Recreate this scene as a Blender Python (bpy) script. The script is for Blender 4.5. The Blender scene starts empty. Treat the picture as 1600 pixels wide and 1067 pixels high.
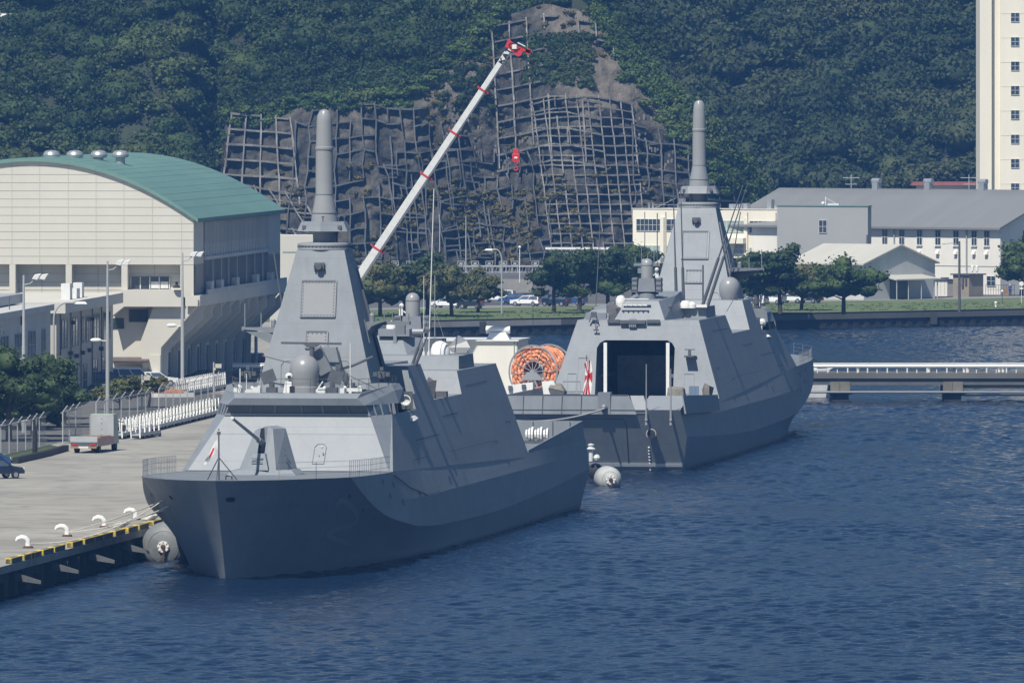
import bpy, math, random
import numpy as np
from mathutils import Vector, Matrix

# ------------------------------------------------------------------ camera, sky, sun, exposure
sc = bpy.context.scene
COL = sc.collection
R = math.radians
F, H, Y0 = 17000.0, 35.0, 110.0          # focal length in photo pixels, eye height, horizon row
cam_d = bpy.data.cameras.new("camera")
cam = bpy.data.objects.new("camera", cam_d); COL.objects.link(cam)
cam.location = (0, 0, H); cam.rotation_euler = (R(90), 0, 0)
cam_d.sensor_width = 36.0; cam_d.lens = 36.0 * F / 1600
cam_d.shift_y = -(533.5 - Y0) / 1600
cam_d.clip_start = 5; cam_d.clip_end = 20000
sc.camera = cam
SUN = Vector((-.315, -.66, 1.0)).normalized()     # towards the sun
sun_el = math.asin(SUN.z); sun_az = math.atan2(SUN.x, SUN.y)
w = bpy.data.worlds.new("World"); sc.world = w; w.use_nodes = True
nt = w.node_tree; bgn = nt.nodes["Background"]
sky = nt.nodes.new("ShaderNodeTexSky"); sky.sky_type = 'NISHITA'; sky.sun_disc = False
sky.sun_elevation = sun_el; sky.sun_rotation = sun_az
sky.air_density = 1.0; sky.dust_density = 0.25; sky.ozone_density = 5.0
nt.links.new(sky.outputs[0], bgn.inputs[0]); bgn.inputs[1].default_value = 0.07
sl = bpy.data.lights.new("sun", 'SUN'); sl.energy = 5.0; sl.angle = R(.5); sl.color = (1, .94, .82)
so = bpy.data.objects.new("sun", sl); COL.objects.link(so)
so.rotation_euler = SUN.to_track_quat('Z', 'Y').to_euler(); so.location = (0, 0, 300)
sc.view_settings.view_transform = 'Standard'; sc.view_settings.look = 'None'
sc.view_settings.exposure = 0.2; sc.view_settings.gamma = 1
sc.cycles.max_bounces = 6; sc.cycles.volume_bounces = 0; sc.cycles.transparent_max_bounces = 8
sc.cycles.diffuse_bounces = 2; sc.cycles.glossy_bounces = 3
sc.cycles.use_denoising = True

# ------------------------------------------------------------------ helpers
rnd = random.Random(7)
def GX(px, Y): return (px - 800) * Y / F
def GZ(py, Y): return H - (py - Y0) * Y / F
def G(px, py, z):
    Y = (H - z) * F / (py - Y0)
    return GX(px, Y), Y
def lerp(t, a, b): return a + (b - a) * t
def interp(x, xs, ys): return float(np.interp(x, xs, ys))
def smooth(x, xs, ys):
    """monotone cubic through the points"""
    n = len(xs)
    if x <= xs[0]: return ys[0]
    if x >= xs[-1]: return ys[-1]
    h = [xs[i + 1] - xs[i] for i in range(n - 1)]; d = [(ys[i + 1] - ys[i]) / h[i] for i in range(n - 1)]
    m = [d[0]] + [0 if d[i - 1] * d[i] <= 0 else 2 * d[i - 1] * d[i] / (d[i - 1] + d[i]) for i in range(1, n - 1)] + [d[-1]]
    i = next(k for k in range(n - 1) if x <= xs[k + 1]); t = (x - xs[i]) / h[i]
    return (2 * t**3 - 3 * t**2 + 1) * ys[i] + (t**3 - 2 * t**2 + t) * h[i] * m[i] + (-2 * t**3 + 3 * t**2) * ys[i + 1] + (t**3 - t**2) * h[i] * m[i + 1]

def tag(o, label=None, cat=None, group=None, kind=None):
    if label: o['label'] = label
    if cat: o['category'] = cat
    if group: o['group'] = group
    if kind: o['kind'] = kind
    return o
def empty(name, loc, rz=0, label=None, cat=None, group=None):
    o = bpy.data.objects.new(name, None); COL.objects.link(o)
    o.location = loc; o.rotation_euler = (0, 0, rz); o.empty_display_size = .3
    return tag(o, label, cat, group)
def copy_tree(o, parent=None):
    c = o.copy(); COL.objects.link(c); c.parent = parent
    for ch in list(o.children): copy_tree(ch, c)
    return c

class MB:
    def __init__(s): s.v = []; s.f = []; s.m = []
    def add(s, vs, fs, mi=0):
        n = len(s.v); s.v += [tuple(p) for p in vs]; s.f += [tuple(i + n for i in f) for f in fs]; s.m += [mi] * len(fs); return s
    def poly(s, pts, mi=0): return s.add(pts, [tuple(range(len(pts)))], mi)
    def strip(s, a, b, w, nrm, mi=0):
        a, b = Vector(a), Vector(b); q = (b - a).cross(Vector(nrm)).normalized() * (w / 2); return s.poly([a - q, b - q, b + q, a + q], mi)
    def box(s, x0, x1, y0, y1, z0, z1, mi=0):
        return s.prism([(x0, y0, z0), (x1, y0, z0), (x1, y1, z0), (x0, y1, z0)], [(x0, y0, z1), (x1, y0, z1), (x1, y1, z1), (x0, y1, z1)], mi)
    def prism(s, A, B, mi=0):
        n = len(A)
        return s.add(list(A) + list(B), [tuple(range(n))[::-1], tuple(range(n, 2 * n))] + [(i, (i + 1) % n, n + (i + 1) % n, n + i) for i in range(n)], mi)
    def cbox(s, c, size, rz=0, mi=0):
        x, y, z = [q / 2 for q in size]; ca, sa = math.cos(rz), math.sin(rz)
        def P(a, b, h): return (c[0] + a * ca - b * sa, c[1] + a * sa + b * ca, c[2] + h)
        return s.prism([P(-x, -y, -z), P(x, -y, -z), P(x, y, -z), P(-x, y, -z)], [P(-x, -y, z), P(x, -y, z), P(x, y, z), P(-x, y, z)], mi)
    def tube(s, p0, p1, r0, r1=None, n=8, mi=0, cap=True):
        if r1 is None: r1 = r0
        p0, p1 = Vector(p0), Vector(p1); d = (p1 - p0)
        if d.length < 1e-6: return s
        d.normalize(); a = d.orthogonal().normalized(); b = d.cross(a)
        A = [p0 + (a * math.cos(2 * math.pi * i / n) + b * math.sin(2 * math.pi * i / n)) * r0 for i in range(n)]
        B = [p1 + (a * math.cos(2 * math.pi * i / n) + b * math.sin(2 * math.pi * i / n)) * r1 for i in range(n)]
        fs = [(i, (i + 1) % n, n + (i + 1) % n, n + i) for i in range(n)]
        if cap: fs += [tuple(range(n))[::-1], tuple(range(n, 2 * n))]
        return s.add(A + B, fs, mi)
    def path(s, pts, r, n=6, mi=0):
        if not isinstance(r, (list, tuple)): r = [r] * len(pts)
        for i in range(len(pts) - 1): s.tube(pts[i], pts[i + 1], r[i], r[i + 1], n, mi)
        return s
    def bar(s, p0, p1, w, h=None, up=(0, 0, 1), mi=0):
        h = h or w; p0, p1 = Vector(p0), Vector(p1); d = (p1 - p0)
        if d.length < 1e-6: return s
        d.normalize(); u = Vector(up)
        if abs(d.dot(u)) > .98: u = Vector((0, 1, 0))
        a = d.cross(u).normalized() * (w / 2); b = a.cross(d).normalized() * (h / 2)
        return s.prism([p0 - a - b, p0 + a - b, p0 + a + b, p0 - a + b], [p1 - a - b, p1 + a - b, p1 + a + b, p1 - a + b], mi)
    def lathe(s, c, prof, n=20, mi=0, axis='z'):
        V = []
        for r, h in prof:
            for i in range(n):
                a = 2 * math.pi * i / n; x, y = r * math.cos(a), r * math.sin(a)
                V.append((c[0] + x, c[1] + y, c[2] + h) if axis == 'z' else ((c[0] + h, c[1] + x, c[2] + y) if axis == 'x' else (c[0] + x, c[1] + h, c[2] + y)))
        k = len(prof); fs = []
        for j in range(k - 1):
            for i in range(n): fs.append((j * n + i, j * n + (i + 1) % n, (j + 1) * n + (i + 1) % n, (j + 1) * n + i))
        fs += [tuple(range(n))[::-1], tuple(range((k - 1) * n, k * n))]
        return s.add(V, fs, mi)
    def ball(s, c, r, n=16, mi=0, sz=1.0):
        m = n // 2
        return s.lathe(c, [(max(1e-3, r * math.sin(math.pi * j / m)), -r * sz * math.cos(math.pi * j / m)) for j in range(m + 1)], n, mi)
    def build(s, name, mat, parent=None, smooth=False, label=None, cat=None, group=None, kind=None, bevel=0, angle=35):
        me = bpy.data.meshes.new(name); me.from_pydata(s.v, [], s.f)
        mats = mat if isinstance(mat, (list, tuple)) else [mat]
        for m in mats: me.materials.append(m)
        if len(mats) > 1: me.polygons.foreach_set('material_index', s.m)
        o = bpy.data.objects.new(name, me); COL.objects.link(o)
        if parent: o.parent = parent
        if smooth: me.shade_smooth(); me.set_sharp_from_angle(angle=R(angle))
        me.update()
        if bevel:
            b = o.modifiers.new('bevel', 'BEVEL'); b.width = bevel; b.segments = 2; b.limit_method = 'ANGLE'
        return tag(o, label, cat, group, kind)
def npmesh(name, V, Fq, mat, parent=None, smooth=False, **k):
    V = np.asarray(V, np.float32); Fq = np.asarray(Fq, np.int32)
    me = bpy.data.meshes.new(name); me.vertices.add(len(V)); me.vertices.foreach_set('co', V.ravel())
    n = Fq.shape[1]; me.loops.add(Fq.size); me.loops.foreach_set('vertex_index', Fq.ravel())
    me.polygons.add(len(Fq)); me.polygons.foreach_set('loop_start', np.arange(0, Fq.size, n, dtype=np.int32))
    try: me.polygons.foreach_set('loop_total', np.full(len(Fq), n, np.int32))
    except Exception: pass
    me.materials.append(mat); me.update(calc_edges=True)
    if smooth: me.shade_smooth()
    o = bpy.data.objects.new(name, me); COL.objects.link(o)
    if parent: o.parent = parent
    return tag(o, **k)

# ------------------------------------------------------------------ materials
def ramp(n, cols):
    r = n.new('ShaderNodeValToRGB'); cr = r.color_ramp
    while len(cr.elements) < len(cols): cr.elements.new(.5)
    for e, (p, c) in zip(cr.elements, cols): e.position = p; e.color = (*c, 1)
    return r
def mat(name, col, rough=.6, metal=0, var=.12, scale=1.0, stretch=(1, 1, 1), col2=None, bump=0, bscale=8, coord='Object', spec=.5, coat=0, detail=6):
    m = bpy.data.materials.new(name); m.use_nodes = True; n = m.node_tree.nodes; l = m.node_tree.links
    b = n['Principled BSDF']; b.inputs['Roughness'].default_value = rough; b.inputs['Metallic'].default_value = metal
    b.inputs['Specular IOR Level'].default_value = spec; b.inputs['Coat Weight'].default_value = coat
    if var or col2:
        tc = n.new('ShaderNodeTexCoord'); mp = n.new('ShaderNodeMapping'); mp.inputs['Scale'].default_value = stretch
        nz = n.new('ShaderNodeTexNoise'); nz.inputs['Scale'].default_value = scale; nz.inputs['Detail'].default_value = detail; nz.inputs['Roughness'].default_value = .65
        l.new(tc.outputs[coord], mp.inputs[0]); l.new(mp.outputs[0], nz.inputs[0])
        c2 = col2 or tuple(min(1, c * (1 + var)) for c in col); c1 = col if col2 else tuple(c * (1 - var) for c in col)
        r = ramp(n, [(.32, c1), (.68, c2)]); l.new(nz.outputs[0], r.inputs[0]); l.new(r.outputs[0], b.inputs['Base Color'])
        if bump:
            n2 = n.new('ShaderNodeTexNoise'); n2.inputs['Scale'].default_value = bscale; l.new(mp.outputs[0], n2.inputs[0])
            bp = n.new('ShaderNodeBump'); bp.inputs['Strength'].default_value = bump; bp.inputs['Distance'].default_value = .1
            l.new(n2.outputs[0], bp.inputs['Height']); l.new(bp.outputs[0], b.inputs['Normal'])
    else: b.inputs['Base Color'].default_value = (*col, 1)
    return m
M = {}
M['ship'] = mat('ship_grey_paint', (.232, .255, .282), .5, 0, .07, .35, (1, .35, 1.3), bump=.06, bscale=.7, spec=.3)
M['ship_front'] = mat('ship_lit_grey_paint', (.305, .325, .345), .45, 0, .04, .5, (1, 1, .6), bump=.08, bscale=.9)  # ship grey made paler; sunlight on the front put into the colour
M['ship_dark'] = mat('ship_dark_fitting', (.09, .10, .115), .5, 0, .15, 2)
M['ship_mid'] = mat('ship_mid_grey', (.19, .21, .235), .45, 0, .08, .8)
M['deck'] = mat('deck_grey', (.17, .19, .21), .75, 0, .10, .5, (1, .4, 1))
def add_streaks(m, amt=.16, sx=1.6, sz=.05, big=.12):
    n = m.node_tree.nodes; l = m.node_tree.links; b = n['Principled BSDF']; src = b.inputs['Base Color'].links[0].from_socket
    tc = n.new('ShaderNodeTexCoord'); mp = n.new('ShaderNodeMapping'); mp.inputs['Scale'].default_value = (sx, sx, sz); l.new(tc.outputs['Object'], mp.inputs[0])
    nz = n.new('ShaderNodeTexNoise'); nz.inputs['Scale'].default_value = 1; nz.inputs['Detail'].default_value = 7; nz.inputs['Roughness'].default_value = .7; l.new(mp.outputs[0], nz.inputs[0])
    r = ramp(n, [(.3, (1 - amt,) * 3), (.55, (1, 1, 1)), (.75, (1 + amt * .5,) * 3)]); l.new(nz.outputs[0], r.inputs[0])
    mx = n.new('ShaderNodeMixRGB'); mx.blend_type = 'MULTIPLY'; mx.inputs[0].default_value = 1; l.new(src, mx.inputs[1]); l.new(r.outputs[0], mx.inputs[2])
    # faint rectangular plating
    bk = n.new('ShaderNodeTexBrick'); bk.inputs['Scale'].default_value = .16; bk.inputs['Mortar Size'].default_value = .003; bk.inputs['Brick Width'].default_value = 1.1; bk.inputs['Row Height'].default_value = .38
    bk.inputs['Color1'].default_value = (1, 1, 1, 1); bk.inputs['Color2'].default_value = (.955, .96, .965, 1); bk.inputs['Mortar'].default_value = (.84, .85, .86, 1)
    sp = n.new('ShaderNodeSeparateXYZ'); cb = n.new('ShaderNodeCombineXYZ'); ad = n.new('ShaderNodeMath'); l.new(tc.outputs['Object'], sp.inputs[0]); l.new(sp.outputs[0], ad.inputs[0]); l.new(sp.outputs[1], ad.inputs[1])
    l.new(ad.outputs[0], cb.inputs[0]); l.new(sp.outputs[2], cb.inputs[1]); l.new(cb.outputs[0], bk.inputs['Vector'])
    m2 = n.new('ShaderNodeMixRGB'); m2.blend_type = 'MULTIPLY'; m2.inputs[0].default_value = 1; l.new(mx.outputs[0], m2.inputs[1]); l.new(bk.outputs['Color'], m2.inputs[2]); l.new(m2.outputs[0], b.inputs['Base Color'])
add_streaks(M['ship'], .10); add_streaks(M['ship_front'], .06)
M['line'] = mat('panel_joint', (.07, .08, .10), .6, 0, 0)
M['radome'] = mat('radome', (.27, .28, .29), .3, 0, .04, 1)
M['white'] = mat('white_paint', (.78, .78, .76), .4, 0, .05, 2)
M['offwhite'] = mat('offwhite_paint', (.66, .67, .66), .5, 0, .08, 2)
M['black'] = mat('black_rubber', (.02, .02, .022), .7, 0, .2, 3)
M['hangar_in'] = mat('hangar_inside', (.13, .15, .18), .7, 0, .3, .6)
M['glass'] = mat('dark_glass', (.065, .09, .125), .3, 0, .2, .6, spec=.8)
M['winglass'] = mat('window_glass', (.03, .05, .07), .15, 0, .5, .4, spec=.8)
M['winpale'] = mat('curtained_window', (.32, .42, .38), .3, 0, .25, .5)
M['red'] = mat('red_paint', (.55, .035, .04), .45, 0, .12, 2)
M['orange'] = mat('orange_boom', (.62, .17, .06), .6, 0, .25, 2.5, col2=(.85, .42, .24))
M['rope'] = mat('pale_rope', (.55, .54, .48), .9, 0, .15, 6)
M['steel'] = mat('galvanised_steel', (.42, .44, .46), .4, .5, .1, 2)
M['pole'] = mat('pole_grey', (.40, .42, .43), .5, .1, .08, 1)
M['yellow'] = mat('worn_yellow_paint', (.62, .45, .06), .6, 0, .25, 3)
M['kerb_dark'] = mat('worn_kerb_timber', (.13, .12, .085), .8, 0, .35, 1.5)
M['fender'] = mat('fender_rubber', (.17, .18, .185), .6, 0, .2, .9, bump=.2, bscale=3)
M['fender_pale'] = mat('pale_fender_rubber', (.42, .43, .42), .6, 0, .2, .9)
M['number'] = mat('number_paint', (.27, .29, .315), .5, 0, .1, 2)
M['rust'] = mat('rusty_chain', (.12, .07, .045), .8, .3, .3, 6)
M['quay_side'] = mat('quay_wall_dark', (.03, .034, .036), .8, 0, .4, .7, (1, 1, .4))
M['concrete'] = mat('concrete', (.27, .265, .245), .85, 0, .18, .35, bump=.2)
M['cement'] = mat('weathered_cement_frame', (.18, .175, .162), .9, 0, .5, .5)
M['cement_dark'] = mat('shaded_weathered_cement', (.085, .088, .09), .9, 0, .6, .4, (1, 1, .4))  # darker cement copy; shade on that part of the cliff put into the colour
M['cap'] = mat('seawall_cap', (.12, .12, .115), .85, 0, .2, .1)
M['bracket'] = mat('bracket_concrete', (.10, .105, .11), .85, 0, .2, .5)
M['beige'] = mat('beige_wall', (.57, .555, .50), .8, 0, .06, .12, (1, 1, .5))
M['beige2'] = mat('beige_wall_warm', (.50, .475, .415), .8, 0, .08, .15, (1, 1, .4))
M['bluegrey_wall'] = mat('grey_wall', (.50, .51, .50), .8, 0, .10, .2, (1, 1, .4))
M['cream'] = mat('cream_wall', (.80, .76, .64), .8, 0, .07, .12, (1, 1, .3))
M['whitewall'] = mat('white_wall', (.74, .72, .66), .8, 0, .09, .2, (1, 1, .3))
M['greywall'] = mat('flat_grey_wall', (.33, .34, .34), .8, 0, .05, .1)
M['green_roof'] = mat('green_copper_roof', (.135, .255, .22), .55, 0, .10, .08, (3, .4, 1))
M['grey_roof'] = mat('grey_metal_roof', (.20, .205, .205), .6, 0, .06, .1, (4, .3, 1))
M['pale_roof'] = mat('pale_metal_roof', (.50, .49, .44), .6, 0, .06, .1, (4, .3, 1))
M['red_roof'] = mat('dull_red_roof', (.16, .05, .05), .6, 0, .15, .3)
M['asphalt'] = mat('asphalt', (.10, .10, .10), .9, 0, .2, .05)
M['road'] = mat('pale_road', (.24, .235, .22), .9, 0, .12, .05)
M['grass'] = mat('grass', (.07, .115, .04), .95, 0, .3, .09, (1, 1, 1), col2=(.135, .165, .07))
M['verge'] = mat('verge_grass', (.04, .065, .02), .95, 0, .3, .5, col2=(.08, .10, .035))
M['trunk'] = mat('bark', (.07, .055, .045), .9, 0, .3, 2)
M['car_white'] = mat('white_car_paint', (.75, .76, .77), .25, 0, 0, coat=.6)
M['car_blue'] = mat('blue_car_paint', (.025, .07, .20), .25, 0, 0, coat=.6)
M['car_navy'] = mat('dark_blue_car_paint', (.012, .022, .05), .25, 0, 0, coat=.6)
M['car_black'] = mat('black_car_paint', (.014, .016, .02), .25, 0, 0, coat=.6)
M['car_silver'] = mat('silver_blue_car_paint', (.20, .27, .38), .3, .3, 0, coat=.6)
M['rim'] = mat('wheel_rim', (.5, .5, .52), .3, .7, 0)
M['tail'] = mat('red_lens', (.5, .02, .02), .2, 0, 0)
M['lens'] = mat('clear_lens', (.8, .8, .78), .1, 0, 0)
M['tarp'] = mat('olive_canvas', (.20, .19, .16), .9, 0, .25, 3)
M['tarp_dark'] = mat('grey_canvas', (.10, .10, .11), .9, 0, .3, 3)
M['wood'] = mat('plank_wood', (.28, .18, .10), .8, 0, .2, 2)
M['skin'] = mat('skin', (.45, .28, .2), .6, 0, 0)
M['cloth_navy'] = mat('navy_cloth', (.03, .045, .10), .9, 0, .1, 8)
M['cloth_white'] = mat('pale_cloth', (.5, .52, .6), .9, 0, .1, 8)

def leafmat(name, a, b, c, scale=.12):
    m = bpy.data.materials.new(name); m.use_nodes = True; n = m.node_tree.nodes; l = m.node_tree.links
    bs = n['Principled BSDF']; bs.inputs['Roughness'].default_value = .65; bs.inputs['Specular IOR Level'].default_value = .25
    g = n.new('ShaderNodeNewGeometry'); nz = n.new('ShaderNodeTexNoise'); nz.inputs['Scale'].default_value = scale; nz.inputs['Detail'].default_value = 5
    l.new(g.outputs['Position'], nz.inputs[0]); r = ramp(n, [(.3, a), (.5, b), (.7, c)]); l.new(nz.outputs[0], r.inputs[0])
    mx = n.new('ShaderNodeHueSaturation'); l.new(r.outputs[0], mx.inputs['Color'])
    mr = n.new('ShaderNodeMapRange'); mr.inputs[3].default_value = .75; mr.inputs[4].default_value = 1.25
    l.new(g.outputs['Random Per Island'], mr.inputs[0]); l.new(mr.outputs[0], mx.inputs['Value'])
    l.new(mx.outputs[0], bs.inputs['Base Color'])
    tr = n.new('ShaderNodeBsdfTranslucent'); l.new(mx.outputs[0], tr.inputs[0])
    ms = n.new('ShaderNodeMixShader'); ms.inputs[0].default_value = .25
    l.new(bs.outputs[0], ms.inputs[1]); l.new(tr.outputs[0], ms.inputs[2]); l.new(ms.outputs[0], n['Material Output'].inputs[0])
    return m
M['leaf'] = leafmat('hill_foliage', (.021, .041, .016), (.041, .072, .021), (.085, .115, .033), .06)
M['leaf_bright'] = leafmat('creeper_foliage', (.05, .09, .02), (.08, .13, .03), (.12, .16, .045), .1)
M['leaf_far'] = leafmat('far_hill_foliage', (.025, .044, .02), (.046, .07, .027), (.085, .10, .042), .05)
M['leaf_pine'] = leafmat('pine_needles', (.034, .062, .026), (.055, .09, .034), (.09, .12, .045), .3)
M['leaf_round'] = leafmat('broad_leaves', (.045, .075, .022), (.065, .105, .03), (.10, .145, .045), .3)
M['leaf_olive'] = leafmat('olive_leaves', (.065, .09, .032), (.105, .12, .045), (.17, .15, .06), .4)
M['leaf_dry'] = leafmat('dry_scrub', (.08, .08, .03), (.12, .11, .04), (.20, .17, .06), .3)

def foliage(name, centres, radii, mt, n=60, size=.35, seed=1, flat=.8, parent=None, core=True, **k):
    """leaf clumps: small quads scattered through the outer part of each ellipsoid"""
    rs = np.random.RandomState(seed); C = np.asarray(centres, float); Rr = np.asarray(radii, float)
    if Rr.ndim == 1: Rr = np.stack([Rr, Rr, Rr * flat], 1)
    N = len(C); idx = np.repeat(np.arange(N), n); T = len(idx)
    d = rs.normal(size=(T, 3)); d /= np.linalg.norm(d, axis=1)[:, None]; d[:, 2] = np.where(d[:, 2] < -.3, -d[:, 2] * .6, d[:, 2])
    rad = (rs.uniform(.45, 1.08, T) ** .6)[:, None]
    # lumpy silhouette
    lump = 1 + .22 * np.sin(d[:, :1] * 5 + idx[:, None] * 1.7) * np.cos(d[:, 1:2] * 6 + idx[:, None]) + .12 * np.sin(d[:, 2:3] * 9 + idx[:, None])
    P = C[idx] + d * rad * lump * Rr[idx]
    nn = d * .8 + rs.normal(size=(T, 3)) * .55 + np.array([0, 0, .35]); nn /= np.linalg.norm(nn, axis=1)[:, None]
    a = np.cross(nn, rs.normal(size=(T, 3))); a /= np.linalg.norm(a, axis=1)[:, None]; b = np.cross(nn, a)
    s1 = (size * rs.uniform(.5, 1.3, T))[:, None]; s2 = s1 * rs.uniform(.4, .9, T)[:, None]
    V = np.stack([P - a * s1, P - b * s2 + nn * s2 * .2, P + a * s1, P + b * s2], 1).reshape(-1, 3)
    Fq = np.arange(T * 4).reshape(-1, 4)
    if core:
        ico = []; 
        for i in range(6):
            for j in range(5):
                th = math.pi * (j) / 4; ph = 2 * math.pi * i / 6
                ico.append((math.sin(th) * math.cos(ph), math.sin(th) * math.sin(ph), math.cos(th)))
        ico = np.array(ico); fc = []
        for i in range(6):
            for j in range(4): fc.append((i * 5 + j, ((i + 1) % 6) * 5 + j, ((i + 1) % 6) * 5 + j + 1, i * 5 + j + 1))
        fc = np.array(fc)[:, ::-1]
        CV = (C[:, None, :] + ico[None] * Rr[:, None, :] * (.68 + .1 * rs.uniform(-1, 1, (N, 30, 1)))).reshape(-1, 3)
        CF = (fc[None] + (np.arange(N) * 30)[:, None, None] + len(V)).reshape(-1, 4)
        V = np.concatenate([V, CV]); Fq = np.concatenate([Fq, CF])
    return npmesh(name, V, Fq, mt, parent, **k)

def tree(name, x, y, z, h, r, mt, label, seed=1, cat='tree', group=None, style='round', size=.3, lean=0):
    rg = random.Random(seed); root = empty(name, (x, y, z), 0, label, cat, group)
    t = MB(); top = Vector((lean, 0, h * .72)); base_r = .03 * h + .06
    mid = Vector((lean * .3 + rg.uniform(-.2, .2), 0, h * .38))
    t.path([(0, 0, -.1), mid, top], [base_r, base_r * .7, base_r * .25], 8)
    cs, rr = [], []; nb = 9 if style == 'round' else 12
    for i in range(nb):
        a = 2 * math.pi * i / nb + rg.uniform(-.4, .4); f = rg.uniform(.2, .72)
        if style == 'pine': f = .28 + .62 * i / nb
        st = mid.lerp(top, max(0, (f - .38) / .5)) if f > .38 else Vector((mid.x, 0, h * f))
        ext = r * rg.uniform(.5, .85) * (1 if style == 'round' else (1.15 - .75 * f))
        en = st + Vector((math.cos(a) * ext, math.sin(a) * ext, h * rg.uniform(.05, .2)))
        t.path([st, (st + en) / 2 + Vector((0, 0, -.05 * h * 0)), en], [base_r * .4, base_r * .28, base_r * .1], 5)
        cs.append(tuple(en)); q = r * rg.uniform(.34, .55); rr.append((q, q, q * rg.uniform(.5, .8)))
        for _ in range(2):
            cs.append((en.x + rg.uniform(-.35, .35) * r, en.y + rg.uniform(-.35, .35) * r, en.z + rg.uniform(-.08, .14) * h)); q = r * rg.uniform(.22, .38); rr.append((q, q, q * .65))
    for _ in range(9 if style == 'round' else 6):
        a, q_ = rg.uniform(0, 6.28), rg.uniform(.2, .75) * r * (1 if style == 'round' else .8); cs.append((math.cos(a) * q_, math.sin(a) * q_, h * rg.uniform(.34, .8))); q = r * rg.uniform(.28, .42); rr.append((q, q, q * .7))
    cs.append((lean, 0, h * .82)); q = r * .42; rr.append((q, q, h * .17))
    t.build('trunk', M['trunk'], root, True)
    foliage('crown', cs, rr, mt, 110 if style == 'round' else 95, size, seed, parent=root)
    return root
# ------------------------------------------------------------------ frigates (local axes: x = port, y = aft from the stem head, z = up from the water)
def sideb(s, z, off=0): return 7.65 - .31 * (z - 6.3) - .0035 * (s - 30) + off
SS = [0, .4, .9, 2, 3.2, 5.2, 7.5, 10, 13, 16, 20, 25, 31, 38, 46, 54, 65, 76, 87, 100, 110, 120, 132.5]
def cd(s): return (smooth(s, [0, .4, .9, 2, 3.2, 5.2, 7.5, 10, 13, 20, 31], [0, 1.2, 1.9, 3.0, 4.0, 5.0, 5.9, 6.8, 7.35, 7.75, 7.6]) if s < 31 else smooth(s, [31, 100, 110, 132.5], [sideb(31, 6.45), sideb(100, 5.45), 7.75, 7.8]),
                   smooth(s, [0, 7.5, 13, 28, 31, 100, 132.5], [6.95, 6.85, 6.75, 6.5, 6.45, 5.45, 5.4]))
def ck1(s):
    if s <= 13: return cd(s)
    return (smooth(s, [13, 16, 20, 25, 35, 50, 75, 100, 132.5], [7.35, 7.75, 8.05, 8.22, 8.45, 8.5, 8.5, 8.42, 8.28]),
            smooth(s, [13, 16, 20, 25.5, 31, 38, 50, 75, 100, 132.5], [6.75, 5.5, 4.35, 3.45, 2.9, 2.35, 2.0, 1.85, 2.2, 3.05]))
def ck2(s):
    if s <= 13: return cd(s)
    a, b = ck1(s), cd(s); m = ((a[0] + b[0]) / 2, (a[1] + b[1]) / 2)
    if s < 31: return m
    t = min(1, (s - 31) / 15); bb = sideb(s, 4.3) if s < 100 else smooth(s, [100, 132.5], [sideb(100, 4.3), 8.02])
    return (lerp(t, m[0], bb), lerp(t, m[1], 4.3))
def cw(s): return (smooth(s, [4.3, 5, 10, 16.7, 24, 32, 43, 54, 87, 110, 132.5], [0, .3, 2.1, 4.4, 5.8, 6.8, 7.6, 8.0, 8.1, 7.95, 7.75]), 0)
def curve(k, S):
    stem = [5.2, 4.3, 2.3, 0, 0, 0][k]; s = stem + S * (132.5 - stem) / 132.5
    if k == 0: b, z = cw(max(s, 4.3)); b *= .8; b = 0 if S == 0 else b; z = -1.3
    elif k == 1: b, z = cw(s)
    elif k == 2:
        s1 = 4.3 + S * (128.2) / 132.5; bw, zw = cw(s1); bk, zk = ck1(S); t = .5
        b = lerp(t, bw, bk) * smooth(s1, [0, 25, 60, 100], [.93, .95, .99, 1]); z = lerp(t, zw, zk)
    elif k == 3: b, z = ck1(s)
    elif k == 4: b, z = ck2(s)
    else: b, z = cd(s)
    if S > 125: s += (z - 4.6) * .55 * (S - 125) / 7.5
    return b, s, z
def hullp(k, S):  # k fractional
    i = min(4, int(k)); a, b = Vector(curve(i, S)), Vector(curve(i + 1, S)); p = a.lerp(b, k - i)
    if 1 < k < 3:   # one concave curve from the waterline through the flare to the knuckle
        A, B_, C_ = Vector(curve(1, S)), Vector(curve(2, S)), Vector(curve(3, S)); t = (k - 1) / 2
        p = A * ((1 - t) * (1 - 2 * t)) + B_ * (4 * t * (1 - t)) + C_ * (t * (2 * t - 1))
    return p

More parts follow.
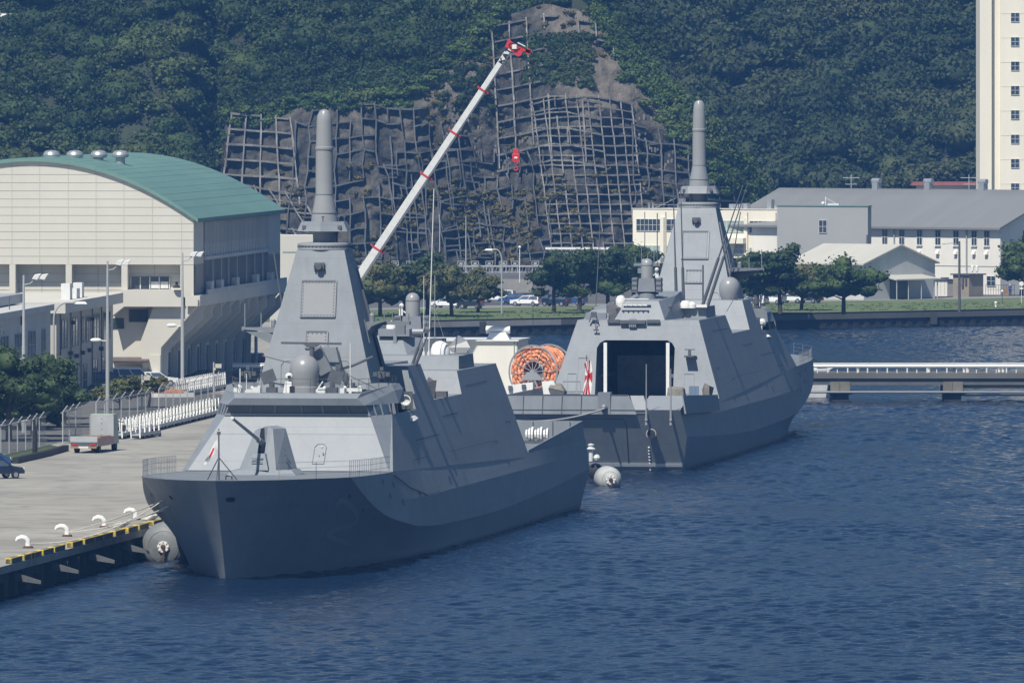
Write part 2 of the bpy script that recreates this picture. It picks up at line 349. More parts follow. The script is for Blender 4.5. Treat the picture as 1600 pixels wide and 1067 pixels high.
def make_ship(name, loc, rz, label, aft_view):
    T = empty(name, loc, rz, label, 'warship')
    D, P_, Mi = M['ship'], M['ship_front'], M['ship_mid']
    # hull
    h = MB()
    SF = []
    for q0, q1 in zip(SS[:-1], SS[1:]): SF += [lerp(t / 3, q0, q1) for t in range(3)]
    SF.append(SS[-1])
    for sg in (1, -1):
        for ks in ([0, .5, 1, 1.33, 1.66, 2, 2.33, 2.66, 3], [3, 3.5, 4], [4, 5]):
            S0 = [S for S in SF if ks[0] < 3 or S >= 11.5]; nk, nS = len(ks), len(S0)
            V = []
            for k in ks:
                for S in S0: p = hullp(k, S); V.append((p.x * sg, p.y, p.z))
            fs = [(r_ * nS + c, r_ * nS + c + 1, (r_ + 1) * nS + c + 1, (r_ + 1) * nS + c) for r_ in range(nk - 1) for c in range(nS - 1)]
            h.add(V, fs if sg > 0 else [f[::-1] for f in fs])
    tr = [curve(k, 132.5) for k in range(6)]
    h.poly([(b, s, z) for b, s, z in tr] + [(-b, s, z) for b, s, z in tr[::-1]])
    hull = h.build('hull', D, T, True, angle=50)
    # decks
    d = MB(); fs = [s for s in SS if s <= 38]
    ring = [(cd(s)[0] - .03, s, cd(s)[1] + .0) for s in fs]
    for i in range(len(ring) - 1):
        a, b = ring[i], ring[i + 1]; d.poly([(-a[0], a[1], a[2]), (a[0], a[1], a[2]), (b[0], b[1], b[2]), (-b[0], b[1], b[2])])
    d.build('foredeck', M['deck'], T)
    d = MB()
    for i, (s0, s1) in enumerate(((98, 110), (110, 120), (120, 132.4))):
        a, b = cd(s0), cd(s1); d.poly([(-a[0] + .05, s0, 5.12), (a[0] - .05, s0, 5.12), (b[0] - .05, s1, 5.12), (-b[0] + .05, s1, 5.12)])
    d.build('flight_deck', M['deck'], T)
    # superstructure: planar tumblehome sides, top runs athwart
    prof = [(31.0, 6.47), (38.6, 10.3), (52.0, 10.3), (52.6, 13.4), (59.2, 13.4), (60.5, 10.7), (75.0, 10.7), (76.2, 12.4), (97.6, 12.4), (100.3, 5.1)]
    m = MB(); L = [(sideb(s, z), s, z) for s, z in prof]; Rr = [(-b, s, z) for b, s, z in L]; n = len(prof)
    # side polygon with the lookout recess cut out near the bridge wing
    for sg, side in ((1, L), (-1, Rr)):
        def q(s, z): return (sg * sideb(s, z, .001), s, z)
        low = [q(31, 6.47), q(38.6, 10.3), q(52, 10.3), q(60.5, 10.3), q(75, 10.3), q(98.4, 10.3), (side[9])]
        strips = [[q(31, 6.47), q(38.6, 10.3), q(98.38, 10.3), q(100.3, 5.1)],
                  [q(50.5, 10.3), q(50.7, 11.4), q(52.2, 11.4), q(52.6, 13.4), q(59.2, 13.4), q(60.5, 10.7), q(60.5, 10.3)],
                  [q(60.5, 10.3), q(60.5, 10.7), q(75, 10.7), q(75, 10.3)],
                  [q(75, 10.3), q(75, 10.7), q(76.2, 12.4), q(97.6, 12.4), q(98.38, 10.3)]]
        for st in strips: m.poly(st if sg < 0 else st[::-1])
    for i in range(1, n - 1): m.poly([L[i], L[i + 1], Rr[i + 1], Rr[i]] if i != n - 2 else [L[i], L[i + 1], Rr[i + 1], Rr[i]])
    if aft_view:   # aft face with the hangar opening
        m.f.pop(); m.m.pop()
        def fz(x, z): return (x, lerp((z - 5.1) / 7.3, 100.3, 97.6), z)
        o = [(-3.45, 5.1), (-3.45, 9.9), (-3.2, 10.35), (-2.75, 10.6), (2.95, 10.6), (3.4, 10.35), (3.65, 9.9), (3.65, 5.1)]
        bl, tl = sideb(100.3, 5.1), sideb(97.6, 12.4)
        m.poly([fz(-bl, 5.1), fz(-tl, 12.4)] + [fz(-2.75, 12.4)] + [fz(*o[3]), fz(*o[2]), fz(*o[1]), fz(*o[0])])
        m.poly([fz(-2.75, 12.4), fz(2.95, 12.4), fz(*o[4]), fz(*o[3])])
        m.poly([fz(2.95, 12.4), fz(tl, 12.4), fz(bl, 5.1), fz(*o[7]), fz(*o[6]), fz(*o[5]), fz(*o[4])])
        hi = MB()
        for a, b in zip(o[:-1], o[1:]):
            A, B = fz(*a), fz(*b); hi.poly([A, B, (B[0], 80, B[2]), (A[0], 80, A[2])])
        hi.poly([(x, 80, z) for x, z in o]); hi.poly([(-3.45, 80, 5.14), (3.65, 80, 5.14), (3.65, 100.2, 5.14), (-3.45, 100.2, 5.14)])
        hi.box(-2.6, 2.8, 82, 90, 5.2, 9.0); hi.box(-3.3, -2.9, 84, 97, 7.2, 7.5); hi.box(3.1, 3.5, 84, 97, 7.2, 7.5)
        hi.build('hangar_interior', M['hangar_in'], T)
    m.build('superstructure', D, T)
    # forward sloping face with chamfers
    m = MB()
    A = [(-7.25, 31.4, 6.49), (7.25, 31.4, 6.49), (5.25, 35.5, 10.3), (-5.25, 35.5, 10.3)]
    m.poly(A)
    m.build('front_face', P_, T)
    m = MB()
    for sg in (1, -1):
        m.poly([(sg * 7.25, 31.4, 6.48), (sg * sideb(31.0, 6.47), 31.0, 6.47), (sg * sideb(38.6, 10.3), 38.6, 10.3), (sg * 5.25, 35.5, 10.3)])
        m.poly([(sg * 7.25, 31.4, 6.48), (sg * 7.55, 31.0, 6.3), (sg * 7.25, 31.4, 6.3)])
    m.poly([(-5.25, 35.5, 10.3), (5.25, 35.5, 10.3), (6.33, 38.6, 10.3), (6.1, 52, 10.3), (-6.1, 52, 10.3), (-6.33, 38.6, 10.3)])
    m.build('bridge_base', D, T)
    # bridge windows
    m = MB()
    A = [(-5.25, 35.55, 10.28), (5.25, 35.55, 10.28), (6.3, 38.6, 10.28), (6.2, 43, 10.28), (-6.2, 43, 10.28), (-6.3, 38.6, 10.28)]
    B = [(-4.95, 35.5, 11.05), (4.95, 35.5, 11.05), (6.15, 38.7, 11.05), (6.05, 43, 11.05), (-6.05, 43, 11.05), (-6.15, 38.7, 11.05)]
    m.prism(A, B); wn = m.build('bridge_windows', M['glass'], T)
    m = MB()
    for t in (0, .17, .34, .53, .68, .86, 1): m.bar(Vector(A[0]).lerp(Vector(A[1]), t) + Vector((0, -.03, 0)), Vector(B[0]).lerp(Vector(B[1]), t) + Vector((0, -.03, 0)), .14, .08)
    for sg in (1, -1):
        for t in (.3, .62, 1): m.bar(Vector((sg * 5.27, 35.5, 10.3)).lerp(Vector((sg * 6.32, 38.6, 10.3)), t), Vector((sg * 4.97, 35.45, 11.05)).lerp(Vector((sg * 6.17, 38.65, 11.05)), t), .13, .1)
        for y in (39.6, 40.6): m.bar((sg * 6.3, y, 10.3), (sg * 6.16, y, 11.05), .45, .1)
    m.bar((-5.3, 35.4, 10.36), (5.3, 35.4, 10.36), .1, .16)
    m.build('window_frame', Mi, wn)
    # bridge brow and wings
    m = MB()
    A = [(-4.95, 34.78, 11.05), (4.95, 34.78, 11.05), (6.55, 40.8, 11.05), (6.3, 45.2, 11.05), (-6.3, 45.2, 11.05), (-6.55, 40.8, 11.05)]
    B = [(-4.45, 34.6, 11.55), (4.45, 34.6, 11.55), (6.2, 41.0, 11.95), (6.2, 45.2, 11.95), (-6.2, 45.2, 11.95), (-6.2, 41.0, 11.95)]
    C = [(-4.6, 35.5, 11.9), (4.6, 35.5, 11.9), (5.95, 41.3, 12.35), (5.9, 45.2, 12.35), (-5.9, 45.2, 12.35), (-5.95, 41.3, 12.35)]
    Cin = [(-4.45, 35.7, 11.9), (4.45, 35.7, 11.9), (5.75, 41.4, 12.33), (5.75, 45.1, 12.33), (-5.75, 45.1, 12.33), (-5.75, 41.4, 12.33)]
    Fl = [(x, y, 11.62) for x, y, z in Cin]
    m.poly(A[::-1])
    for X, Y in ((A, B), (B, C), (C, Cin), (Cin, Fl)):
        for i in range(6): j = (i + 1) % 6; m.poly([X[i], X[j], Y[j], Y[i]])
    m.poly(Fl)
    m.build('bridge_wing', D, T)
    # lookout recess behind the wing: dark pocket + signal lamp
    for sg in (1, -1):
        m = MB(); m.box(sg * 4.9 - .02, sg * 4.9 + .02, 45, 51, 10.3, 12.2); m.box(min(sg * 4.9, sg * 6.1), max(sg * 4.9, sg * 6.1), 50.4, 50.5, 10.3, 11.6)
        m.build('lookout_recess', M['ship_dark'], T)
        m = MB(); c = (sg * 6.0, 47.8, 11.05); m.lathe(c, [(.15, .35), (.36, .15), (.40, -.25), (.33, -.26), (.31, -.05)], 14, axis='y'); m.tube((sg * 6.0, 48, 10.35), (sg * 6.0, 48, 10.8), .07)
        m.build('searchlight', M['offwhite'], T, True)
        m = MB(); m.prism([(sg * 6.45, 46.2, 9.55), (sg * 6.45, 48.4, 9.7), (sg * 6.85, 48.2, 9.75), (sg * 6.85, 46.4, 9.6)], [(sg * 6.42, 46.2, 9.75), (sg * 6.42, 48.4, 9.9), (sg * 6.6, 48.1, 9.95), (sg * 6.6, 46.4, 9.8)])
        m.build('navigation_light_bracket', M['offwhite'], T)
    # tower
    bt = [(-4.27, 43.2, 11.7), (4.27, 43.2, 11.7), (4.05, 53.9, 11.7), (-4.05, 53.9, 11.7)]
    tp = [(-1.75, 46, 21.95), (1.75, 46, 21.95), (1.78, 49.7, 21.95), (-1.78, 49.7, 21.95)]
    tw = MB().prism(bt, tp).build('mast_tower', D, T)
    def onf(x, z, off=0):   # forward tower face
        return Vector((x, lerp((z - 11.7) / 10.25, 43.2, 46) - off, z))
    def onr(x, z, off=0):
        return Vector((x, lerp((z - 11.7) / 10.25, 53.9, 49.7) + off, z))
    def panel(fn, x0, x1, z0, z1, nm):
        m = MB(); a = .07; s_ = 1 if fn is onf else -1
        m.prism([fn(x0, z0, -.02), fn(x1, z0, -.02), fn(x1, z1, -.02), fn(x0, z1, -.02)], [fn(x0, z0, a), fn(x1, z0, a), fn(x1, z1, a), fn(x0, z1, a)])
        p = m.build(nm, M['radome'] if fn is onf else D, tw)
        m = MB(); e = .06
        for A_, B_ in (((x0, z0), (x1, z0)), ((x1, z0), (x1, z1)), ((x1, z1), (x0, z1)), ((x0, z1), (x0, z0))):
            m.bar(fn(*A_, a + .02), fn(*B_, a + .02), .09, .09)
        nb = int((z1 - z0) / .22)
        for i in range(nb):
            t = (i + .5) / nb
            for x in (x0 + .14, x1 - .14):
                c = fn(x, lerp(t, z0, z1), a + .01); m.cbox(c, (.07, .05, .09))
            c = fn(lerp(t, x0, x1), z1 - .14, a + .01); m.cbox(c, (.09, .05, .07))
            c = fn(lerp(t, x0, x1), z0 + .14, a + .01); m.cbox(c, (.09, .05, .07))
        m.build('panel_bolts', Mi, p)
    for fn in (onf, onr):
        panel(fn, -1.27, 1.27, 17.15, 19.75, 'radar_panel'); panel(fn, -.8, .8, 14.9, 16.1, 'antenna_panel')
        m = MB(); c = fn(0, 20.75); sg = -1 if fn is onf else 1
        m.cbox((c.x, c.y + sg * .1, c.z), (.75, .15, .6)); m.lathe((c.x, c.y + sg * .2, c.z), [(.22, 0), (.26, sg * .35), (.2, sg * .45)], 12, axis='y'); m.cbox((c.x - .33, c.y + sg * .3, c.z), (.09, .3, .25)); m.cbox((c.x + .33, c.y + sg * .3, c.z), (.09, .3, .25))
        m.build('camera_mount', M['ship_dark'], tw)
        for k in (-1, 1):   # rounded door / hatch outlines near the base
            if fn is onr and k > 0: continue
            m = MB(); x0 = k * 2.1; hz = 12.15
            pts = [fn(x0 - .38, hz, .03), fn(x0 - .42, hz + 1.5, .03), fn(x0 - .2, hz + 1.85, .03), fn(x0 + .2, hz + 1.85, .03), fn(x0 + .42, hz + 1.5, .03), fn(x0 + .38, hz, .03)]
            m.path(pts + [pts[0]], .02, 5); m.cbox(fn(x0 + .2, hz + 1.0, .06), (.05, .05, .18)); m.build('tower_door', Mi, tw)
    # side louvre columns on the tower
    for sg in (1, -1):
        def sp(y, z): t = (z - 11.7) / 10.25; return (sg * (lerp(t, 4.16, 1.76) + .05), lerp(t, y, 47.8 + (y - 48.5) * .35), z)
        for A_, B_, w_, nm_ in ((sp(51.0, 12.5), sp(51.0, 19), .35, 'louvre'), (sp(47.5, 15.2), sp(47.5, 16.9), .5, 'tower_hatch'), (sp(52.3, 13), sp(52.3, 20.6), .12, 'cable_trunk')): MB().bar(A_, B_, w_, .1).build(nm_, Mi, tw)
    # platforms and yard
    m = MB(); m.prism([(-3.1, 48, 15.9), (-3.1, 51, 15.9), (-6.3, 50.2, 16.1), (-6.3, 49.6, 16.1)], [(-3.05, 48, 16.25), (-3.05, 51, 16.25), (-6.3, 50.2, 16.25), (-6.3, 49.6, 16.25)])
    m.prism([(-2.9, 48.6, 14.6), (-2.9, 49.2, 14.6), (-3.1, 49.2, 15.9), (-3.1, 48.6, 15.9)], [(-3.0, 48.6, 14.6), (-3.0, 49.2, 14.6), (-5.9, 49.2, 15.95), (-5.9, 48.6, 15.95)])
    m.tube((-6.2, 49.9, 16.2), (-6.2, 49.9, 18), .05); m.tube((-5.0, 49.9, 16.2), (-5.0, 49.9, 17.3), .05); m.lathe((-4.1, 49.9, 16.2), [(.16, 0), (.2, .1), (.2, .55), (.12, .65)], 10); m.cbox((-6.3, 49.9, 16.15), (.25, .3, .3))
    m.build('signal_yard', Mi, tw)
    m = MB(); m.prism([(2.9, 47.5, 15.6), (3.1, 49.5, 15.6), (3.6, 49.5, 16.4), (3.5, 47.5, 16.4)], [(3.0, 47.5, 16.7), (3.0, 50.5, 16.7), (4.2, 50.5, 16.7), (4.2, 47.5, 16.7)])
    m.box(3.4, 5.9, 50.2, 50.8, 16.45, 16.7); m.cbox((5.2, 50.4, 16.1), (.7, .5, .7)); m.lathe((3.4, 48.5, 16.7), [(.2, 0), (.22, .5), (.1, .65)], 10)
    for x in (4.0, 4.6, 5.2, 5.8): m.tube((x, 50.5, 16.7), (x, 50.5, 16.7 + rnd.uniform(.5, 1.5)), .04)
    m.build('antenna_platform', Mi, tw)
    m = MB()
    m.path([(-3.2, 51, 15.0), (-4.4, 52, 21.6)], .05, 5); m.build('whip_aerial', M['ship_dark'], tw)
    m = MB(); m.path([(-3.3, 51.6, 15.0), (-4.2, 52, 20.4)], .05, 5); m.build('whip_aerial', M['ship_dark'], tw)
    m = MB(); m.bar((-3.0, 47.5, 21.75), (-1.7, 47.5, 21.75), .3, .12); m.build('side_bracket', D, tw)
    # ring
    m = MB(); c = (0, 47.8, 0)
    m.lathe(c, [(1.2, 21.5), (1.75, 21.9), (1.95, 21.98), (1.95, 22.12), (1.88, 22.12), (1.88, 22.26), (1.95, 22.26), (1.95, 22.4), (1.8, 22.46), (1.0, 22.5)], 40)
    rg_ = m.build('array_ring', M['ship_front'], tw, True)  # paler grey puts the ring's highlight into its colour
    m = MB()
    for i in range(40): a = 2 * math.pi * i / 40; m.cbox((1.9 * math.cos(a), 47.8 + 1.9 * math.sin(a), 22.19), (.12, .1, .15), a)
    m.build('ring_studs', M['ship_dark'], rg_)
    m = MB(); m.lathe(c, [(.8, 22.4), (.88, 23.3)], 20); m.box(-.9, -.78, 48.2, 48.4, 22.4, 23.3); m.box(.78, .9, 48.2, 48.4, 22.4, 23.3); m.build('mast_neck', Mi, tw, True)
    m = MB()
    def oc(r1, r2, z): return [(0, 47.8 - r1, z), (r2, 47.8 - r2 * .55, z), (r2, 47.8 + r2 * .55, z), (.9, 47.8 + r1 * .95, z), (-.9, 47.8 + r1 * .95, z), (-r2, 47.8 + r2 * .55, z), (-r2, 47.8 - r2 * .55, z)]
    m.prism(oc(1.9, 1.85, 23.3), oc(1.6, 1.55, 24.0)); pf = m.build('mast_platform', D, tw)
    m = MB()
    for x in (-1.3, 1.3):
        m.cbox((x, 47.8 - 1.15, 23.6), (.26, .25, .26)); m.cbox((x, 47.8 + 1.42, 23.6), (.24, .3, .24))
    m.build('platform_port', M['ship_dark'], pf)
    m = MB()
    for x, y in ((1.4, 48.3), (-1.45, 47.4), (.1, 46.5), (1.2, 46.9)): m.tube((x, y, 24), (x, y, 24.35), .04); m.cbox((x, y, 24.35), (.2, .1, .1))
    m.build('platform_aerial', M['ship_dark'], pf)
    m = MB()
    m.lathe(c, [(.97, 24.0), (.93, 24.5), (.76, 25.3), (.66, 25.9), (.64, 26), (.63, 29.2), (.67, 29.25), (.67, 29.4), (.62, 29.45), (.56, 31.3), (.5, 31.75), (.36, 32.02), (.15, 32.14), (.01, 32.16)], 32)
    m.build('mast_pole', M['radome'], tw, True, angle=25)
    m = MB()
    for z in (24.6, 25.95, 29.22): m.lathe(c, [(.95 if z < 25 else .675, z), (.95 if z < 25 else .675, z + .06)], 32)
    m.build('mast_band', Mi, tw)
    # gear on the bridge roof
    m = MB(); c = (-.2, 40, 0); m.lathe(c, [(1.0, 11.65), (1.0, 12.2), (.95, 12.25), (1.02, 12.9), (1.08, 13.3), (1.05, 13.7), (.92, 14.05), (.66, 14.33), (.35, 14.47), (.01, 14.52)], 32)
    m.build('satellite_dome', M['radome'], T, True, angle=40)
    m = MB(); m.prism([(.55, 41.6, 11.6), (2.6, 41.6, 11.6), (2.4, 43.6, 11.6), (.6, 43.6, 11.6)], [(.45, 42.0, 15.0), (1.75, 42.0, 15.0), (1.6, 43.8, 15.0), (.6, 43.8, 15.0)])
    m.prism([(.1, 41.4, 12.6), (1.6, 41.2, 13.4), (1.6, 41.9, 13.4), (.3, 41.9, 12.6)], [(.2, 41.4, 14.8), (.7, 41.2, 15.1), (.7, 41.9, 15.1), (.2, 41.9, 14.8)])
    m.build('director_pedestal', Mi, T)
    m = MB(); m.path([(-3.6, 42, 14.4), (-1.6, 42, 13.9)], .05, 5); m.build('aerial_arm', M['ship_dark'], T); m = MB(); m.path([(2.0, 42.0, 13.4), (3.0, 41.9, 13.7), (4.5, 41.8, 14.35)], .1, 6)
    for i in range(8): m.cbox((2.0 + i * .16, 41.7, 13.6 - i * .22), (.4, .3, .4), i)
    m.build('director_arm', M['ship_dark'], T)
    m = MB(); m.bar((-2.05, 40.8, 15.35), (2.35, 40.8, 15.3), .14, .16); m.prism([(-.1, 40.6, 15.05), (.5, 40.6, 15.05), (.5, 41, 15.05), (-.1, 41, 15.05)], [(-.4, 40.6, 15.25), (.8, 40.6, 15.25), (.8, 41, 15.25), (-.4, 41, 15.25)]); m.tube((.2, 40.8, 11.6), (.2, 40.8, 15.05), .18)
    m.build('navigation_radar', M['ship_dark'], T)
    for x, tl in ((-2.2, .35), (2.2, -.35)):
        m = MB(); m.cbox((x, 37.6, 12.05), (.75, .7, .4)); m.tube((x, 37.6, 12.2), (x, 37.6, 12.6), .2)
        ca, sa = math.cos(tl), math.sin(tl)
        def rp(a, b, y): return (x + (-.25 if x < 0 else .25) + a * ca - b * sa, y, 13.0 + a * sa + b * ca)
        m.prism([rp(-.5, -.45, 37.4), rp(.5, -.45, 37.4), rp(.5, .45, 37.4), rp(-.5, .45, 37.4)], [rp(-.5, -.45, 37.6), rp(.5, -.45, 37.6), rp(.5, .45, 37.6), rp(-.5, .45, 37.6)])
        m.build('jammer_panel', M['ship_dark'], T)
    m = MB(); m.prism([(-1.35, 37.2, 11.65), (-.7, 37.2, 11.65), (-.7, 38, 11.65), (-1.35, 38, 11.65)], [(-1.2, 37.4, 12.7), (-.75, 37.4, 12.7), (-.75, 38, 12.7), (-1.2, 38, 12.7)]); m.ball((-.95, 37.6, 13.0), .3, 14); m.build('optical_director', M['offwhite'], T, True)
    m = MB(); m.cbox((-.9, 37.28, 13.0), (.2, .12, .2)); m.cbox((-.6, 36.8, 12.0), (.35, .2, .7)); m.build('director_lens', M['black'], T)
    for x, y, zt, r in ((3.2, 39.5, 15.4, .05), (-5.0, 40.5, 13.5, .05), (-4.2, 38.5, 13.2, .04)):
        m = MB(); m.tube((x, y, 11.6), (x, y, zt), r, r * .7); m.cbox((x, y, 11.8), (.2, .2, .4)); m.build('whip_aerial', M['offwhite'], T)
    for sg in (1, -1):   # remote guns on the wings
        m = MB(); x = sg * 4.9; m.tube((x, 43.5, 11.6), (x, 43.5, 12.7), .22, .16); m.cbox((x, 43.4, 13.0), (.5, .6, .5)); m.cbox((x + .45, 43.4, 13.05), (.3, .5, .3)); m.cbox((x - .45, 43.4, 13.05), (.3, .5, .3)); m.tube((x, 43.2, 13.1), (x, 42.0, 13.2), .05); m.cbox((x, 43.4, 13.45), (.25, .25, .25))
        m.build('remote_gun', M['ship_dark'], T)
        m = MB(); m.box(x - 1.0, x + .6, 42.3, 42.5, 11.95, 12.45); m.build('screen_panel', D, T)
    m = MB()
    for x, y in ((-4.5, 36.6), (-3.6, 36.3), (3.0, 37.2), (4.0, 37.6), (1.6, 36.6), (-5.1, 39.6), (-3.1, 36.2)):
        m.cbox((x, y, 12.0), (rnd.uniform(.3, .8), .5, rnd.uniform(.25, .6))); m.ball((x + .2, y - .1, 12.25), .14, 8)
    m.cbox((3.9, 37, 12.1), (1.1, .35, .25)); m.cbox((1.5, 36.8, 12.0), (.7, .4, .2)); m.bar((1.1, 37, 12), (1.6, 37, 12.7), .08)
    m.build('roof_fittings', M['offwhite'], T)
    m = MB(); pr = [(-5.7, 41.4), (-4.4, 35.8), (4.4, 35.8), (5.7, 41.4), (5.7, 45)]
    for a, b in zip(pr[:-1], pr[1:]):
        A, B = Vector((*a, 12.3)), Vector((*b, 12.3)); n_ = max(1, int((B - A).length / 1.5))
        for zz in (.25, .6): m.bar(A + Vector((0, 0, zz)), B + Vector((0, 0, zz)), .03)
        for i in range(n_ + 1): p = A.lerp(B, i / n_); m.bar(p - Vector((0, 0, .4)), p + Vector((0, 0, .6)), .035)
    m.bar((2.6, 36.5, 13.6), (6.0, 37.5, 11.9), .05); m.build('roof_railing', M['ship_dark'], T)
    # gun
    gy = 20.3; gz = cd(20)[1]
    gun = MB(); gun.prism([(-2.35, gy - 1.6, gz), (2.6, gy - 1.6, gz), (2.6, gy + 2.6, gz), (-2.35, gy + 2.6, gz)], [(-2.0, gy - 1.2, gz + .35), (2.2, gy - 1.2, gz + .35), (2.2, gy + 2.3, gz + .35), (-2.0, gy + 2.3, gz + .35)])
    gun = gun.build('gun_mount_base', D, T)
    ta = R(13); ca, sa = math.cos(ta), math.sin(ta)
    def gp(x, y, z): return (.1 + x * ca + y * sa, gy + .4 - x * sa + y * ca, gz + .35 + z)
    m = MB()
    bot = [gp(-1.55, -1.2, 0), gp(1.35, -1.2, 0), gp(1.65, 1.6, 0), gp(-1.75, 1.6, 0)]
    # body as two cheeks and a back with a slot between
    m.prism([gp(.28, -1.25, 0), gp(1.25, -1.1, 0), gp(1.75, 1.6, 0), gp(.28, 1.8, 0)], [gp(.28, -.2, 3.0), gp(.62, -.15, 2.85), gp(1.05, 1.2, 2.85), gp(.28, 1.4, 3.05)])
    m.prism([gp(-1.55, -1.1, 0), gp(-.28, -1.25, 0), gp(-.28, 1.8, 0), gp(-1.9, 1.6, 0)], [gp(-.75, -.15, 2.7), gp(-.28, -.2, 2.85), gp(-.28, 1.4, 3.0), gp(-1.05, 1.2, 2.8)])
    m.prism([gp(-.29, .3, 0), gp(.29, .3, 0), gp(.29, 1.8, 0), gp(-.29, 1.8, 0)], [gp(-.29, .5, 2.98), gp(.29, .5, 3.02), gp(.29, 1.4, 3.04), gp(-.29, 1.4, 3.0)])
    m.prism([gp(-.85, -1.7, 0), gp(.9, -1.7, 0), gp(.6, -1.0, 0), gp(-.6, -1.0, 0)], [gp(-.45, -1.25, 1.15), gp(.45, -1.25, 1.15), gp(.4, -.8, 1.15), gp(-.4, -.8, 1.15)])
    gh = m.build('gun_house', D, gun)
    m = MB(); m.bar(gp(-.42, -1.62, .55), gp(.42, -1.62, .55), .05, .05); m.bar(gp(-.42, -1.58, .8), gp(.42, -1.45, .8), .05, .05); m.box(-.26 + .1, .26 + .1, gy - .1, gy + .7, gz + 1.3, gz + 2.3)
    for i in range(6): m.cbox(gp(1.62 - .1 * (i // 2), -.2 + .35 * (i % 2), .6 + .4 * (i // 2)), (.1, .1, .14))
    m.build('gun_slot', M['ship_dark'], gh)
    m = MB(); br = Vector(gp(0, .2, 1.6)); di = Vector((-sa - .02, -ca, .36)).normalized()
    m.tube(br, br + di * 1.6, .24, .2, 14); m.tube(br + di * 1.6, br + di * 6.2, .13, .1, 14); m.tube(br + di * 6.2, br + di * 6.4, .13, .13, 14); m.build('gun_barrel', Mi, gh, True)
    m = MB(); m.lathe(br + di * 6.41 - Vector((0, 0, 0)), [(.125, 0), (.13, -.03), (.075, -.04)], 14, axis='y'); m.build('muzzle_ring', M['offwhite'], gh)
    # foredeck door, hatches, jackstaff with its legs, rails
    def ff(x, z, off=0): t = (z - 6.49) / 3.81; return Vector((x, lerp(t, 31.4, 35.5) - off, z + off))
    for x in (2.05,) :
        m = MB(); pts = [ff(x - .42, 6.95, .03), ff(x - .42, 8.1, .03), ff(x - .22, 8.32, .03), ff(x + .22, 8.32, .03), ff(x + .42, 8.1, .03), ff(x + .42, 6.95, .03)]
        m.path(pts + [pts[0]], .02, 5); m.cbox(ff(x + .28, 7.6, .07), (.08, .08, .2)); m.cbox(ff(x, 7.5, .05), (.06, .06, .06)); m.build('deck_door', M['ship_mid'], T)
        m = MB(); m.ball(ff(x + .1, 8.1, .05), .07, 8); m.build('door_lamp', M['white'], T)
    m = MB(); m.strip(ff(-5.9, 9.0, .008), ff(5.9, 9.0, .008), .03, (0, -.7, .7)); m.build('weld_line', M['ship_mid'], T)
    m = MB(); m.tube((0, 1.5, 6.9), (0, 1.5, 10.1), .07, .05); m.cbox((0, 1.5, 10.15), (.22, .2, .22)); m.ball((0, 1.5, 10.4), .06, 8)
    for x, y in ((-.95, 2.4), (1.15, 2.4), (0, .5)): m.tube((x, y, 6.9), (0, 1.5, 8.5), .035)
    m.build('jackstaff', M['ship_dark'], T)
    def rail(pts, hgt, gap, nm='guard_rail', w_=.035, rows=(1, .66, .33)):
        m = MB()
        for a, b in zip(pts[:-1], pts[1:]):
            A, B = Vector(a), Vector(b); n_ = max(1, int(round((B - A).length / gap)))
            for i in range(n_ + 1): p = A.lerp(B, i / n_); m.bar(p, p + Vector((0, 0, hgt)), w_)
            for rr in rows: m.bar(A + Vector((0, 0, hgt * rr)), B + Vector((0, 0, hgt * rr)), .018)
        return m.build(nm, Mi, T)
    for sg in (-1, 1):
        rail([(sg * (cd(s)[0] - .1), s, cd(s)[1]) for s in (13.2, 16, 20, 25, 30)] if sg > 0 else [(sg * (cd(s)[0] - .1), s, cd(s)[1]) for s in (12.5, 16, 20, 25, 28)], 1.15, .62)
        rail([(sg * (cd(s)[0] - .1), s, cd(s)[1]) for s in ((3.2, 7.5, 13.2) if sg > 0 else (4.5, 12.5))], 1.15, 4.5)
    m = MB()
    m.path([(.35, 2.4, 6.9), (.35, 2.4, 7.2), (.75, 2.4, 7.2), (.75, 2.4, 6.9)], .05, 5)
    m.build('deck_bitts', M['ship_dark'], T)
    # hull fittings: bow fairlead, hatches, shell doors, draught number
    def hq(k, S, sg=1, off=.02):
        p = hullp(k, S); a = hullp(min(5, k + .05), S) - hullp(k - .05, S); b = hullp(k, S + .3) - hullp(k, S - .3 if S > .3 else 0)
        nrm = a.cross(b).normalized(); nrm = nrm if nrm.x > 0 else -nrm
        p = p + nrm * off; return Vector((p.x * sg, p.y, p.z))
    m = MB()
    for S, sg in ((.35, 1), (4.5, -1)):
        c0 = hq(2.62, S, sg, -.03); ux = (hq(2.62, S + .4, sg) - hq(2.62, S, sg)).normalized(); uz = (hq(2.7, S, sg) - hq(2.62, S, sg)).normalized()
        ring_ = [c0 + ux * .42 * math.cos(a) + uz * .22 * math.sin(a) + (hq(2.62, S, sg, .05) - hq(2.62, S, sg, 0)) for a in [i * math.pi / 6 for i in range(12)]]
        m.poly(ring_)
    m.build('bow_fairlead', M['black'], T)
    m = MB()
    for sg in (1, -1):
        for S, k in ((24.5, 4.5), (29.5, 4.4), (26.8, 3.9), (32, 3.7), (56, 4.3), (60, 4.6), (88, 4.5), (40, 4.0)):
            m.poly([hq(k, S, sg), hq(k, S + .9, sg), hq(k + .24, S + .9, sg), hq(k + .24, S, sg)])
        for S in (14, 17.5, 21): m.poly([hq(2.7, S, sg), hq(2.7, S + .5, sg), hq(2.76, S + .5, sg), hq(2.76, S, sg)])
    m.build('hull_port', M['ship_dark'], T)
    m = MB()
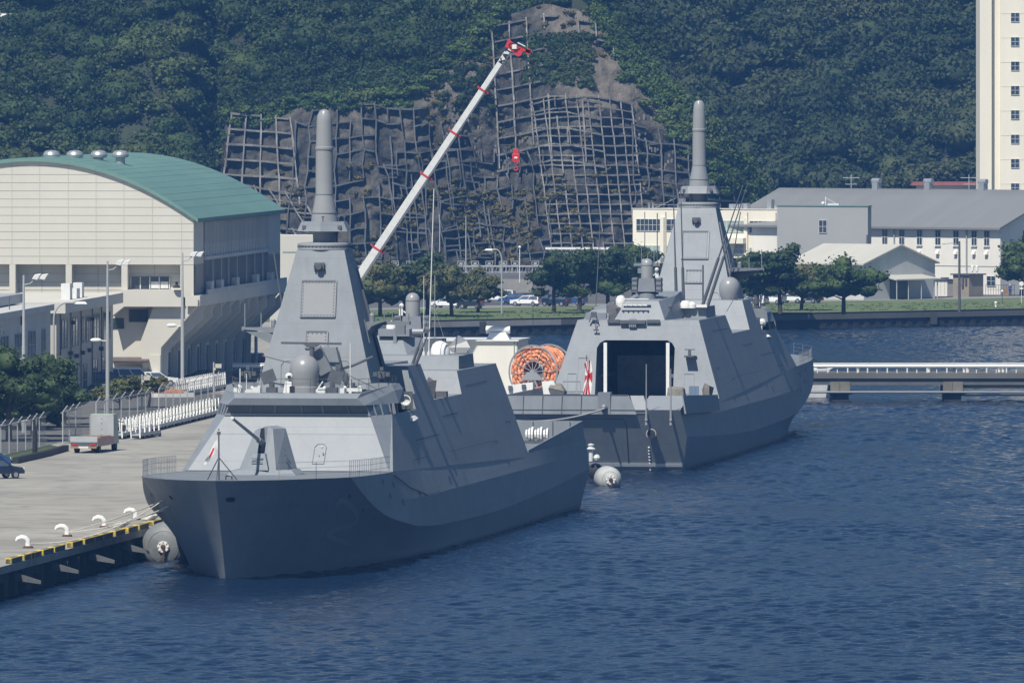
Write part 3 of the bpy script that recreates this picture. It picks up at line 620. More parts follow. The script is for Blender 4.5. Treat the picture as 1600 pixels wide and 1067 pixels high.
    for sg in (1, -1):
        def q(s, z): return Vector((sg * sideb(s, z, .012), s, z))
        nq = (sg, 0, .31)
        def q2(s, z): return q(s, z)
        pts = [q(42, 6.9), q(49, 6.95), q(49.8, 4.4), q(42.5, 4.35)]; [m.strip(a, b, .05, nq) for a, b in zip(pts, pts[1:] + pts[:1])]
        for a, b in (((62, 9.4), (70, 9.45)), ((66, 6.4), (66.2, 5.4)), ((46, 8.2), (58, 8.25)), ((78, 11.2), (90, 11.25)), ((93, 8), (96, 8)), ((84, 6.8), (86, 6.8))): m.strip(q(*a), q(*b), .08, nq)
        for s_ in (70, 84): m.strip(q(s_, 6.6), q(s_ + .5, 4.5), .03, nq)
        m.strip(q(60, 6.9), q(84, 6.9), .03, nq)
        for i in range(0): pass
    m.build('shell_door_outline', M['line'], T)
    m = MB()
    for sg in (1,):
        pts = [(30.5, 6.3), (36, 5.2), (42, 4.5), (43, 4.35)]
        m.path([Vector((sideb(s, z, .05) + .02, s, z)) for s, z in pts], .05, 5)
    m.build('hull_cable', M['ship_dark'], T)
    # the number on both bows
    m = MB(); pth = [(0, .78), (.12, .95), (.5, 1.02), (.88, .9), (.92, .7), (.7, .5), (.3, .25), (.05, .03), (1, 0)]
    for sg in (1, -1):
        def np_(u, v): return hq(1.75 + v * .85, (12.6 if sg > 0 else 12.6) + (u - .3 * 0) * 5.5 + v * 0, sg, .035)
        for a, b in zip(pth[:-1], pth[1:]):
            va = Vector(a); vb = Vector(b); d_ = (vb - va); nn = Vector((-d_.y, d_.x)).normalized() * .065
            for t0 in range(3):
                p, q_ = va.lerp(vb, t0 / 3), va.lerp(vb, (t0 + 1) / 3)
                m.poly([np_(p.x + nn.x, p.y + nn.y), np_(q_.x + nn.x, q_.y + nn.y), np_(q_.x - nn.x, q_.y - nn.y), np_(p.x - nn.x, p.y - nn.y)])
    if not aft_view: m.build('hull_number', M['number'], T)
    # after deckhouse
    m = MB()
    m.prism([(-5.25, 79.6, 10.7), (5.25, 79.6, 10.7), (5.3, 88.6, 10.7), (-5.3, 88.6, 10.7)], [(-5.1, 80.6, 13.4), (5.1, 80.6, 13.4), (5.1, 88.2, 13.4), (-5.1, 88.2, 13.4)] if not aft_view else [(-5.1, 80.6, 13.4), (5.1, 80.6, 13.4), (5.1, 88.2, 13.4), (-5.1, 88.2, 13.4)])
    if not aft_view: m.prism([(-3.6, 62.5, 10.6), (1.6, 62.5, 10.6), (1.9, 78, 10.6), (-3.2, 78, 10.6)], [(-3.4, 63.5, 13.1), (1.3, 63.5, 13.1), (1.6, 78, 13.1), (-3.0, 78, 13.1)])
    m.build('after_deckhouse', D, T)
    m = MB(); m.prism([(-3.1, 84.5, 13.38), (.55, 84.5, 13.38), (2.3, 87, 12.4), (2.2, 97.4, 12.38), (-2.4, 97.4, 12.38), (-3.1, 90, 12.4)], [(-2.6, 86, 14.8), (-.1, 86, 14.8), (1.5, 88.5, 14.5), (1.3, 96.2, 14.1), (-1.7, 96.2, 14.1), (-2.6, 90, 14.5)])
    m.build('launcher_house', D, T)
    # missile launcher with dome
    ly = 93.5; la = empty('missile_launcher', (0, 0, 0)); la.parent = T
    m = MB(); m.lathe((-.35, ly, 0), [(.85, 14.1), (.8, 14.7), (.5, 14.8)], 18); m.build('launcher_base', Mi, la, True)
    m = MB(); m.prism([(-1.15, ly - .7, 14.9), (.45, ly - .7, 14.9), (.45, ly + .7, 14.9), (-1.15, ly + .7, 14.9)], [(-1.05, ly - .6, 16.1), (.35, ly - .6, 16.1), (.35, ly + .6, 16.1), (-1.05, ly + .6, 16.1)])
    for x in (-1.45, .75): m.cbox((x, ly, 15.5), (.45, 1.3, 1.3))
    m.tube((-1.3, ly - .7, 14.9), (.6, ly - .7, 14.9), .28, .28, 12); m.build('launcher_cradle', Mi, la)
    m = MB(); m.lathe((-.35, ly, 0), [(.55, 16.05), (.56, 17.3), (.5, 17.62), (.33, 17.82), (.12, 17.9), (.01, 17.91)], 24); m.build('search_dome', M['radome'], la, True, angle=40)
    m = MB(); m.lathe((-.35, ly, 0), [(.57, 17.25), (.57, 17.3)], 24)
    for x in (-1.45, .75):
        for z in (15.05, 15.5, 15.95): m.cbox((x, ly + .62, z), (.5, .16, .16)); m.cbox((x, ly - .62, z), (.5, .16, .16))
    m.build('launcher_tubes', M['ship_dark'], la)
    m = MB(); sx = -1.25
    m.ball((sx, ly + .2, 16.9), .2, 8); m.cbox((sx, ly, 16.4), (.3, .3, .5)); m.bar((sx + .6, ly, 16.2), (sx, ly, 16.6), .1); m.build('launcher_camera', M['offwhite'], la)
    # whip aerials, domes, poles aft
    def whip(x, y, z, tip, r=.14, nm='whip_aerial', mt=None):
        m = MB(); A = Vector((x, y, z)); B = Vector(tip); m.tube(A, A.lerp(B, .45), r, r * .8, 8); m.tube(A.lerp(B, .45), B, r * .5, r * .25, 6); m.build(nm, mt or M['ship_dark'], T)
    if aft_view:
        whip(-1.35, 78, 10.7, (-.95, 78, 24.3), .17); whip(-2.0, 78, 10.7, (-1.65, 78, 24.3), .17)
        whip(-4.2, 86, 12.4, (-8.3, 86, 24.5), .17); whip(-4.7, 86, 12.4, (-8.8, 86, 24.8), .16)
        for A_, B_, r_ in (((.75, 76, 12.5), (.75, 76, 21.8), .045), ((-3.5, 76, 12.6), (-3.5, 76, 17), .08), ((6.6, 76, 10.8), (6.3, 74, 21), .045), ((-7.0, 88, 13), (-7.6, 88, 14), .03)):
            MB().tube(A_, B_, r_).build('wire_aerial', M['ship_dark'], T)
        m = MB(); m.lathe((-3.9, 57, 0), [(.7, 13.3), (.96, 13.9), (1.0, 14.5), (.93, 14.95), (.7, 15.3), (.4, 15.5), (.01, 15.56)], 28); m.build('satellite_dome', M['radome'], T, True, angle=40)
        m = MB(); m.box(3.1, 5.0, 89, 96, 12.4, 13.0); m.prism([(2.9, 90, 12.4), (5.2, 90, 12.4), (5.2, 96, 12.4), (2.9, 96, 12.4)], [(3.0, 90, 13.9), (4.2, 90, 13.6), (4.6, 95, 13.2), (3.0, 95, 13.4)]); m.build('roof_locker', D, T)
        m = MB(); m.lathe((1.95, 94.5, 0), [(.3, 12.9), (.35, 13.5), (.46, 13.8), (.46, 14.2), (.3, 14.5), (.01, 14.6)], 20); m.lathe((-3.3, 88.5, 0), [(.5, 13.3), (.5, 13.7), (.35, 13.95), (.01, 14.0)], 18); m.lathe((-3.9, 88.5, 0), [(.35, 13.3), (.35, 13.65), (.2, 13.85), (.01, 13.9)], 16); m.cbox((-4.8, 88.5, 13.5), (1.0, .8, .25)); m.build('white_dome', M['white'], T, True)
        m = MB()
        for c in ((2.6, 95.0, 13.2), (-1.9, 94, 13.3)): m.prism([(c[0] - .5, c[1] - .5, c[2] - .8), (c[0] + .5, c[1] - .5, c[2] - .8), (c[0] + .5, c[1] + .5, c[2] - .8), (c[0] - .5, c[1] + .5, c[2] - .8)], [(c[0] - .75, c[1] - .3, c[2] + .3), (c[0] + .4, c[1] - .4, c[2] + .8), (c[0] + .6, c[1] + .3, c[2] + .5), (c[0] - .3, c[1] + .5, c[2] + .2)])
        m.build('canvas_cover', M['tarp_dark'], T)
        # landing aids above the hangar
        def fa(x, z, off): return Vector((x, lerp((z - 5.1) / 7.3, 100.3, 97.6) + off, z))
        m = MB(); m.bar((-.9, 97.0, 14.3), (1.6, 97, 14.3), .3, .1); m.bar((-.8, 97.2, 13.75), (1.7, 97.2, 13.75), .12, .12)
        for k in range(6): m.cbox((-.7 + k * .45, 97.35, 13.75), (.12, .12, .16))
        m.build('landing_light_bar', M['offwhite'], T)
        m = MB(); m.cbox(fa(.45, 12.15, .25), (.65, .4, .75)); m.build('glide_path_box', M['radome'], T)
        m = MB()
        for i in range(3):
            for j in range(3): m.cbox(fa(.27 + i * .18, 11.97 + j * .18, .47), (.08, .05, .08))
        m.prism([fa(-.7, 12.4, 0), fa(1.6, 12.4, 0), fa(1.6, 12.4, .6), fa(-.7, 12.4, .6)], [fa(-.7, 12.1, 0), fa(1.6, 12.1, 0), fa(1.6, 12.1, .5), fa(-.7, 12.1, .5)])
        m.cbox(fa(2.2, 12.3, .2), (1.1, .3, .3)); m.cbox(fa(-1.4, 12.3, .2), (1.2, .3, .3)); m.cbox((4.0, 98.0, 12.9), (.5, .3, .5)); m.bar((3.8, 98, 12.9), (3.6, 98, 12.2), .1); m.bar((4.2, 98, 12.9), (4.4, 98, 12.2), .1); m.bar((3.8, 98.1, 12.3), (3.8, 98.2, 11.5), .08); m.bar((3.5, 98.3, 11.5), (4.0, 98.3, 11.5), .12)
        m.build('deck_light_cluster', M['ship_dark'], T)
        m = MB(); m.box(-3.06, -2.76, 99.2, 99.5, 5.2, 10.4); m.box(2.62, 2.92, 99.2, 99.5, 5.2, 10.4); m.build('hangar_door_rail', M['white'], T)
        m = MB(); m.cbox(fa(-4.9, 9.2, .7), (.9, 1.4, .12)); m.cbox(fa(-4.9, 9.5, .8), (.25, .3, .5)); m.cbox(fa(-4.9, 9.8, .8), (.9, .3, .08)); m.build('hangar_face_fixture', M['ship_dark'], T)
        m = MB()
        for x0, x1, z0, z1 in ((4.4, 5.3, 6.0, 9.0), (5.4, 6.2, 6.0, 7.6), (-4.4, -5.3, 5.8, 7.6), (5.0, 6.6, 5.8, 6.9)):
            pts = [fa(x0, z0, .03), fa(x1, z0, .03), fa(x1, z1, .03), fa(x0, z1, .03)]; m.path(pts + [pts[0]], .025, 4)
        m.build('hangar_face_door', Mi, T)
        # gear on the quarter deck by the hangar door
        m = MB(); m.prism([(-3.4, 103, 5.1), (-5.1, 103, 5.1), (-5.1, 105, 5.1), (-3.4, 105, 5.1)], [(-3.5, 103.2, 6.6), (-4.9, 103.2, 6.5), (-4.9, 104.8, 6.5), (-3.5, 104.8, 6.6)]); m.build('canvas_locker', M['tarp'], T, bevel=.15)
        m = MB(); m.prism([(-6.7, 103, 5.1), (-7.2, 103, 5.1), (-7.2, 104.2, 5.1), (-6.7, 104.2, 5.1)], [(-6.4, 102.8, 6.3), (-7.5, 103.1, 6.5), (-7.2, 104.2, 6.7), (-6.8, 104.2, 6.95)]); m.build('canvas_cover', M['tarp'], T)
        m = MB()
        for x in (-5.5, -5.8, -6.1): m.cbox((x, 104, 6.0), (.25, .6, 1.3))
        m.build('deck_drums', M['car_silver'], T)
    else:
        whip(5.2, 57, 13.0, (6.6, 57, 16.5), .13); whip(4.9, 57.5, 13.0, (6.15, 57.5, 16.7), .12)
        for x, y, z0, x1, z1, r_, mt_ in ((2.6, 82, 13.4, 3.0, 26.0, .05, 'offwhite'), (2.3, 81.5, 13.4, 2.3, 19.4, .03, 'offwhite'), (-1.2, 61, 13, -1.2, 15, .1, 'ship_mid'), (-3.0, 66, 13, -3.0, 14.5, .1, 'ship_mid'), (1.0, 96, 14, 1.0, 19.2, .045, 'radome'), (-5.1, 70, 13, -5.1, 18, .04, 'radome')):
            m = MB(); m.tube((x, y, z0), (x1, y, z1), r_, r_ * .7); m.tube((x, y, z0 - .3), (x, y, z0 + .3), .12); m.build('whip_aerial', M[mt_], T)
        for x, y, zt in ((-3.8, 62, 16.4), (-5.0, 70, 17.6)):
            m = MB(); m.tube((x, y, 13), (x, y, zt), .07); m.cbox((x, y, zt + .08), (.65, .25, .2)); m.tube((x, y, 13), (x, y, 13.4), .2); m.build('light_pole', M['offwhite'], T)
        m = MB(); m.path([(.9, 95.5, 17.2), (3.0, 88, 14.2)], .012, 4); m.build('stay_wire', M['radome'], T)
        m = MB(); m.lathe((3.05, 85, 0), [(.75, 13.4), (.75, 13.75), (.6, 14.15), (.3, 14.38), (.01, 14.43)], 20); m.lathe((-.85, 86, 0), [(.42, 15.3), (.42, 15.55), (.3, 15.8), (.01, 15.92)], 18); m.build('white_dome', M['white'], T, True)
        m = MB(); m.box(-1.8, .6, 85.4, 86.8, 14.75, 15.3); m.cbox((-.5, 85.5, 14.6), (.25, .3, 1.5)); m.build('dome_bracket', D, T)
        m = MB(); m.prism([(3.8, 86.0, 13.5), (4.9, 86, 13.5), (4.9, 87, 13.5), (3.8, 87, 13.5)], [(3.5, 86, 13.9), (5.2, 86, 13.9), (5.0, 86.6, 13.9), (3.8, 86.6, 13.9)]); m.prism([(3.5, 86, 13.9), (5.2, 86, 13.9), (5.0, 86.8, 13.9), (3.8, 86.8, 13.9)], [(4.2, 86.2, 14.8), (4.9, 86.2, 14.4), (4.9, 86.6, 14.4), (4.3, 86.6, 14.8)]); m.build('faceted_decoy', M['radome'], T)
        m = MB(); m.box(1.6, 2.7, 88.2, 90.5, 13.1, 14.5); m.build('air_intake', M['ship_dark'], T)
        m = MB(); m.prism([(5.35, 63, 10.7), (5.85, 63, 10.7), (5.85, 63.8, 10.7), (5.35, 63.8, 10.7)], [(5.2, 62.8, 11.9), (6.05, 62.8, 12.1), (5.8, 63.6, 12.0), (5.3, 63.8, 12.3)]); m.box(5.5, 6.3, 66, 66.8, 10.7, 11.15); m.build('canvas_cover', M['tarp_dark'], T)
        m = MB()
        for i in range(8): m.lathe((3.5 + i * .24, 129.5, 5.85), [(.25, -.07), (.38 + .12 * (i % 3), -.07), (.38 + .12 * (i % 3), .07), (.25, .07)], 12, axis='x')
        m.build('rope_coil', M['white'], T)
        m = MB(); m.box(1.8, 5.4, 129, 130.2, 5.12, 5.35); m.tube((-1.5, 126, 5.3), (1.5, 129, 5.4), .12); m.bar((4.9, 108, 5.2), (5.9, 104, 6.6), .15); m.build('stern_fittings', M['ship_dark'], T)
        m = MB(); m.tube((-2.6, 130.5, 6.8), (-2.6, 130.5, 7.3), .03); m.ball((0, 132.6, 7.15), .33, 12); m.build('red_buoy', M['red'], T, True)
    # bulwark / folded net panels round the flight deck
    m = MB()
    for sg in (1, -1):
        a, b = cd(101), cd(132.5)
        if aft_view:
            pts = [(sg * 7.7, 112, 5.3), (sg * 7.85, 131.5, 5.3)] if False else None
            if sg > 0: m.prism([(sg * (7.45), 101, 5.2), (sg * 7.85, 132.4, 5.2), (sg * 7.7, 132.4, 5.2), (sg * 7.3, 101, 5.2)], [(sg * 7.3, 101, 6.6), (sg * 7.6, 132.4, 6.65), (sg * 7.5, 132.4, 6.65), (sg * 7.2, 101, 6.6)])
            else: m.prism([(-8.6, 108, 4.6), (-8.3, 132.4, 5.05), (-8.15, 132.4, 5.05), (-8.4, 108, 4.6)], [(-8.4, 108, 6.0), (-8.0, 132.2, 6.65), (-7.9, 132.2, 6.65), (-8.2, 108, 6.0)])
        else:
            m.prism([(sg * a[0], 100.6, 5.2), (sg * 7.8, 132.5, 5.2), (sg * 7.68, 132.5, 5.2), (sg * (a[0] - .12), 100.6, 5.2)], [(sg * (a[0] - .02), 100.6, 5.6), (sg * 7.6, 132.5, 6.85), (sg * 7.48, 132.5, 6.85), (sg * (a[0] - .14), 100.6, 5.6)])
    if aft_view:
        m.prism([(7.8, 132.9, 5.0), (-4.0, 132.9, 5.0), (-4.0, 132.7, 5.0), (7.8, 132.7, 5.0)], [(7.5, 132.75, 6.65), (-3.3, 132.75, 6.65), (-3.3, 132.6, 6.65), (7.5, 132.6, 6.65)])
        for x in (-3.9,): m.prism([(x, 132.8, 5.1), (x - 1.1, 132.8, 5.1), (x - 1.1, 132.6, 5.1), (x, 132.6, 5.1)], [(x + .6, 131.8, 6.6), (x - .6, 131.8, 6.6), (x - .6, 131.6, 6.6), (x + .6, 131.6, 6.6)])
    else: m.prism([(-7.7, 132.4, 5.2), (7.7, 132.4, 5.2), (7.7, 132.55, 5.2), (-7.7, 132.55, 5.2)], [(-7.6, 132.4, 6.85), (7.6, 132.4, 6.85), (7.6, 132.52, 6.85), (-7.6, 132.52, 6.85)])
    m.build('net_panel', M['ship'] if aft_view else D, T)
    m = MB()
    if aft_view:
        for x in (6, 4.3, 2.6, .9, -1.4): m.bar((x, 132.93, 5.0), (x - .05, 132.83, 6.6), .05)
        m.bar((-3.2, 132.75, 6.68), (7.6, 132.75, 6.68), .08)
        pts = [(x, 132.53 + (z - 4.6) * .55, z) for x, z in ((5.5, 4.6), (-2.7, 4.6), (-3.0, 4.3), (-3.0, .1))]; m.path(pts, .03, 4)
    else:
        for x in (-5.5, -3.5, -1.5, 0, 2, 3.6, 5.2, 6.6): m.bar((x, 132.34, 5.2), (x, 132.34, 6.8), .05)
    m.build('panel_joint', M['line'], T)
    if aft_view:
        m = MB(); m.prism([(-4.2, 132.7, 5.14), (-7.7, 132.7, 5.14), (-7.7, 125, 5.14), (-4.2, 125, 5.14)], [(-4.2, 132.7, 5.2), (-7.7, 132.7, 5.2), (-7.7, 125, 6.4), (-4.2, 125, 6.4)]); m.build('lowered_net_panel', M['ship_front'], T)
        m = MB(); m.lathe((-5.2, 132.2, 3.3), [(.42, .0), (.46, .03), (.30, .05)], 18, axis='y'); m.build('hawse_rim', M['ship_front'], T)
        m = MB(); m.lathe((-5.2, 132.3, 3.3), [(.38, -.3), (.36, .04)], 18, axis='y'); m.build('hawse_hole', M['black'], T)
        m = MB(); m.prism([(-7.75, 130.1, .35), (7.75, 130.1, .35), (7.75, 130.25, .35), (-7.75, 130.25, .35)], [(-7.75, 130.2, .62), (7.75, 130.2, .62), (7.75, 130.4, .62), (-7.75, 130.4, .62)]); m.build('boot_stripe', M['offwhite'], T)
        m = MB()
        for i in range(8): z = .12 + i * .28; m.cbox((-4.87, 132.5 + (z - 4.6) * .55 + .03, z), (.14, .05, .12))
        m.build('draught_marks', M['white'], T)
        for x, zt in ((-4.85, 9.4), (-7.0, 9.0)):
            m = MB(); m.tube((x, 132.85, 5.2), (x, 132.85, zt), .07, .04); m.tube((x, 132.85, 4.2), (x, 132.85, 5.4), .12, .1); m.ball((x, 132.9, 4.1), .13, 8); m.ball((x, 132.9, 4.5), .15, 8); m.build('stern_whip_aerial', M['radome'], T)
        m = MB(); m.prism([(-.6, 132.95, 5.0), (-1.7, 132.95, 5.0), (-1.7, 131.5, 5.0), (-.6, 131.5, 5.0)], [(-.6, 132.95, 6.9), (-1.7, 132.95, 6.9), (-1.7, 131.5, 6.9), (-.6, 131.5, 6.9)]); m.ball((-1.16, 133.1, 5.6), .3, 10); m.build('mooring_roller', Mi, T)
        m = MB(); m.tube((.6, 131.2, 5.1), (.6, 131.2, 10.1), .05, .04); m.tube((1.2, 130.5, 5.1), (.65, 131.2, 8), .03); m.tube((-.1, 130.5, 5.1), (.55, 131.2, 8), .03); m.cbox((.6, 131.2, 6.0), (.4, .3, .5)); m.build('ensign_staff', M['ship_dark'], T)
    return T
t1, t2 = R(8.0), R(7.35)
S1 = ((-20.3, 744, 0), -t1); S2 = ((23.9, 1081.4, 0), math.pi - t2)
ship1 = make_ship('frigate', *S1, 'grey stealth frigate moored with its bow and foredeck gun towards the viewer', False)
ship2 = make_ship('frigate', *S2, 'farther grey stealth frigate, stern towards the viewer with its hangar open', True)
def shipw(n, b, s, z):
    loc, rz = S1 if n == 1 else S2; ca, sa = math.cos(rz), math.sin(rz)
    return Vector((loc[0] + b * ca - s * sa, loc[1] + b * sa + s * ca, z))
# flags
def flag(name, fn, nu, nv, mats, pick, label):
    m = MB(); g = [[fn(i / nu, j / nv) for i in range(nu + 1)] for j in range(nv + 1)]
    for j in range(nv):
        for i in range(nu): m.poly([g[j][i], g[j][i + 1], g[j + 1][i + 1], g[j + 1][i]], pick((i + .5) / nu, (j + .5) / nv))
    return m.build(name, mats, None, True, label, 'flag', angle=180)
jb = shipw(1, 0, 1.5, 9.85)
def jf(u, v):   # flag hangs from the staff, blown down and to the left
    return (jb.x - u * .95 - .04 * v, jb.y + .18 * math.sin(u * 7 + v * 2), jb.z - u * 1.5 - v * .95 + u * v * .6 + .1 * math.sin(u * 6))
flag('bow_flag', jf, 36, 24, [M['white'], M['red']], lambda u, v: 1 if ((u - .5) * 1.6) ** 2 + (v - .5) ** 2 < .3 ** 2 else 0, 'white flag with a red disc hanging from the jackstaff at the near bow')
eb = shipw(2, .6, 131.2, 9.6)
def ef(u, v): return (eb.x + .05 + (u - .42) * .75 * (.8 + .2 * v) + .08 * math.sin(v * 5), eb.y - .1 + .12 * math.sin(u * 9 + v * 3), eb.z - v * 3.2 + .25 * u * (1 - v) - .5 * abs(u - .5))
def ray(u, v):
    x, y = (u - .42), (v - .42) * .75
    if x * x + y * y < .13 ** 2: return 1
    return 1 if int((math.atan2(y, x) + math.pi) / (2 * math.pi) * 16 + .5) % 2 == 0 else 0
flag('ensign', ef, 48, 60, [M['white'], M['red']], ray, 'red and white rayed sun flag hanging from the stern staff of the farther frigate')
# ------------------------------------------------------------------ water
def make_water():
    rs = np.random.RandomState(3)
    xs = np.concatenate([np.linspace(-4000, -70, 14)[:-1], np.arange(-70, 90, .31), np.linspace(90, 4000, 14)])
    ys = np.concatenate([np.linspace(-600, 615, 12)[:-1], np.arange(615, 900, .31), np.arange(900, 1520, .7), np.linspace(1520, 1640, 4)])
    X, Y = np.meshgrid(xs, ys); Z = np.zeros_like(X)
    for i in range(54):
        L = 10 ** rs.uniform(math.log10(.75), math.log10(3.4)); a = rs.normal(math.radians(75), .85); k = 2 * math.pi / L
        amp = .0066 * L
        Z += amp * np.sin(k * (X * math.cos(a) + Y * math.sin(a)) + rs.uniform(0, 7) + .8 * np.sin(X * .07 + i) + .8 * np.sin(Y * .05 + 2 * i))
    gust = .75 + .3 * np.sin(X * .045 + Y * .021 + 1.3 * np.sin(Y * .03)) * np.sin(Y * .034 + X * .03)
    dense = ((X > -72) & (X < 92) & (Y > 612) & (Y < 1525)); Z = Z * gust * dense
    V = np.stack([X, Y, Z], -1).reshape(-1, 3); ny, nx = X.shape
    a = (np.arange(ny - 1)[:, None] * nx + np.arange(nx - 1)[None]).ravel(); Fq = np.stack([a, a + 1, a + nx + 1, a + nx], 1)
    m = bpy.data.materials.new('sea_water'); m.use_nodes = True; n = m.node_tree.nodes; l = m.node_tree.links
    b = n['Principled BSDF']; b.inputs['Base Color'].default_value = (.005, .017, .045, 1); b.inputs['Roughness'].default_value = .13; b.inputs['IOR'].default_value = 1.333
    tc = n.new('ShaderNodeTexCoord'); mp = n.new('ShaderNodeMapping'); mp.inputs['Scale'].default_value = (1.0, .7, 1); l.new(tc.outputs['Object'], mp.inputs[0])
    nz = n.new('ShaderNodeTexNoise'); nz.inputs['Scale'].default_value = 2.2; nz.inputs['Detail'].default_value = 4; nz.inputs['Roughness'].default_value = .6; nz.inputs['Distortion'].default_value = .6; l.new(mp.outputs[0], nz.inputs[0])
    mu = n.new('ShaderNodeTexNoise'); mu.inputs['Scale'].default_value = .02; mu.inputs['Detail'].default_value = 3; l.new(tc.outputs['Object'], mu.inputs[0])
    mr = n.new('ShaderNodeMapRange'); mr.inputs[1].default_value = .3; mr.inputs[2].default_value = .7; mr.inputs[3].default_value = .5; mr.inputs[4].default_value = 1.0; l.new(mu.outputs[0], mr.inputs[0])
    bp = n.new('ShaderNodeBump'); bp.inputs['Distance'].default_value = .2; l.new(mr.outputs[0], bp.inputs['Strength']); l.new(nz.outputs[0], bp.inputs['Height']); l.new(bp.outputs[0], b.inputs['Normal'])
    npmesh('water', V, Fq, m, smooth=True, kind='structure')
make_water()

# ------------------------------------------------------------------ quay
QZ = 2.2
def qx(Y, off=0): return -33.8 + .1250 * (Y - 719) + off       # x of the quay edge at depth Y
QA = math.atan(.125)
def sheet(name, pts, z0, z1, mt, **k):
    m = MB(); A = [(x, y, z0) for x, y in pts]; B = [(x, y, z1) for x, y in pts]; m.prism(A, B); return m.build(name, mt, None, **k)
def quaymat():
    m = mat('quay_concrete', (.30, .29, .258), .9, 0, .16, .055, (1.2, 1, 1), bump=.12, bscale=2); n = m.node_tree.nodes; l = m.node_tree.links; b = n['Principled BSDF']
    src = b.inputs['Base Color'].links[0].from_socket
    tc = n.new('ShaderNodeTexCoord'); mp = n.new('ShaderNodeMapping'); mp.inputs['Scale'].default_value = (.55, .5, 1); mp.inputs['Rotation'].default_value = (0, 0, .2); l.new(tc.outputs['Object'], mp.inputs[0])
    nz = n.new('ShaderNodeTexNoise'); nz.inputs['Scale'].default_value = .5; nz.inputs['Detail'].default_value = 8; nz.inputs['Distortion'].default_value = 1.2; l.new(mp.outputs[0], nz.inputs[0])
    r = ramp(n, [(.36, (.55, .55, .56)), (.5, (1, 1, 1)), (.68, (1.18, 1.16, 1.1))]); l.new(nz.outputs[0], r.inputs[0])
    mx = n.new('ShaderNodeMixRGB'); mx.blend_type = 'MULTIPLY'; mx.inputs[0].default_value = .42; l.new(src, mx.inputs[1]); l.new(r.outputs[0], mx.inputs[2])
    # thin dark cracks and joints running across the apron
    w = n.new('ShaderNodeTexNoise'); w.inputs['Scale'].default_value = .06; w.inputs['Detail'].default_value = 7; w.inputs['Distortion'].default_value = 1.0; mp2 = n.new('ShaderNodeMapping'); mp2.inputs['Scale'].default_value = (.5, 1.3, 1); l.new(tc.outputs['Object'], mp2.inputs[0]); l.new(mp2.outputs[0], w.inputs[0])
    r2 = ramp(n, [(.485, (1, 1, 1)), (.5, (.5, .5, .5)), (.515, (1, 1, 1))]); l.new(w.outputs[0], r2.inputs[0])
    m2 = n.new('ShaderNodeMixRGB'); m2.blend_type = 'MULTIPLY'; m2.inputs[0].default_value = .35; l.new(mx.outputs[0], m2.inputs[1]); l.new(r2.outputs[0], m2.inputs[2]); l.new(m2.outputs[0], b.inputs['Base Color'])
    return m
M['quay'] = quaymat()
m = MB()
qp = [(qx(-300), -300), (qx(1178), 1178), (-27, 1184), (-27, 1419), (-4000, 1419), (-4000, -300)]
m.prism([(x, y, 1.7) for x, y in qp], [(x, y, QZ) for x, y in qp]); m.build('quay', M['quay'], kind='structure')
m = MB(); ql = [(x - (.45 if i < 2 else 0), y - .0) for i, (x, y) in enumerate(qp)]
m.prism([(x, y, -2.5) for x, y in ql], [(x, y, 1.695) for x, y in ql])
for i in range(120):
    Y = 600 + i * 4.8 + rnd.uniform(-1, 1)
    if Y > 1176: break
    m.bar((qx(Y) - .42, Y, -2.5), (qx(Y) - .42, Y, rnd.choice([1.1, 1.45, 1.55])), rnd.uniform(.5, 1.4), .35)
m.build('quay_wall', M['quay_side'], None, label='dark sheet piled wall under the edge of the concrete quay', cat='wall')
for i in range(5):
    m = MB(); Y = 726 + i * 15.2
    m.prism([(qx(Y) - .3, Y, 1.0), (qx(Y) + 1.5, Y - .3, .75), (qx(Y) + 1.5, Y + .5, .75), (qx(Y) - .3, Y + .8, 1.0)], [(qx(Y) - .3, Y, 1.5), (qx(Y) + 1.5, Y - .3, .95), (qx(Y) + 1.5, Y + .5, .95), (qx(Y) - .3, Y + .8, 1.5)])
    m.build('fender_bracket', M['bracket'], None, label='dark concrete bracket jutting out below the quay edge, %s from the left end' % ['first', 'second', 'third', 'fourth', 'fifth'][i], cat='bracket', group='brackets below the quay edge')
# kerb blocks along the edge
m = MB(); Lk = 4.3
m.box(-.2, .2, 0, Lk, 0, .34, 0); m.box(-.22, .22, .0, .4, .002, .36, 1); m.box(-.22, .22, Lk - .15, Lk, .002, .36, 1); m.box(.14, .22, .4, Lk - .15, .3, .365, 1)
kb = m.build('kerb_block', [M['kerb_dark'], M['yellow']], None, label='', cat='kerb block', group='yellow and black kerb blocks along the quay edge', bevel=.03)
kd = [(-6, -1), (13, 0), (23, 1), (41, 2), (58, 2), (84, 3), (102, 4), (116, 4), (129, 4), (147, 5), (166, 6), (182, 6), (203, 7), (229, 8)]
ords = ['first', 'second', 'third', 'fourth', 'fifth', 'sixth', 'seventh', 'eighth', 'ninth', 'tenth', 'eleventh', 'twelfth', 'thirteenth', 'fourteenth']
for i, (px, _) in enumerate(kd):
    py = 880.5 - (px + 6) * .282; x, Y = G(px, py, QZ)
    o = kb if i == 0 else kb.copy()
    if i: COL.objects.link(o)
    o.location = (qx(Y) - .3, Y, QZ + .005); o.rotation_euler = (0, 0, -QA); o['label'] = 'black and yellow kerb block on the quay edge, %s from the left' % ords[i]
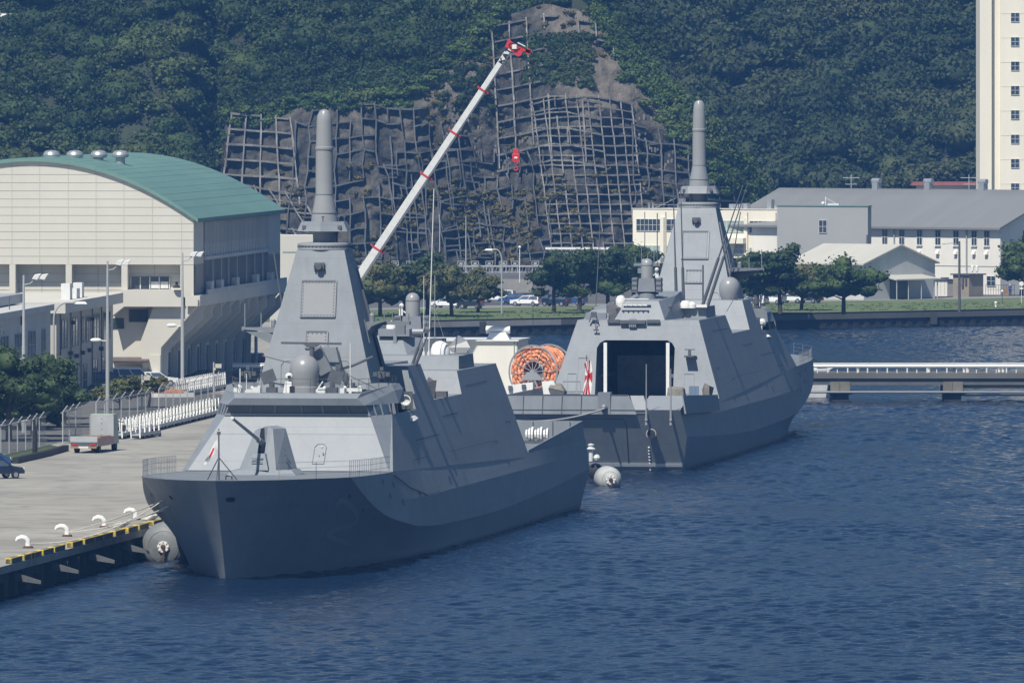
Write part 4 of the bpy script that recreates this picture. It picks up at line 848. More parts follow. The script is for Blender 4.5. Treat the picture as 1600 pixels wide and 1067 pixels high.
# bollards: white crook shaped
m = MB(); pts = [(0, 0, 0), (0, 0, .25), (-.03, 0, .5), (-.2, 0, .68), (-.45, 0, .74), (-.7, 0, .66), (-.8, 0, .54)]
br = empty('mooring_bollard', (0, 0, 0), 0, '', 'bollard', 'white crook shaped bollards on the quay')
m = MB(); m.path(pts, [.24, .19, .19, .19, .18, .15, .1], 10); [m.ball(p, q, 10) for p, q in zip(pts[2:], [.19, .19, .18, .15, .1])]; m.build('post', M['white'], br, True, angle=60)
m = MB(); m.lathe((0, 0, 0), [(.36, 0), (.36, .08), (.3, .14), (.2, .16)], 16); m.build('base', M['rust'], br)
for i, (px, py, lb) in enumerate(((44, 856, 'leftmost and nearest white crook bollard, a rope made fast at its foot'), (105, 838, 'white crook bollard second from the left on the quay'), (163, 824, 'white crook bollard third from the left, ropes piled at its foot'), (212, 812, 'rightmost white crook bollard, closest to the near bow'))):
    o = br if i == 0 else copy_tree(br); x, Y = G(px, py, QZ); o.location = (x, Y, QZ); o.rotation_euler = (0, 0, R(6)); o['label'] = lb
# mooring lines
def rope(pts, r, label, sag=0, mt=None, nm='mooring_rope', group=None, n=14):
    m = MB(); P = []
    for a, b in zip(pts[:-1], pts[1:]):
        a, b = Vector(a), Vector(b)
        for i in range(n): t = i / n; p = a.lerp(b, t); p.z -= sag * 4 * t * (1 - t); P.append(p)
    P.append(Vector(pts[-1])); m.path(P, r, 5); return m.build(nm, mt or M['rope'], None, True, label, 'rope', group)
def bol(px, py): x, Y = G(px, py, QZ); return Vector((x, Y, QZ + .3))
fl1 = shipw(1, -5.3, 8.3, 5.1); fl2 = shipw(1, -5.0, 8.5, 4.7)
gr = 'mooring lines from the near bow'
rope([bol(48, 855), fl1], .04, 'mooring line from the leftmost bollard to the near bow, lowest over the quay', .8, group=gr)
rope([bol(107, 838), fl2 + Vector((.3, 0, .15))], .05, 'mooring line from the second bollard to the near bow', .35, group=gr)
rope([bol(109, 837), fl1 + Vector((.5, .6, .25))], .05, 'upper mooring line from the second bollard up to the near bow', .15, group=gr)
rope([bol(166, 824), fl2 + Vector((.9, 1.4, .2))], .05, 'short mooring line from the third bollard up to the near bow', .2, group=gr)
for k, (px, py) in enumerate(((168, 824), (215, 812))):
    m = MB(); x, Y = G(px, py, QZ)
    for i in range(5):
        P = [Vector((x + .75 + .45 * math.cos(a) + .1 * i, Y + .9 * math.sin(a), QZ + .08 + .07 * i)) for a in [j * math.pi / 6 for j in range(13)]]; m.path(P, .06, 5)
    m.build('rope_pile', M['rope'], None, label=['loose rope piled beside the third bollard', 'loose rope piled beside the rightmost bollard'][k], cat='rope')
rope([shipw(2, -1.16, 133.4, 5.5), shipw(1, 1.2, 132.5, 6.9)], .09, 'pale mooring line stretched between the two frigates', .5, M['rope'])
# fenders
def fenderobj(x, Y, z, r, L, rz, label, mt='fender'):
    t = empty('ship_fender', (x, Y, z), rz, label, 'fender')
    m = MB(); m.lathe((0, 0, 0), [(.3, -L / 2 - .02), (r * .55, -L / 2 + .05), (r * .85, -L / 2 + .35), (r, -L / 2 + 1.0), (r, L / 2 - 1), (r * .85, L / 2 - .35), (r * .55, L / 2 - .05), (.3, L / 2)], 30, axis='y')
    m.build('body', M[mt], t, True, angle=50)
    m = MB()
    for k, q in enumerate((.62, .78)): m.lathe((0, -L / 2 + .1 + .22 * k, 0), [(r * q, .05), (r * q + .03, .0), (r * q + .02, .12)], 28, axis='y')
    m.build('moulded_ring', M['fender'], t, True)
    m = MB(); m.lathe((0, -L / 2 - .05, 0), [(.32, .05), (.42, -.02), (.42, -.1), (.3, -.12)], 16, axis='y')
    for i in range(8): a = i * math.pi / 4; m.ball((.36 * math.cos(a), -L / 2 - .16, .36 * math.sin(a)), .08, 6)
    m.build('end_flange', M['offwhite'], t)
    m = MB(); m.ball((0, -L / 2 - .15, 0), .2, 8)
    for i in range(9): m.cbox((.05 + .1 * math.sin(i * 1.3) - .03 * i, -L / 2 - .25, -.15 - i * .22), (.16, .14, .18), i)
    m.build('chain', M['rust'], t, True); return t
Y = 776; fenderobj(GX(264, Y), Y + 2.6, 1.05, 1.75, 5.6, -t1, 'big grey rubber fender between the quay and the near bow')
Y = 914; fenderobj(GX(950, Y), Y + 1.9, .62, 1.08, 3.6, .12, 'round pale fender floating at the stern of the farther frigate', 'fender_pale')
t = empty('mooring_buoy_rack', (GX(927, 925), 925, .6), 0, 'small dark float with a white fitting behind the near stern', 'float')
m = MB(); m.lathe((.2, 1, .3), [(.2, -1.3), (.6, -1.1), (.7, 0), (.6, 1.1), (.2, 1.3)], 16, axis='y'); m.build('float_body', M['black'], t, True)
m = MB(); m.tube((-.2, -.4, 1.2), (-.2, -.4, 2.2), .18); m.lathe((-.2, -.4, 2.1), [(.3, 0), (.4, .15), (.2, .3), (.3, .5), (.1, .6)], 10); m.ball((.3, -.5, 1.5), .3, 8); m.build('fitting', M['offwhite'], t, True)

# ------------------------------------------------------------------ vehicles
def car(name, loc, rz, paint, label, L=4.4, W=1.75, Hh=1.5, style='hatch', cat='car', group=None, detail=True, lens=True):
    t = empty(name, loc, rz, label, cat, group)     # local +y = front
    g = .2; 
    P = {'hatch': [(-1, .42), (-1, .62), (-.96, .95), (-.78, 1.0), (-.30, 1.0), (.12, .97), (.42, .66), (.90, .56), (1, .40), (1, .25), (-1, .25)],
         'van': [(-1, .3), (-1, .9), (-.97, 1.0), (.45, 1.0), (.72, .66), (.96, .55), (1, .42), (1, .22), (-1, .22)],
         'suv': [(-1, .35), (-1, .62), (-.94, .97), (-.5, 1.0), (.05, .98), (.36, .66), (.92, .60), (1, .45), (1, .25), (-1, .25)],
         'kei': [(-1, .3), (-1, .7), (-.95, 1.0), (.35, 1.0), (.62, .66), (.93, .58), (1, .42), (1, .22), (-1, .22)]}[style]
    P = [(y * L / 2, z * Hh) for y, z in P]; belt = .6 * Hh
    m = MB(); n = len(P)
    def hw(z): return W / 2 * (1 - .0 if z < belt else 1 - .22 * (z - belt) / (Hh - belt))
    A = [(hw(z), y, z) for y, z in P]; B = [(-hw(z), y, z) for y, z in P]
    m.poly(A[::-1]); m.poly(B)
    for i in range(n): j = (i + 1) % n; m.poly([A[i], A[j], B[j], B[i]])
    m.build('body', paint, t, bevel=.05)
    if detail:
        m = MB()
        tops = [p for p in P if p[1] > belt * 1.02]; ys = [p[0] for p in tops]; y0, y1 = min(ys), max(ys)
        zt = Hh * .93; zb = Hh * .64
        def edge(z, front):
            pts = P[:len(P) - 2]; best = None
            for a, b in zip(pts[:-1], pts[1:]):
                if (a[1] - z) * (b[1] - z) <= 0 and a[1] != b[1]:
                    y = a[0] + (b[0] - a[0]) * (z - a[1]) / (b[1] - a[1]); best = y if best is None else (max(best, y) if front else min(best, y))
            return best or 0
        fb, ft_, rb, rt = edge(zb, 1), edge(zt, 1), edge(zb, 0), edge(zt, 0)
        for sg in (1, -1):
            nseg = 2 if style != 'van' else 3
            for k in range(nseg):
                u0, u1 = (k + .03) / nseg, (k + .95) / nseg
                m.poly([(sg * (hw(zb) + .012), lerp(u0, rb + .15, fb - .15), zb), (sg * (hw(zb) + .012), lerp(u1, rb + .15, fb - .15), zb), (sg * (hw(zt) + .012), lerp(u1, rt + .15, ft_ - .1), zt), (sg * (hw(zt) + .012), lerp(u0, rt + .15, ft_ - .1), zt)])
        for yb, yt, d_ in ((fb, ft_, .02), (rb, rt, -.02)):
            m.poly([(-hw(zb) * .9, yb + d_, zb), (hw(zb) * .9, yb + d_, zb), (hw(zt) * .88, yt + d_, zt), (-hw(zt) * .88, yt + d_, zt)])
        m.build('window_glass', M['glass'], t)
        for sg in (1, -1):
            m = MB(); m.cbox((sg * W * .36, L / 2 - .06, .52 * Hh), (W * .2, .16, .14)); m.build('headlight', M['lens'] if lens else M['glass'], t)
            m = MB(); m.cbox((sg * W * .4, -L / 2 + .03, .55 * Hh), (W * .14, .12, .3)); m.build('tail_light', M['tail'], t)
            m = MB(); m.cbox((sg * (W / 2 + .08), fb - .35, belt + .08), (.2, .12, .14)); m.build('mirror', paint, t)
    for sg in (1, -1):
        for y in (-L * .31, L * .31):
            m = MB(); r = .32 if style != 'suv' else .37; m.lathe((sg * (W / 2 - .1), y, r), [(r * .6, -.12), (r, -.11), (r, .11), (r * .6, .12)], 18, axis='x'); wl = m.build('wheel', M['black'], t)
            m = MB(); m.lathe((sg * (W / 2 - .1), y, r), [(.05, -.128), (r * .62, -.125), (r * .62, .125), (.05, .128)], 12, axis='x'); m.build('rim', M['rim'], wl)
    return t
x, Y = G(4, 748, QZ); car('parked_car', (x - .55, Y + .6, QZ + .005), R(-58), M['car_navy'], 'dark blue car cut by the left edge of the quay', 4.3, 1.75, 1.6, 'hatch')
x, Y = G(2, 735, QZ); car('parked_car', (x - 1.6, Y + 3, QZ + .005), R(-62), M['car_blue'], 'blue car with a white roof just behind the dark blue one', 4.2, 1.75, 1.75, 'kei')
# cars behind the fence
for px, py, c, st, rz, L, Hh, lb in ((152, 623, 'car_silver', 'hatch', 55, 4.3, 1.5, 'light blue hatchback parked behind the fence, left of the round bushes'),
    (160, 613, 'car_black', 'van', -82, 5.2, 2.1, 'dark van with a pale roof at the left of the parked row'),
    (202, 606, 'car_white', 'van', -86, 5.0, 2.1, 'white van with a yellow roof edge behind the round bushes'),
    (222, 601, 'car_black', 'van', -84, 5.4, 2.3, 'dark minibus with a pale roof parked by the tiled canopy'),
    (243, 603, 'car_white', 'hatch', -70, 4.4, 1.5, 'white car nose out between the lamp post and the round bushes'),
    (318, 600, 'car_black', 'hatch', 60, 4.5, 1.5, 'dark car in the shade under the overhanging hall'),
    (398, 572, 'car_black', 'hatch', 10, 4.4, 1.5, 'dark car at the far end of the hall seen left of the grey tower')):
    x, Y = G(px, py, QZ); car('parked_car', (x, Y, QZ + .005), R(rz), M[c], lb, L, 1.75, Hh, st)
# flatbed truck seen from behind
x, Y = G(129, 708, QZ); tk = empty('flatbed_truck', (x + .1, Y, QZ), -R(11), 'flatbed truck with a pale cargo box front parked tail towards the viewer by the fence', 'truck')
m = MB(); m.box(-1.15, 1.15, 0, 6.6, .75, .95); m.box(-.4, .4, .2, 8, .45, .75); m.build('chassis', M['ship_dark'], tk)
m = MB(); m.box(-1.2, 1.2, -.02, .05, .95, 1.45); m.build('tailgate', M['pole'], tk)
m = MB(); m.box(-1.12, 1.12, -.01, .3, .5, .94); m.build('underrun_panel', M['ship_dark'], tk)
m = MB(); m.box(1.14, 1.2, .05, 6.5, .6, 1.3); m.box(-1.2, -1.14, .05, 6.5, .9, 1.3); m.build('side_board', mat('faded_red_board', (.42, .27, .24), .7, 0, .15, 2), tk)
m = MB(); m.box(-1.1, 1.1, .1, 6.4, .96, 1.0); [m.box(-.9 + .5 * i, -.5 + .5 * i, 2.0, 6.0, 1.0, 1.35) for i in range(4)]; m.build('cargo_planks', M['wood'], tk)
m = MB(); m.box(-1.0, 1.1, 6.55, 6.68, 1.0, 3.0); m.box(-1.0, -.93, 6.5, 6.55, 1, 3.0); [m.ball((.05, 6.52, z), .05, 6) for z in (1.4, 1.9, 2.4, 2.8)]; m.build('headboard', M['pole'], tk)
m = MB(); m.prism([(-1.1, 6.75, .6), (1.15, 6.75, .6), (1.15, 8.5, .6), (-1.1, 8.5, .6)], [(-1.0, 6.75, 3.15), (1.05, 6.75, 3.15), (1.05, 8.1, 3.15), (-1.0, 8.1, 3.15)]); m.build('cab', mat('pale_green_cab', (.30, .36, .32), .5, 0, .1, 1), tk, bevel=.06)
m = MB(); m.box(-1.0, -.6, -.08, 0, .66, .8); m.box(.6, 1.0, -.08, 0, .66, .8); m.build('tail_light', M['tail'], tk)
m = MB(); m.box(-1.15, 1.15, -.1, -.02, .42, .6); m.build('bumper', M['wood'], tk)
m = MB(); m.box(-.42, .42, -.12, -.1, .43, .59); m.build('number_plate', M['offwhite'], tk)
m = MB(); m.path([(1.1, 8.2, 2.5), (1.6, 8.4, 2.4), (1.6, 8.4, 1.7)], .04, 5); m.cbox((1.6, 8.35, 1.9), (.3, .1, .55)); m.build('mirror', M['black'], tk)
for sg in (-1, 1):
    for yy in (1.4, 7.6): m = MB(); m.lathe((sg * .92, yy, .38), [(.15, -.2), (.38, -.18), (.38, .18), (.15, .2)], 16, axis='x'); m.build('wheel', M['black'], tk)

# ------------------------------------------------------------------ fences, gangways, poles on the quay
def mesh_mat():
    m = bpy.data.materials.new('chain_link'); m.use_nodes = True; n = m.node_tree.nodes; l = m.node_tree.links; b = n['Principled BSDF']
    b.inputs['Base Color'].default_value = (.30, .32, .33, 1); b.inputs['Roughness'].default_value = .5; b.inputs['Metallic'].default_value = .4
    b.inputs['Alpha'].default_value = .3; return m
M['mesh'] = mesh_mat(); M['yard'] = mat('yard_asphalt', (.12, .12, .115), .9, 0, .2, .3)
def fence(name, pts, hgt, gap, label, lean=True):
    t = empty(name, (pts[0][0], pts[0][1], QZ), 0, label, 'fence'); ox, oy = pts[0]; cnt = 0
    m = MB(); rl = MB()
    for (a, b) in zip(pts[:-1], pts[1:]):
        A, B = Vector((a[0] - ox, a[1] - oy, 0)), Vector((b[0] - ox, b[1] - oy, 0)); n_ = max(1, int(round((B - A).length / gap)))
        m.poly([A + Vector((0, 0, .1)), B + Vector((0, 0, .1)), B + Vector((0, 0, hgt)), A + Vector((0, 0, hgt))])
        rl.bar(A + Vector((0, 0, hgt)), B + Vector((0, 0, hgt)), .06); rl.bar(A + Vector((0, 0, .15)), B + Vector((0, 0, .15)), .05)
        for k in (.2, .4): rl.bar(A + Vector((k, -.1, hgt + k)), B + Vector((k, -.1, hgt + k)), .02)
        for i in range(n_):
            p = A.lerp(B, i / n_); q = MB(); q.bar(p, p + Vector((0, 0, hgt)), .09)
            if lean: q.bar(p + Vector((0, 0, hgt)), p + Vector((.42, -.1, hgt + .55)), .07)
            q.build('fence_post', M['pole'], t); cnt += 1
    m.build('wire_mesh', M['mesh'], t); rl.build('top_rail', M['pole'], t); return t
def gp2(px, py): return G(px, py, QZ)
F1 = [gp2(-12, 719), gp2(40, 708), gp2(72, 700)]; F2 = [gp2(98, 693), gp2(128, 684)]; F3 = [gp2(150, 678), gp2(240, 659)]; F4 = [gp2(248, 657), gp2(346, 634)]
fence('chain_link_fence', F1, 2.75, 4.6, 'chain link fence with leaning post tops at the left edge of the quay')
fence('chain_link_fence', F2, 2.8, 4.4, 'short run of chain link fence left of the flatbed truck')
fence('chain_link_fence', F3, 2.85, 4.6, 'chain link fence behind the truck and the nearer white gangway')
fence('chain_link_fence', F4, 2.95, 5.2, 'chain link fence running back behind the long white gangways')
m = MB(); a = gp2(56, 712); m.tube((a[0] + 0, a[1] - 2, QZ), (a[0], a[1] - 2, QZ + 2.2), .22, .22, 10); m.build('dark_post', M['black'], None, label='thick black post standing in front of the left fence', cat='post')
m = MB(); a, b, c = gp2(24, 724), gp2(72, 713), gp2(103, 704)
for P_, Q_ in ((a, b), (b, c)): m.bar((P_[0], P_[1], QZ + .25), (Q_[0], Q_[1], QZ + .25), .5, .5)
m.build('low_kerb_wall', M['black'], None, label='low black kerb wall in front of the grass strip under the left fence', cat='kerb wall')
m = MB(); m.poly([(a[0] + .1, a[1] + .5, QZ + .2), (c[0] + .1, c[1] + .5, QZ + .2), (c[0] - 1.6, c[1] + 6, QZ + .3), (a[0] - 2.6, a[1] + 3, QZ + .3)]); m.build('grass_verge', M['verge'], kind='structure')
yd = [gp2(-60, 716), gp2(30, 707), gp2(98, 690), gp2(240, 656), gp2(346, 632), gp2(372, 618), gp2(150, 604), gp2(-60, 604)]
m = MB(); m.poly([(x, y, QZ + .012) for x, y in yd]); m.build('inner_yard', M['yard'], kind='structure')
t = empty('barrier', (GX(268, 1092), 1092, QZ), R(8), 'low orange and white barrier lying behind the fence at the foot of a mast', 'barrier')
m = MB(); m.box(-2.2, 2.2, -.3, .3, 0, .45); m.build('base', M['offwhite'], t); m = MB(); m.box(-2.0, 1.2, -.33, .2, .46, .8); m.build('rail', M['orange'], t)
# gangways lying on the quay
def gangway(p0, p1, label, rails=1.25, gap=.95, lean=.28, wid=1.1):
    A, B = Vector((*p0, 0)), Vector((*p1, 0)); L = (B - A).length; rz = math.atan2(B.y - A.y, B.x - A.x)
    t = empty('gangway', (A.x, A.y, QZ), rz, label, 'gangway', 'white gangways lying on the quay')
    m = MB(); m.box(0, L, -wid / 2, wid / 2, .3, .42); m.box(0, L, -wid / 2 - .06, -wid / 2, .25, .55); m.box(0, L, wid / 2, wid / 2 + .06, .25, .55); m.build('walkway', M['pole'], t)
    m = MB(); m.box(0, L, -.3, .3, .1, .28)
    for i in range(int(L / 4) + 1): m.lathe((min(L, i * 4 + .3), -wid / 2, .14), [(.05, -.1), (.14, -.1), (.14, .1), (.05, .1)], 8, axis='y')
    m.build('roller', M['black'], t)
    for sg in (-1, 1):
        m = MB(); n_ = int(L / gap)
        for i in range(n_ + 1): m.bar((i * gap, sg * wid / 2, .1), (i * gap + lean * (1 if sg < 0 else -.3), sg * wid / 2 + .1, .42 + rails), .1, .1)
        m.bar((lean, sg * wid / 2, .42 + rails * .5), (L, sg * wid / 2, .42 + rails * .5), .05)
        m.build('railing', M['white'], t)
    return t
gangway(gp2(184, 686), gp2(340, 648), 'long white gangway lying along the fence, reaching back to the near frigate', gap=2.3, wid=.8)
gangway(gp2(212, 686), gp2(244, 681), 'short white gangway lying in front of the long one', gap=2.0, wid=.8)
gangway((GX(285, 1095), 1095), (GX(345, 1120), 1120), 'white gangway with arched rails behind the fence beside the hall', rails=1.3, gap=1.3)
# floodlight masts and other poles
def mast(px, ytop, Y, label, arm=1, low=True, group='tall grey floodlight masts by the hall'):
    zt = GZ(ytop, Y) - QZ; t = empty('floodlight_mast', (GX(px, Y), Y, QZ), 0, label, 'lamp post', group)
    m = MB(); m.tube((0, 0, 0), (0, 0, zt * .55), .19, .17, 10); m.tube((0, 0, zt * .55), (0, 0, zt), .15, .09, 10); m.build('pole', M['pole'], t, True)
    m = MB(); m.path([(0, 0, zt - .9), (.6, 0, zt - .75), (1.2, 0, zt - .2)], .05, 6); m.build('arm', M['pole'], t)
    for k in (0, 1):
        m = MB(); x = 1.15 + .65 * k; m.prism([(x - .4, -.3, zt - .35), (x + .1, -.3, zt - .45), (x + .1, .3, zt - .45), (x - .4, .3, zt - .35)], [(x - .15, -.35, zt + .05), (x + .45, -.35, zt + .15), (x + .45, .3, zt + .15), (x - .15, .3, zt + .05)]); m.build('floodlight', M['white'], t, bevel=.05)
    if low:
        zl = zt - 7.6; m = MB(); m.tube((0, 0, zl), (-.9, 0, zl + .05), .05); m.lathe((-1.05, 0, zl + .08), [(.05, -.6), (.2, -.35), (.2, .2), (.08, .45)], 10, axis='x'); m.build('side_lamp', M['white'], t, True)
    return t
mast(37, 430, 985, 'tall floodlight mast in front of the shaded low office building')
mast(168, 408, 1036, 'tall floodlight mast standing just behind the flatbed truck')
mast(285, 395, 1127, 'tall floodlight mast in front of the slanting side of the hall')
mast(400, 382, 1200, 'tall floodlight mast rising left of the near frigate tower')
def curved_lamp(px, ybase, ytop, z, label, w_=2.2, sgn=1, thick=.09, nm='street_lamp'):
    x, Y = G(px, ybase, z); zt = GZ(ytop, Y) - z; t = empty(nm, (x, Y, z), 0, label, 'street lamp')
    m = MB(); P = [(0, 0, 0), (0, 0, zt - 1.6)] + [(sgn * (w_ * .55) * (1 - math.cos(a)), 0, zt - 1.6 + 1.6 * math.sin(a)) for a in [i * math.pi / 12 for i in range(1, 7)]] + [(sgn * w_, 0, zt)]
    m.path(P, [thick * 1.3] + [thick] * (len(P) - 1), 7); m.build('pole', M['pole'], t, True)
    m = MB(); m.prism([(sgn * w_ * .9, -.2, zt - .12), (sgn * (w_ + 1.0), -.2, zt - .12), (sgn * (w_ + 1.0), .2, zt - .12), (sgn * w_ * .9, .2, zt - .12)], [(sgn * w_, -.12, zt + .12), (sgn * (w_ + .8), -.12, zt + .1), (sgn * (w_ + .8), .12, zt + .1), (sgn * w_, .12, zt + .12)]); m.build('lamp_head', M['offwhite'], t)
    return t
curved_lamp(84, 648, 473, QZ, 'curved street lamp in front of the beige office block')
for px, py, yt, lb in ((92, 668, 616, 'short pole with a small camera box beside the left trees'), (222, 640, 585, 'short pole with a camera box between the round bushes and the hall'), (334, 640, 566, 'short pole with a camera box behind the fence by the hall')):
    x, Y = G(px, py, QZ); t = empty('camera_pole', (x, Y, QZ), 0, lb, 'pole'); zt = GZ(yt, Y) - QZ
    m = MB(); m.tube((0, 0, 0), (0, 0, zt), .1, .08); m.build('pole', M['pole'], t); m = MB(); m.cbox((.45, 0, zt - .35), (.6, .4, .4)); m.ball((.1, 0, zt - .7), .15, 8); m.build('camera_box', M['beige2'], t)
# trees at the left
for px, py, h, r, mt, st, sd, lb in (
    (30, 672, 5.0, 3.2, 'leaf_pine', 'round', 18, 'dense low pine filling the gap between the leftmost pines'), (100, 664, 5.0, 1.8, 'leaf_pine', 'round', 19, 'dark low pine right behind the gap in the chain link fence'), (60, 668, 4.6, 3.4, 'leaf_pine', 'round', 20, 'spreading low pine at the foot of the second floodlight mast'),
    (14, 690, 8.5, 3.9, 'leaf_pine', 'round', 11, 'dark pine tree nearest to the quay of all the trees behind the fence'),
    (52, 682, 6.6, 2.9, 'leaf_pine', 'round', 12, 'low spreading pine in front of the floodlight mast by the low office'), (-20, 670, 10, 3.8, 'leaf_pine', 'round', 16, 'tall dark pine beside the low office building, partly out of view'),
    (92, 668, 6.0, 2.2, 'leaf_pine', 'pine', 13, 'pointed pine tree just left of the flatbed truck'), (74, 655, 6.6, 2.9, 'leaf_pine', 'round', 17, 'broad pine right behind the pointed pine near the truck'),
    (189, 640, 3.2, 2.2, 'leaf_olive', 'round', 14, 'round green bush tree behind the fence, left one of the pair'), (232, 637, 3.2, 1.8, 'leaf_olive', 'round', 15, 'round green bush tree behind the fence, right one of the pair')):
    x, Y = G(px, py, QZ); tree('pine_tree' if mt == 'leaf_pine' else 'bush_tree', x, Y, QZ, h, r, M[mt], lb, sd, style=st, size=.17)
cs = []
for i in range(60): p = rnd.random(); px = lerp(p, 185, 348); a = gp2(px, lerp(p, 674, 636)); cs.append((a[0] - rnd.uniform(-.4, 1.0), a[1] + 1, QZ + .2))
foliage('weeds', cs, [.5] * 60, M['leaf_bright'], 22, .16, 3, kind='stuff')

# ------------------------------------------------------------------ sports hall with the green vault
GA = math.atan2(7.5, 73)
hall = empty('sports_hall', (-33.1, 1131, QZ), -GA, 'big pale hall with a curved green roof and an overhanging side', 'hall')
W2 = 34.0; HB = 17.3   # eave height above ground (abs 19.5)
def hx(px): return (px - 300) * .0665
def arc(x, rise=6.0): u = (x + W2 / 2) / (W2 / 2); return HB + rise * (1 - u * u)
Dp = 73.0
m = MB()
pts = [(-W2, 0, 12.6), (0, 0, 12.6)] + [(-W2 * i / 24, 0, arc(-W2 * i / 24)) for i in range(25)]
m.prism(pts, [(x, Dp, z) for x, y, z in pts])
m.prism([(-W2, 1.6, 0), (-3.5, 1.6, 0), (-3.5, 1.6, 4), (0, 1.6, 8.4), (0, 1.6, 12.6), (-W2, 1.6, 12.6)], [(-W2, Dp, 0), (-3.5, Dp, 0), (-3.5, Dp, 4), (0, Dp, 8.4), (0, Dp, 12.6), (-W2, Dp, 12.6)])
m.box(-.8, 0, .004, Dp, 9.3, 12.59)
m.prism([(-3.5, 0, 0), (-3.42, 0, 4), (.4, 0, 8.3), (-4.2, 0, 8.3), (-5.6, 0, 4.5), (-5.2, 0, 0)], [(-3.5, 1.6, 0), (-3.42, 1.6, 4), (.4, 1.6, 8.3), (-4.2, 1.6, 8.3), (-5.6, 1.6, 4.5), (-5.2, 1.6, 0)])
m.build('wall', M['beige'], hall)
m = MB()
for i in range(24):
    x0, x1 = -W2 * i / 24 + (.5 if i == 0 else 0), -W2 * (i + 1) / 24; z0, z1 = arc(-W2 * i / 24) - (.3 if i == 0 else 0), arc(-W2 * (i + 1) / 24)
    m.prism([(x0, -.35, z0), (x1, -.35, z1), (x1, Dp + .3, z1), (x0, Dp + .3, z0)], [(x0, -.35, z0 + .4), (x1, -.35, z1 + .4), (x1, Dp + .3, z1 + .4), (x0, Dp + .3, z0 + .4)])
rf = m.build('roof', M['green_roof'], hall)
m = MB()
for i in range(1, 30): 
    x = -W2 * i / 30; m.bar((x, -.3, arc(x) + .375), (x, Dp, arc(x) + .375), .05, .05)
m.build('roof_seam', M['green_roof'], rf)
for px, Yv in ((77, 1145), (114, 1148), (152, 1151), (186, 1154)):
    m = MB(); x = GX(px, Yv) + 33.1; x = x * math.cos(GA) - (Yv - 1131) * math.sin(GA); zt = GZ(234, Yv) - QZ; m.lathe((x, Yv - 1131, zt - .9), [(.5, -.8), (.5, 0), (.85, .1), (.92, .35), (.8, .62), (.5, .78), (.01, .85)], 16); m.build('roof_ventilator', M['steel'], rf, True)
m = MB()
for px in (13, 57, 102, 146, 190, 235, 281): m.box(hx(px) - .03, hx(px) + .03, -.03, -.002, 12.6, arc(hx(px)) - .1)
z = 12.6
while z < 23: 
    u = math.sqrt(max(0, 1 - (z - HB) / 6)) if z > HB else 1; xm = -W2 / 2 + W2 / 2 * min(1, u)
    m.box(-W2 / 2 - W2 / 2 * u, xm - .02, -.028, -.002, z, z + .05); z += .85
m.build('panel_joint', mat('pale_joint', (.47, .46, .42), .8, 0, 0), hall)
for px in (-72, 14, 103, 191): MB().box(hx(px) - .32, hx(px) + .32, -.02, 1.6, 9.2, 12.595).build('column', M['beige'], hall)
MB().box(hx(279), 0, .0, 1.6, 9.2, 12.59).build('column', M['beige'], hall)
m = MB()
for px in (57, 146, 235): m.box(hx(px) - .03, hx(px) + .03, 1.57, 1.6, 9.2, 12.5)
for z in (9.9, 10.7, 11.6): m.box(-W2, -1.3, 1.57, 1.6, z, z + .04)
m.build('recess_joint', mat('pale_joint_b', (.38, .37, .34), .8, 0, 0), hall)
m = MB(); m.box(hx(198), hx(259), 1.5, 1.595, 10.05, 11.3); gw = m.build('gallery_window', M['winglass'], hall)
m = MB(); [m.box(hx(px) - .05, hx(px) + .05, 1.42, 1.5, 10.05, 11.3) for px in (198, 213, 228, 243, 259)]; m.box(hx(230), hx(242), 1.44, 1.5, 10.1, 10.8); m.box(hx(245), hx(257), 1.44, 1.5, 10.1, 10.8); m.build('window_frame', M['offwhite'], gw)
m = MB(); m.prism([(hx(172), -.9, 7.2), (hx(192), -.9, 8.25), (hx(282), -.9, 8.25), (hx(282), -.9, 10.0), (hx(190), -.9, 10.0), (hx(172), -.9, 9.0)], [(hx(172), 1.6, 7.2), (hx(192), 1.6, 8.25), (hx(282), 1.6, 8.25), (hx(282), 1.6, 10.0), (hx(190), 1.6, 10.0), (hx(172), 1.6, 9.0)])
m.box(-.2, .75, -.5, Dp, 8.3, 9.4); m.box(-.8, .75, -.6, -.5, 8.3, 9.4)
m.build('balcony', M['beige'], hall)
m = MB(); m.box(.55, .75, 6, Dp, 9.4, 9.9)
for y in (9, 17, 30, 47, 60): m.box(.1, .7, y, y + 2.2, 9.4, 10.7)
m.build('parapet', M['bluegrey_wall'], hall)
m = MB(); m.box(.0, .06, 8, 62, 13.3, 16.9); sb = m.build('side_window_band', M['winglass'], hall)
m = MB()
for i in range(48):
    y = 8.3 + i * 1.12
    m.box(.06, .2, y, y + .3, 13.3 if i % 2 else 13.9, 16.9); 
    if i % 2 == 0: m.box(.06, .14, y - .2, y + .9, 13.3, 14.6)
m.box(.06, .35, 8, 62, 12.95, 13.3); m.build('louvre', M['bluegrey_wall'], sb)
m = MB(); m.box(.0, .05, 8, 62, 9.4, 12.9); m.build('gallery_recess', mat('recess_shade', (.16, .165, .18), .8, 0, .2, .3), hall)  # dark sheet on the flat wall, coloured as the shade of the gallery
m = MB(); [m.tube((.3, y, 9.4), (.3, y, 12.9), .08) for y in (13, 20, 26, 33, 41, 48, 55)]; m.build('downpipe', M['pole'], hall)
for i in range(10):
    m = MB(); y = 1.5 + i * 7.6; m.prism([(-3.45, y, 4), (.45, y, 8.3), (.75, y, 8.3), (.75, y, 7.0), (-2.9, y, 3.6), (-3.0, y, 0), (-3.45, y, 0)], [(-3.45, y + .5, 4), (.45, y + .5, 8.3), (.75, y + .5, 8.3), (.75, y + .5, 7.0), (-2.9, y + .5, 3.6), (-3.0, y + .5, 0), (-3.45, y + .5, 0)])
    m.build('overhang_rib', M['bluegrey_wall'], hall)
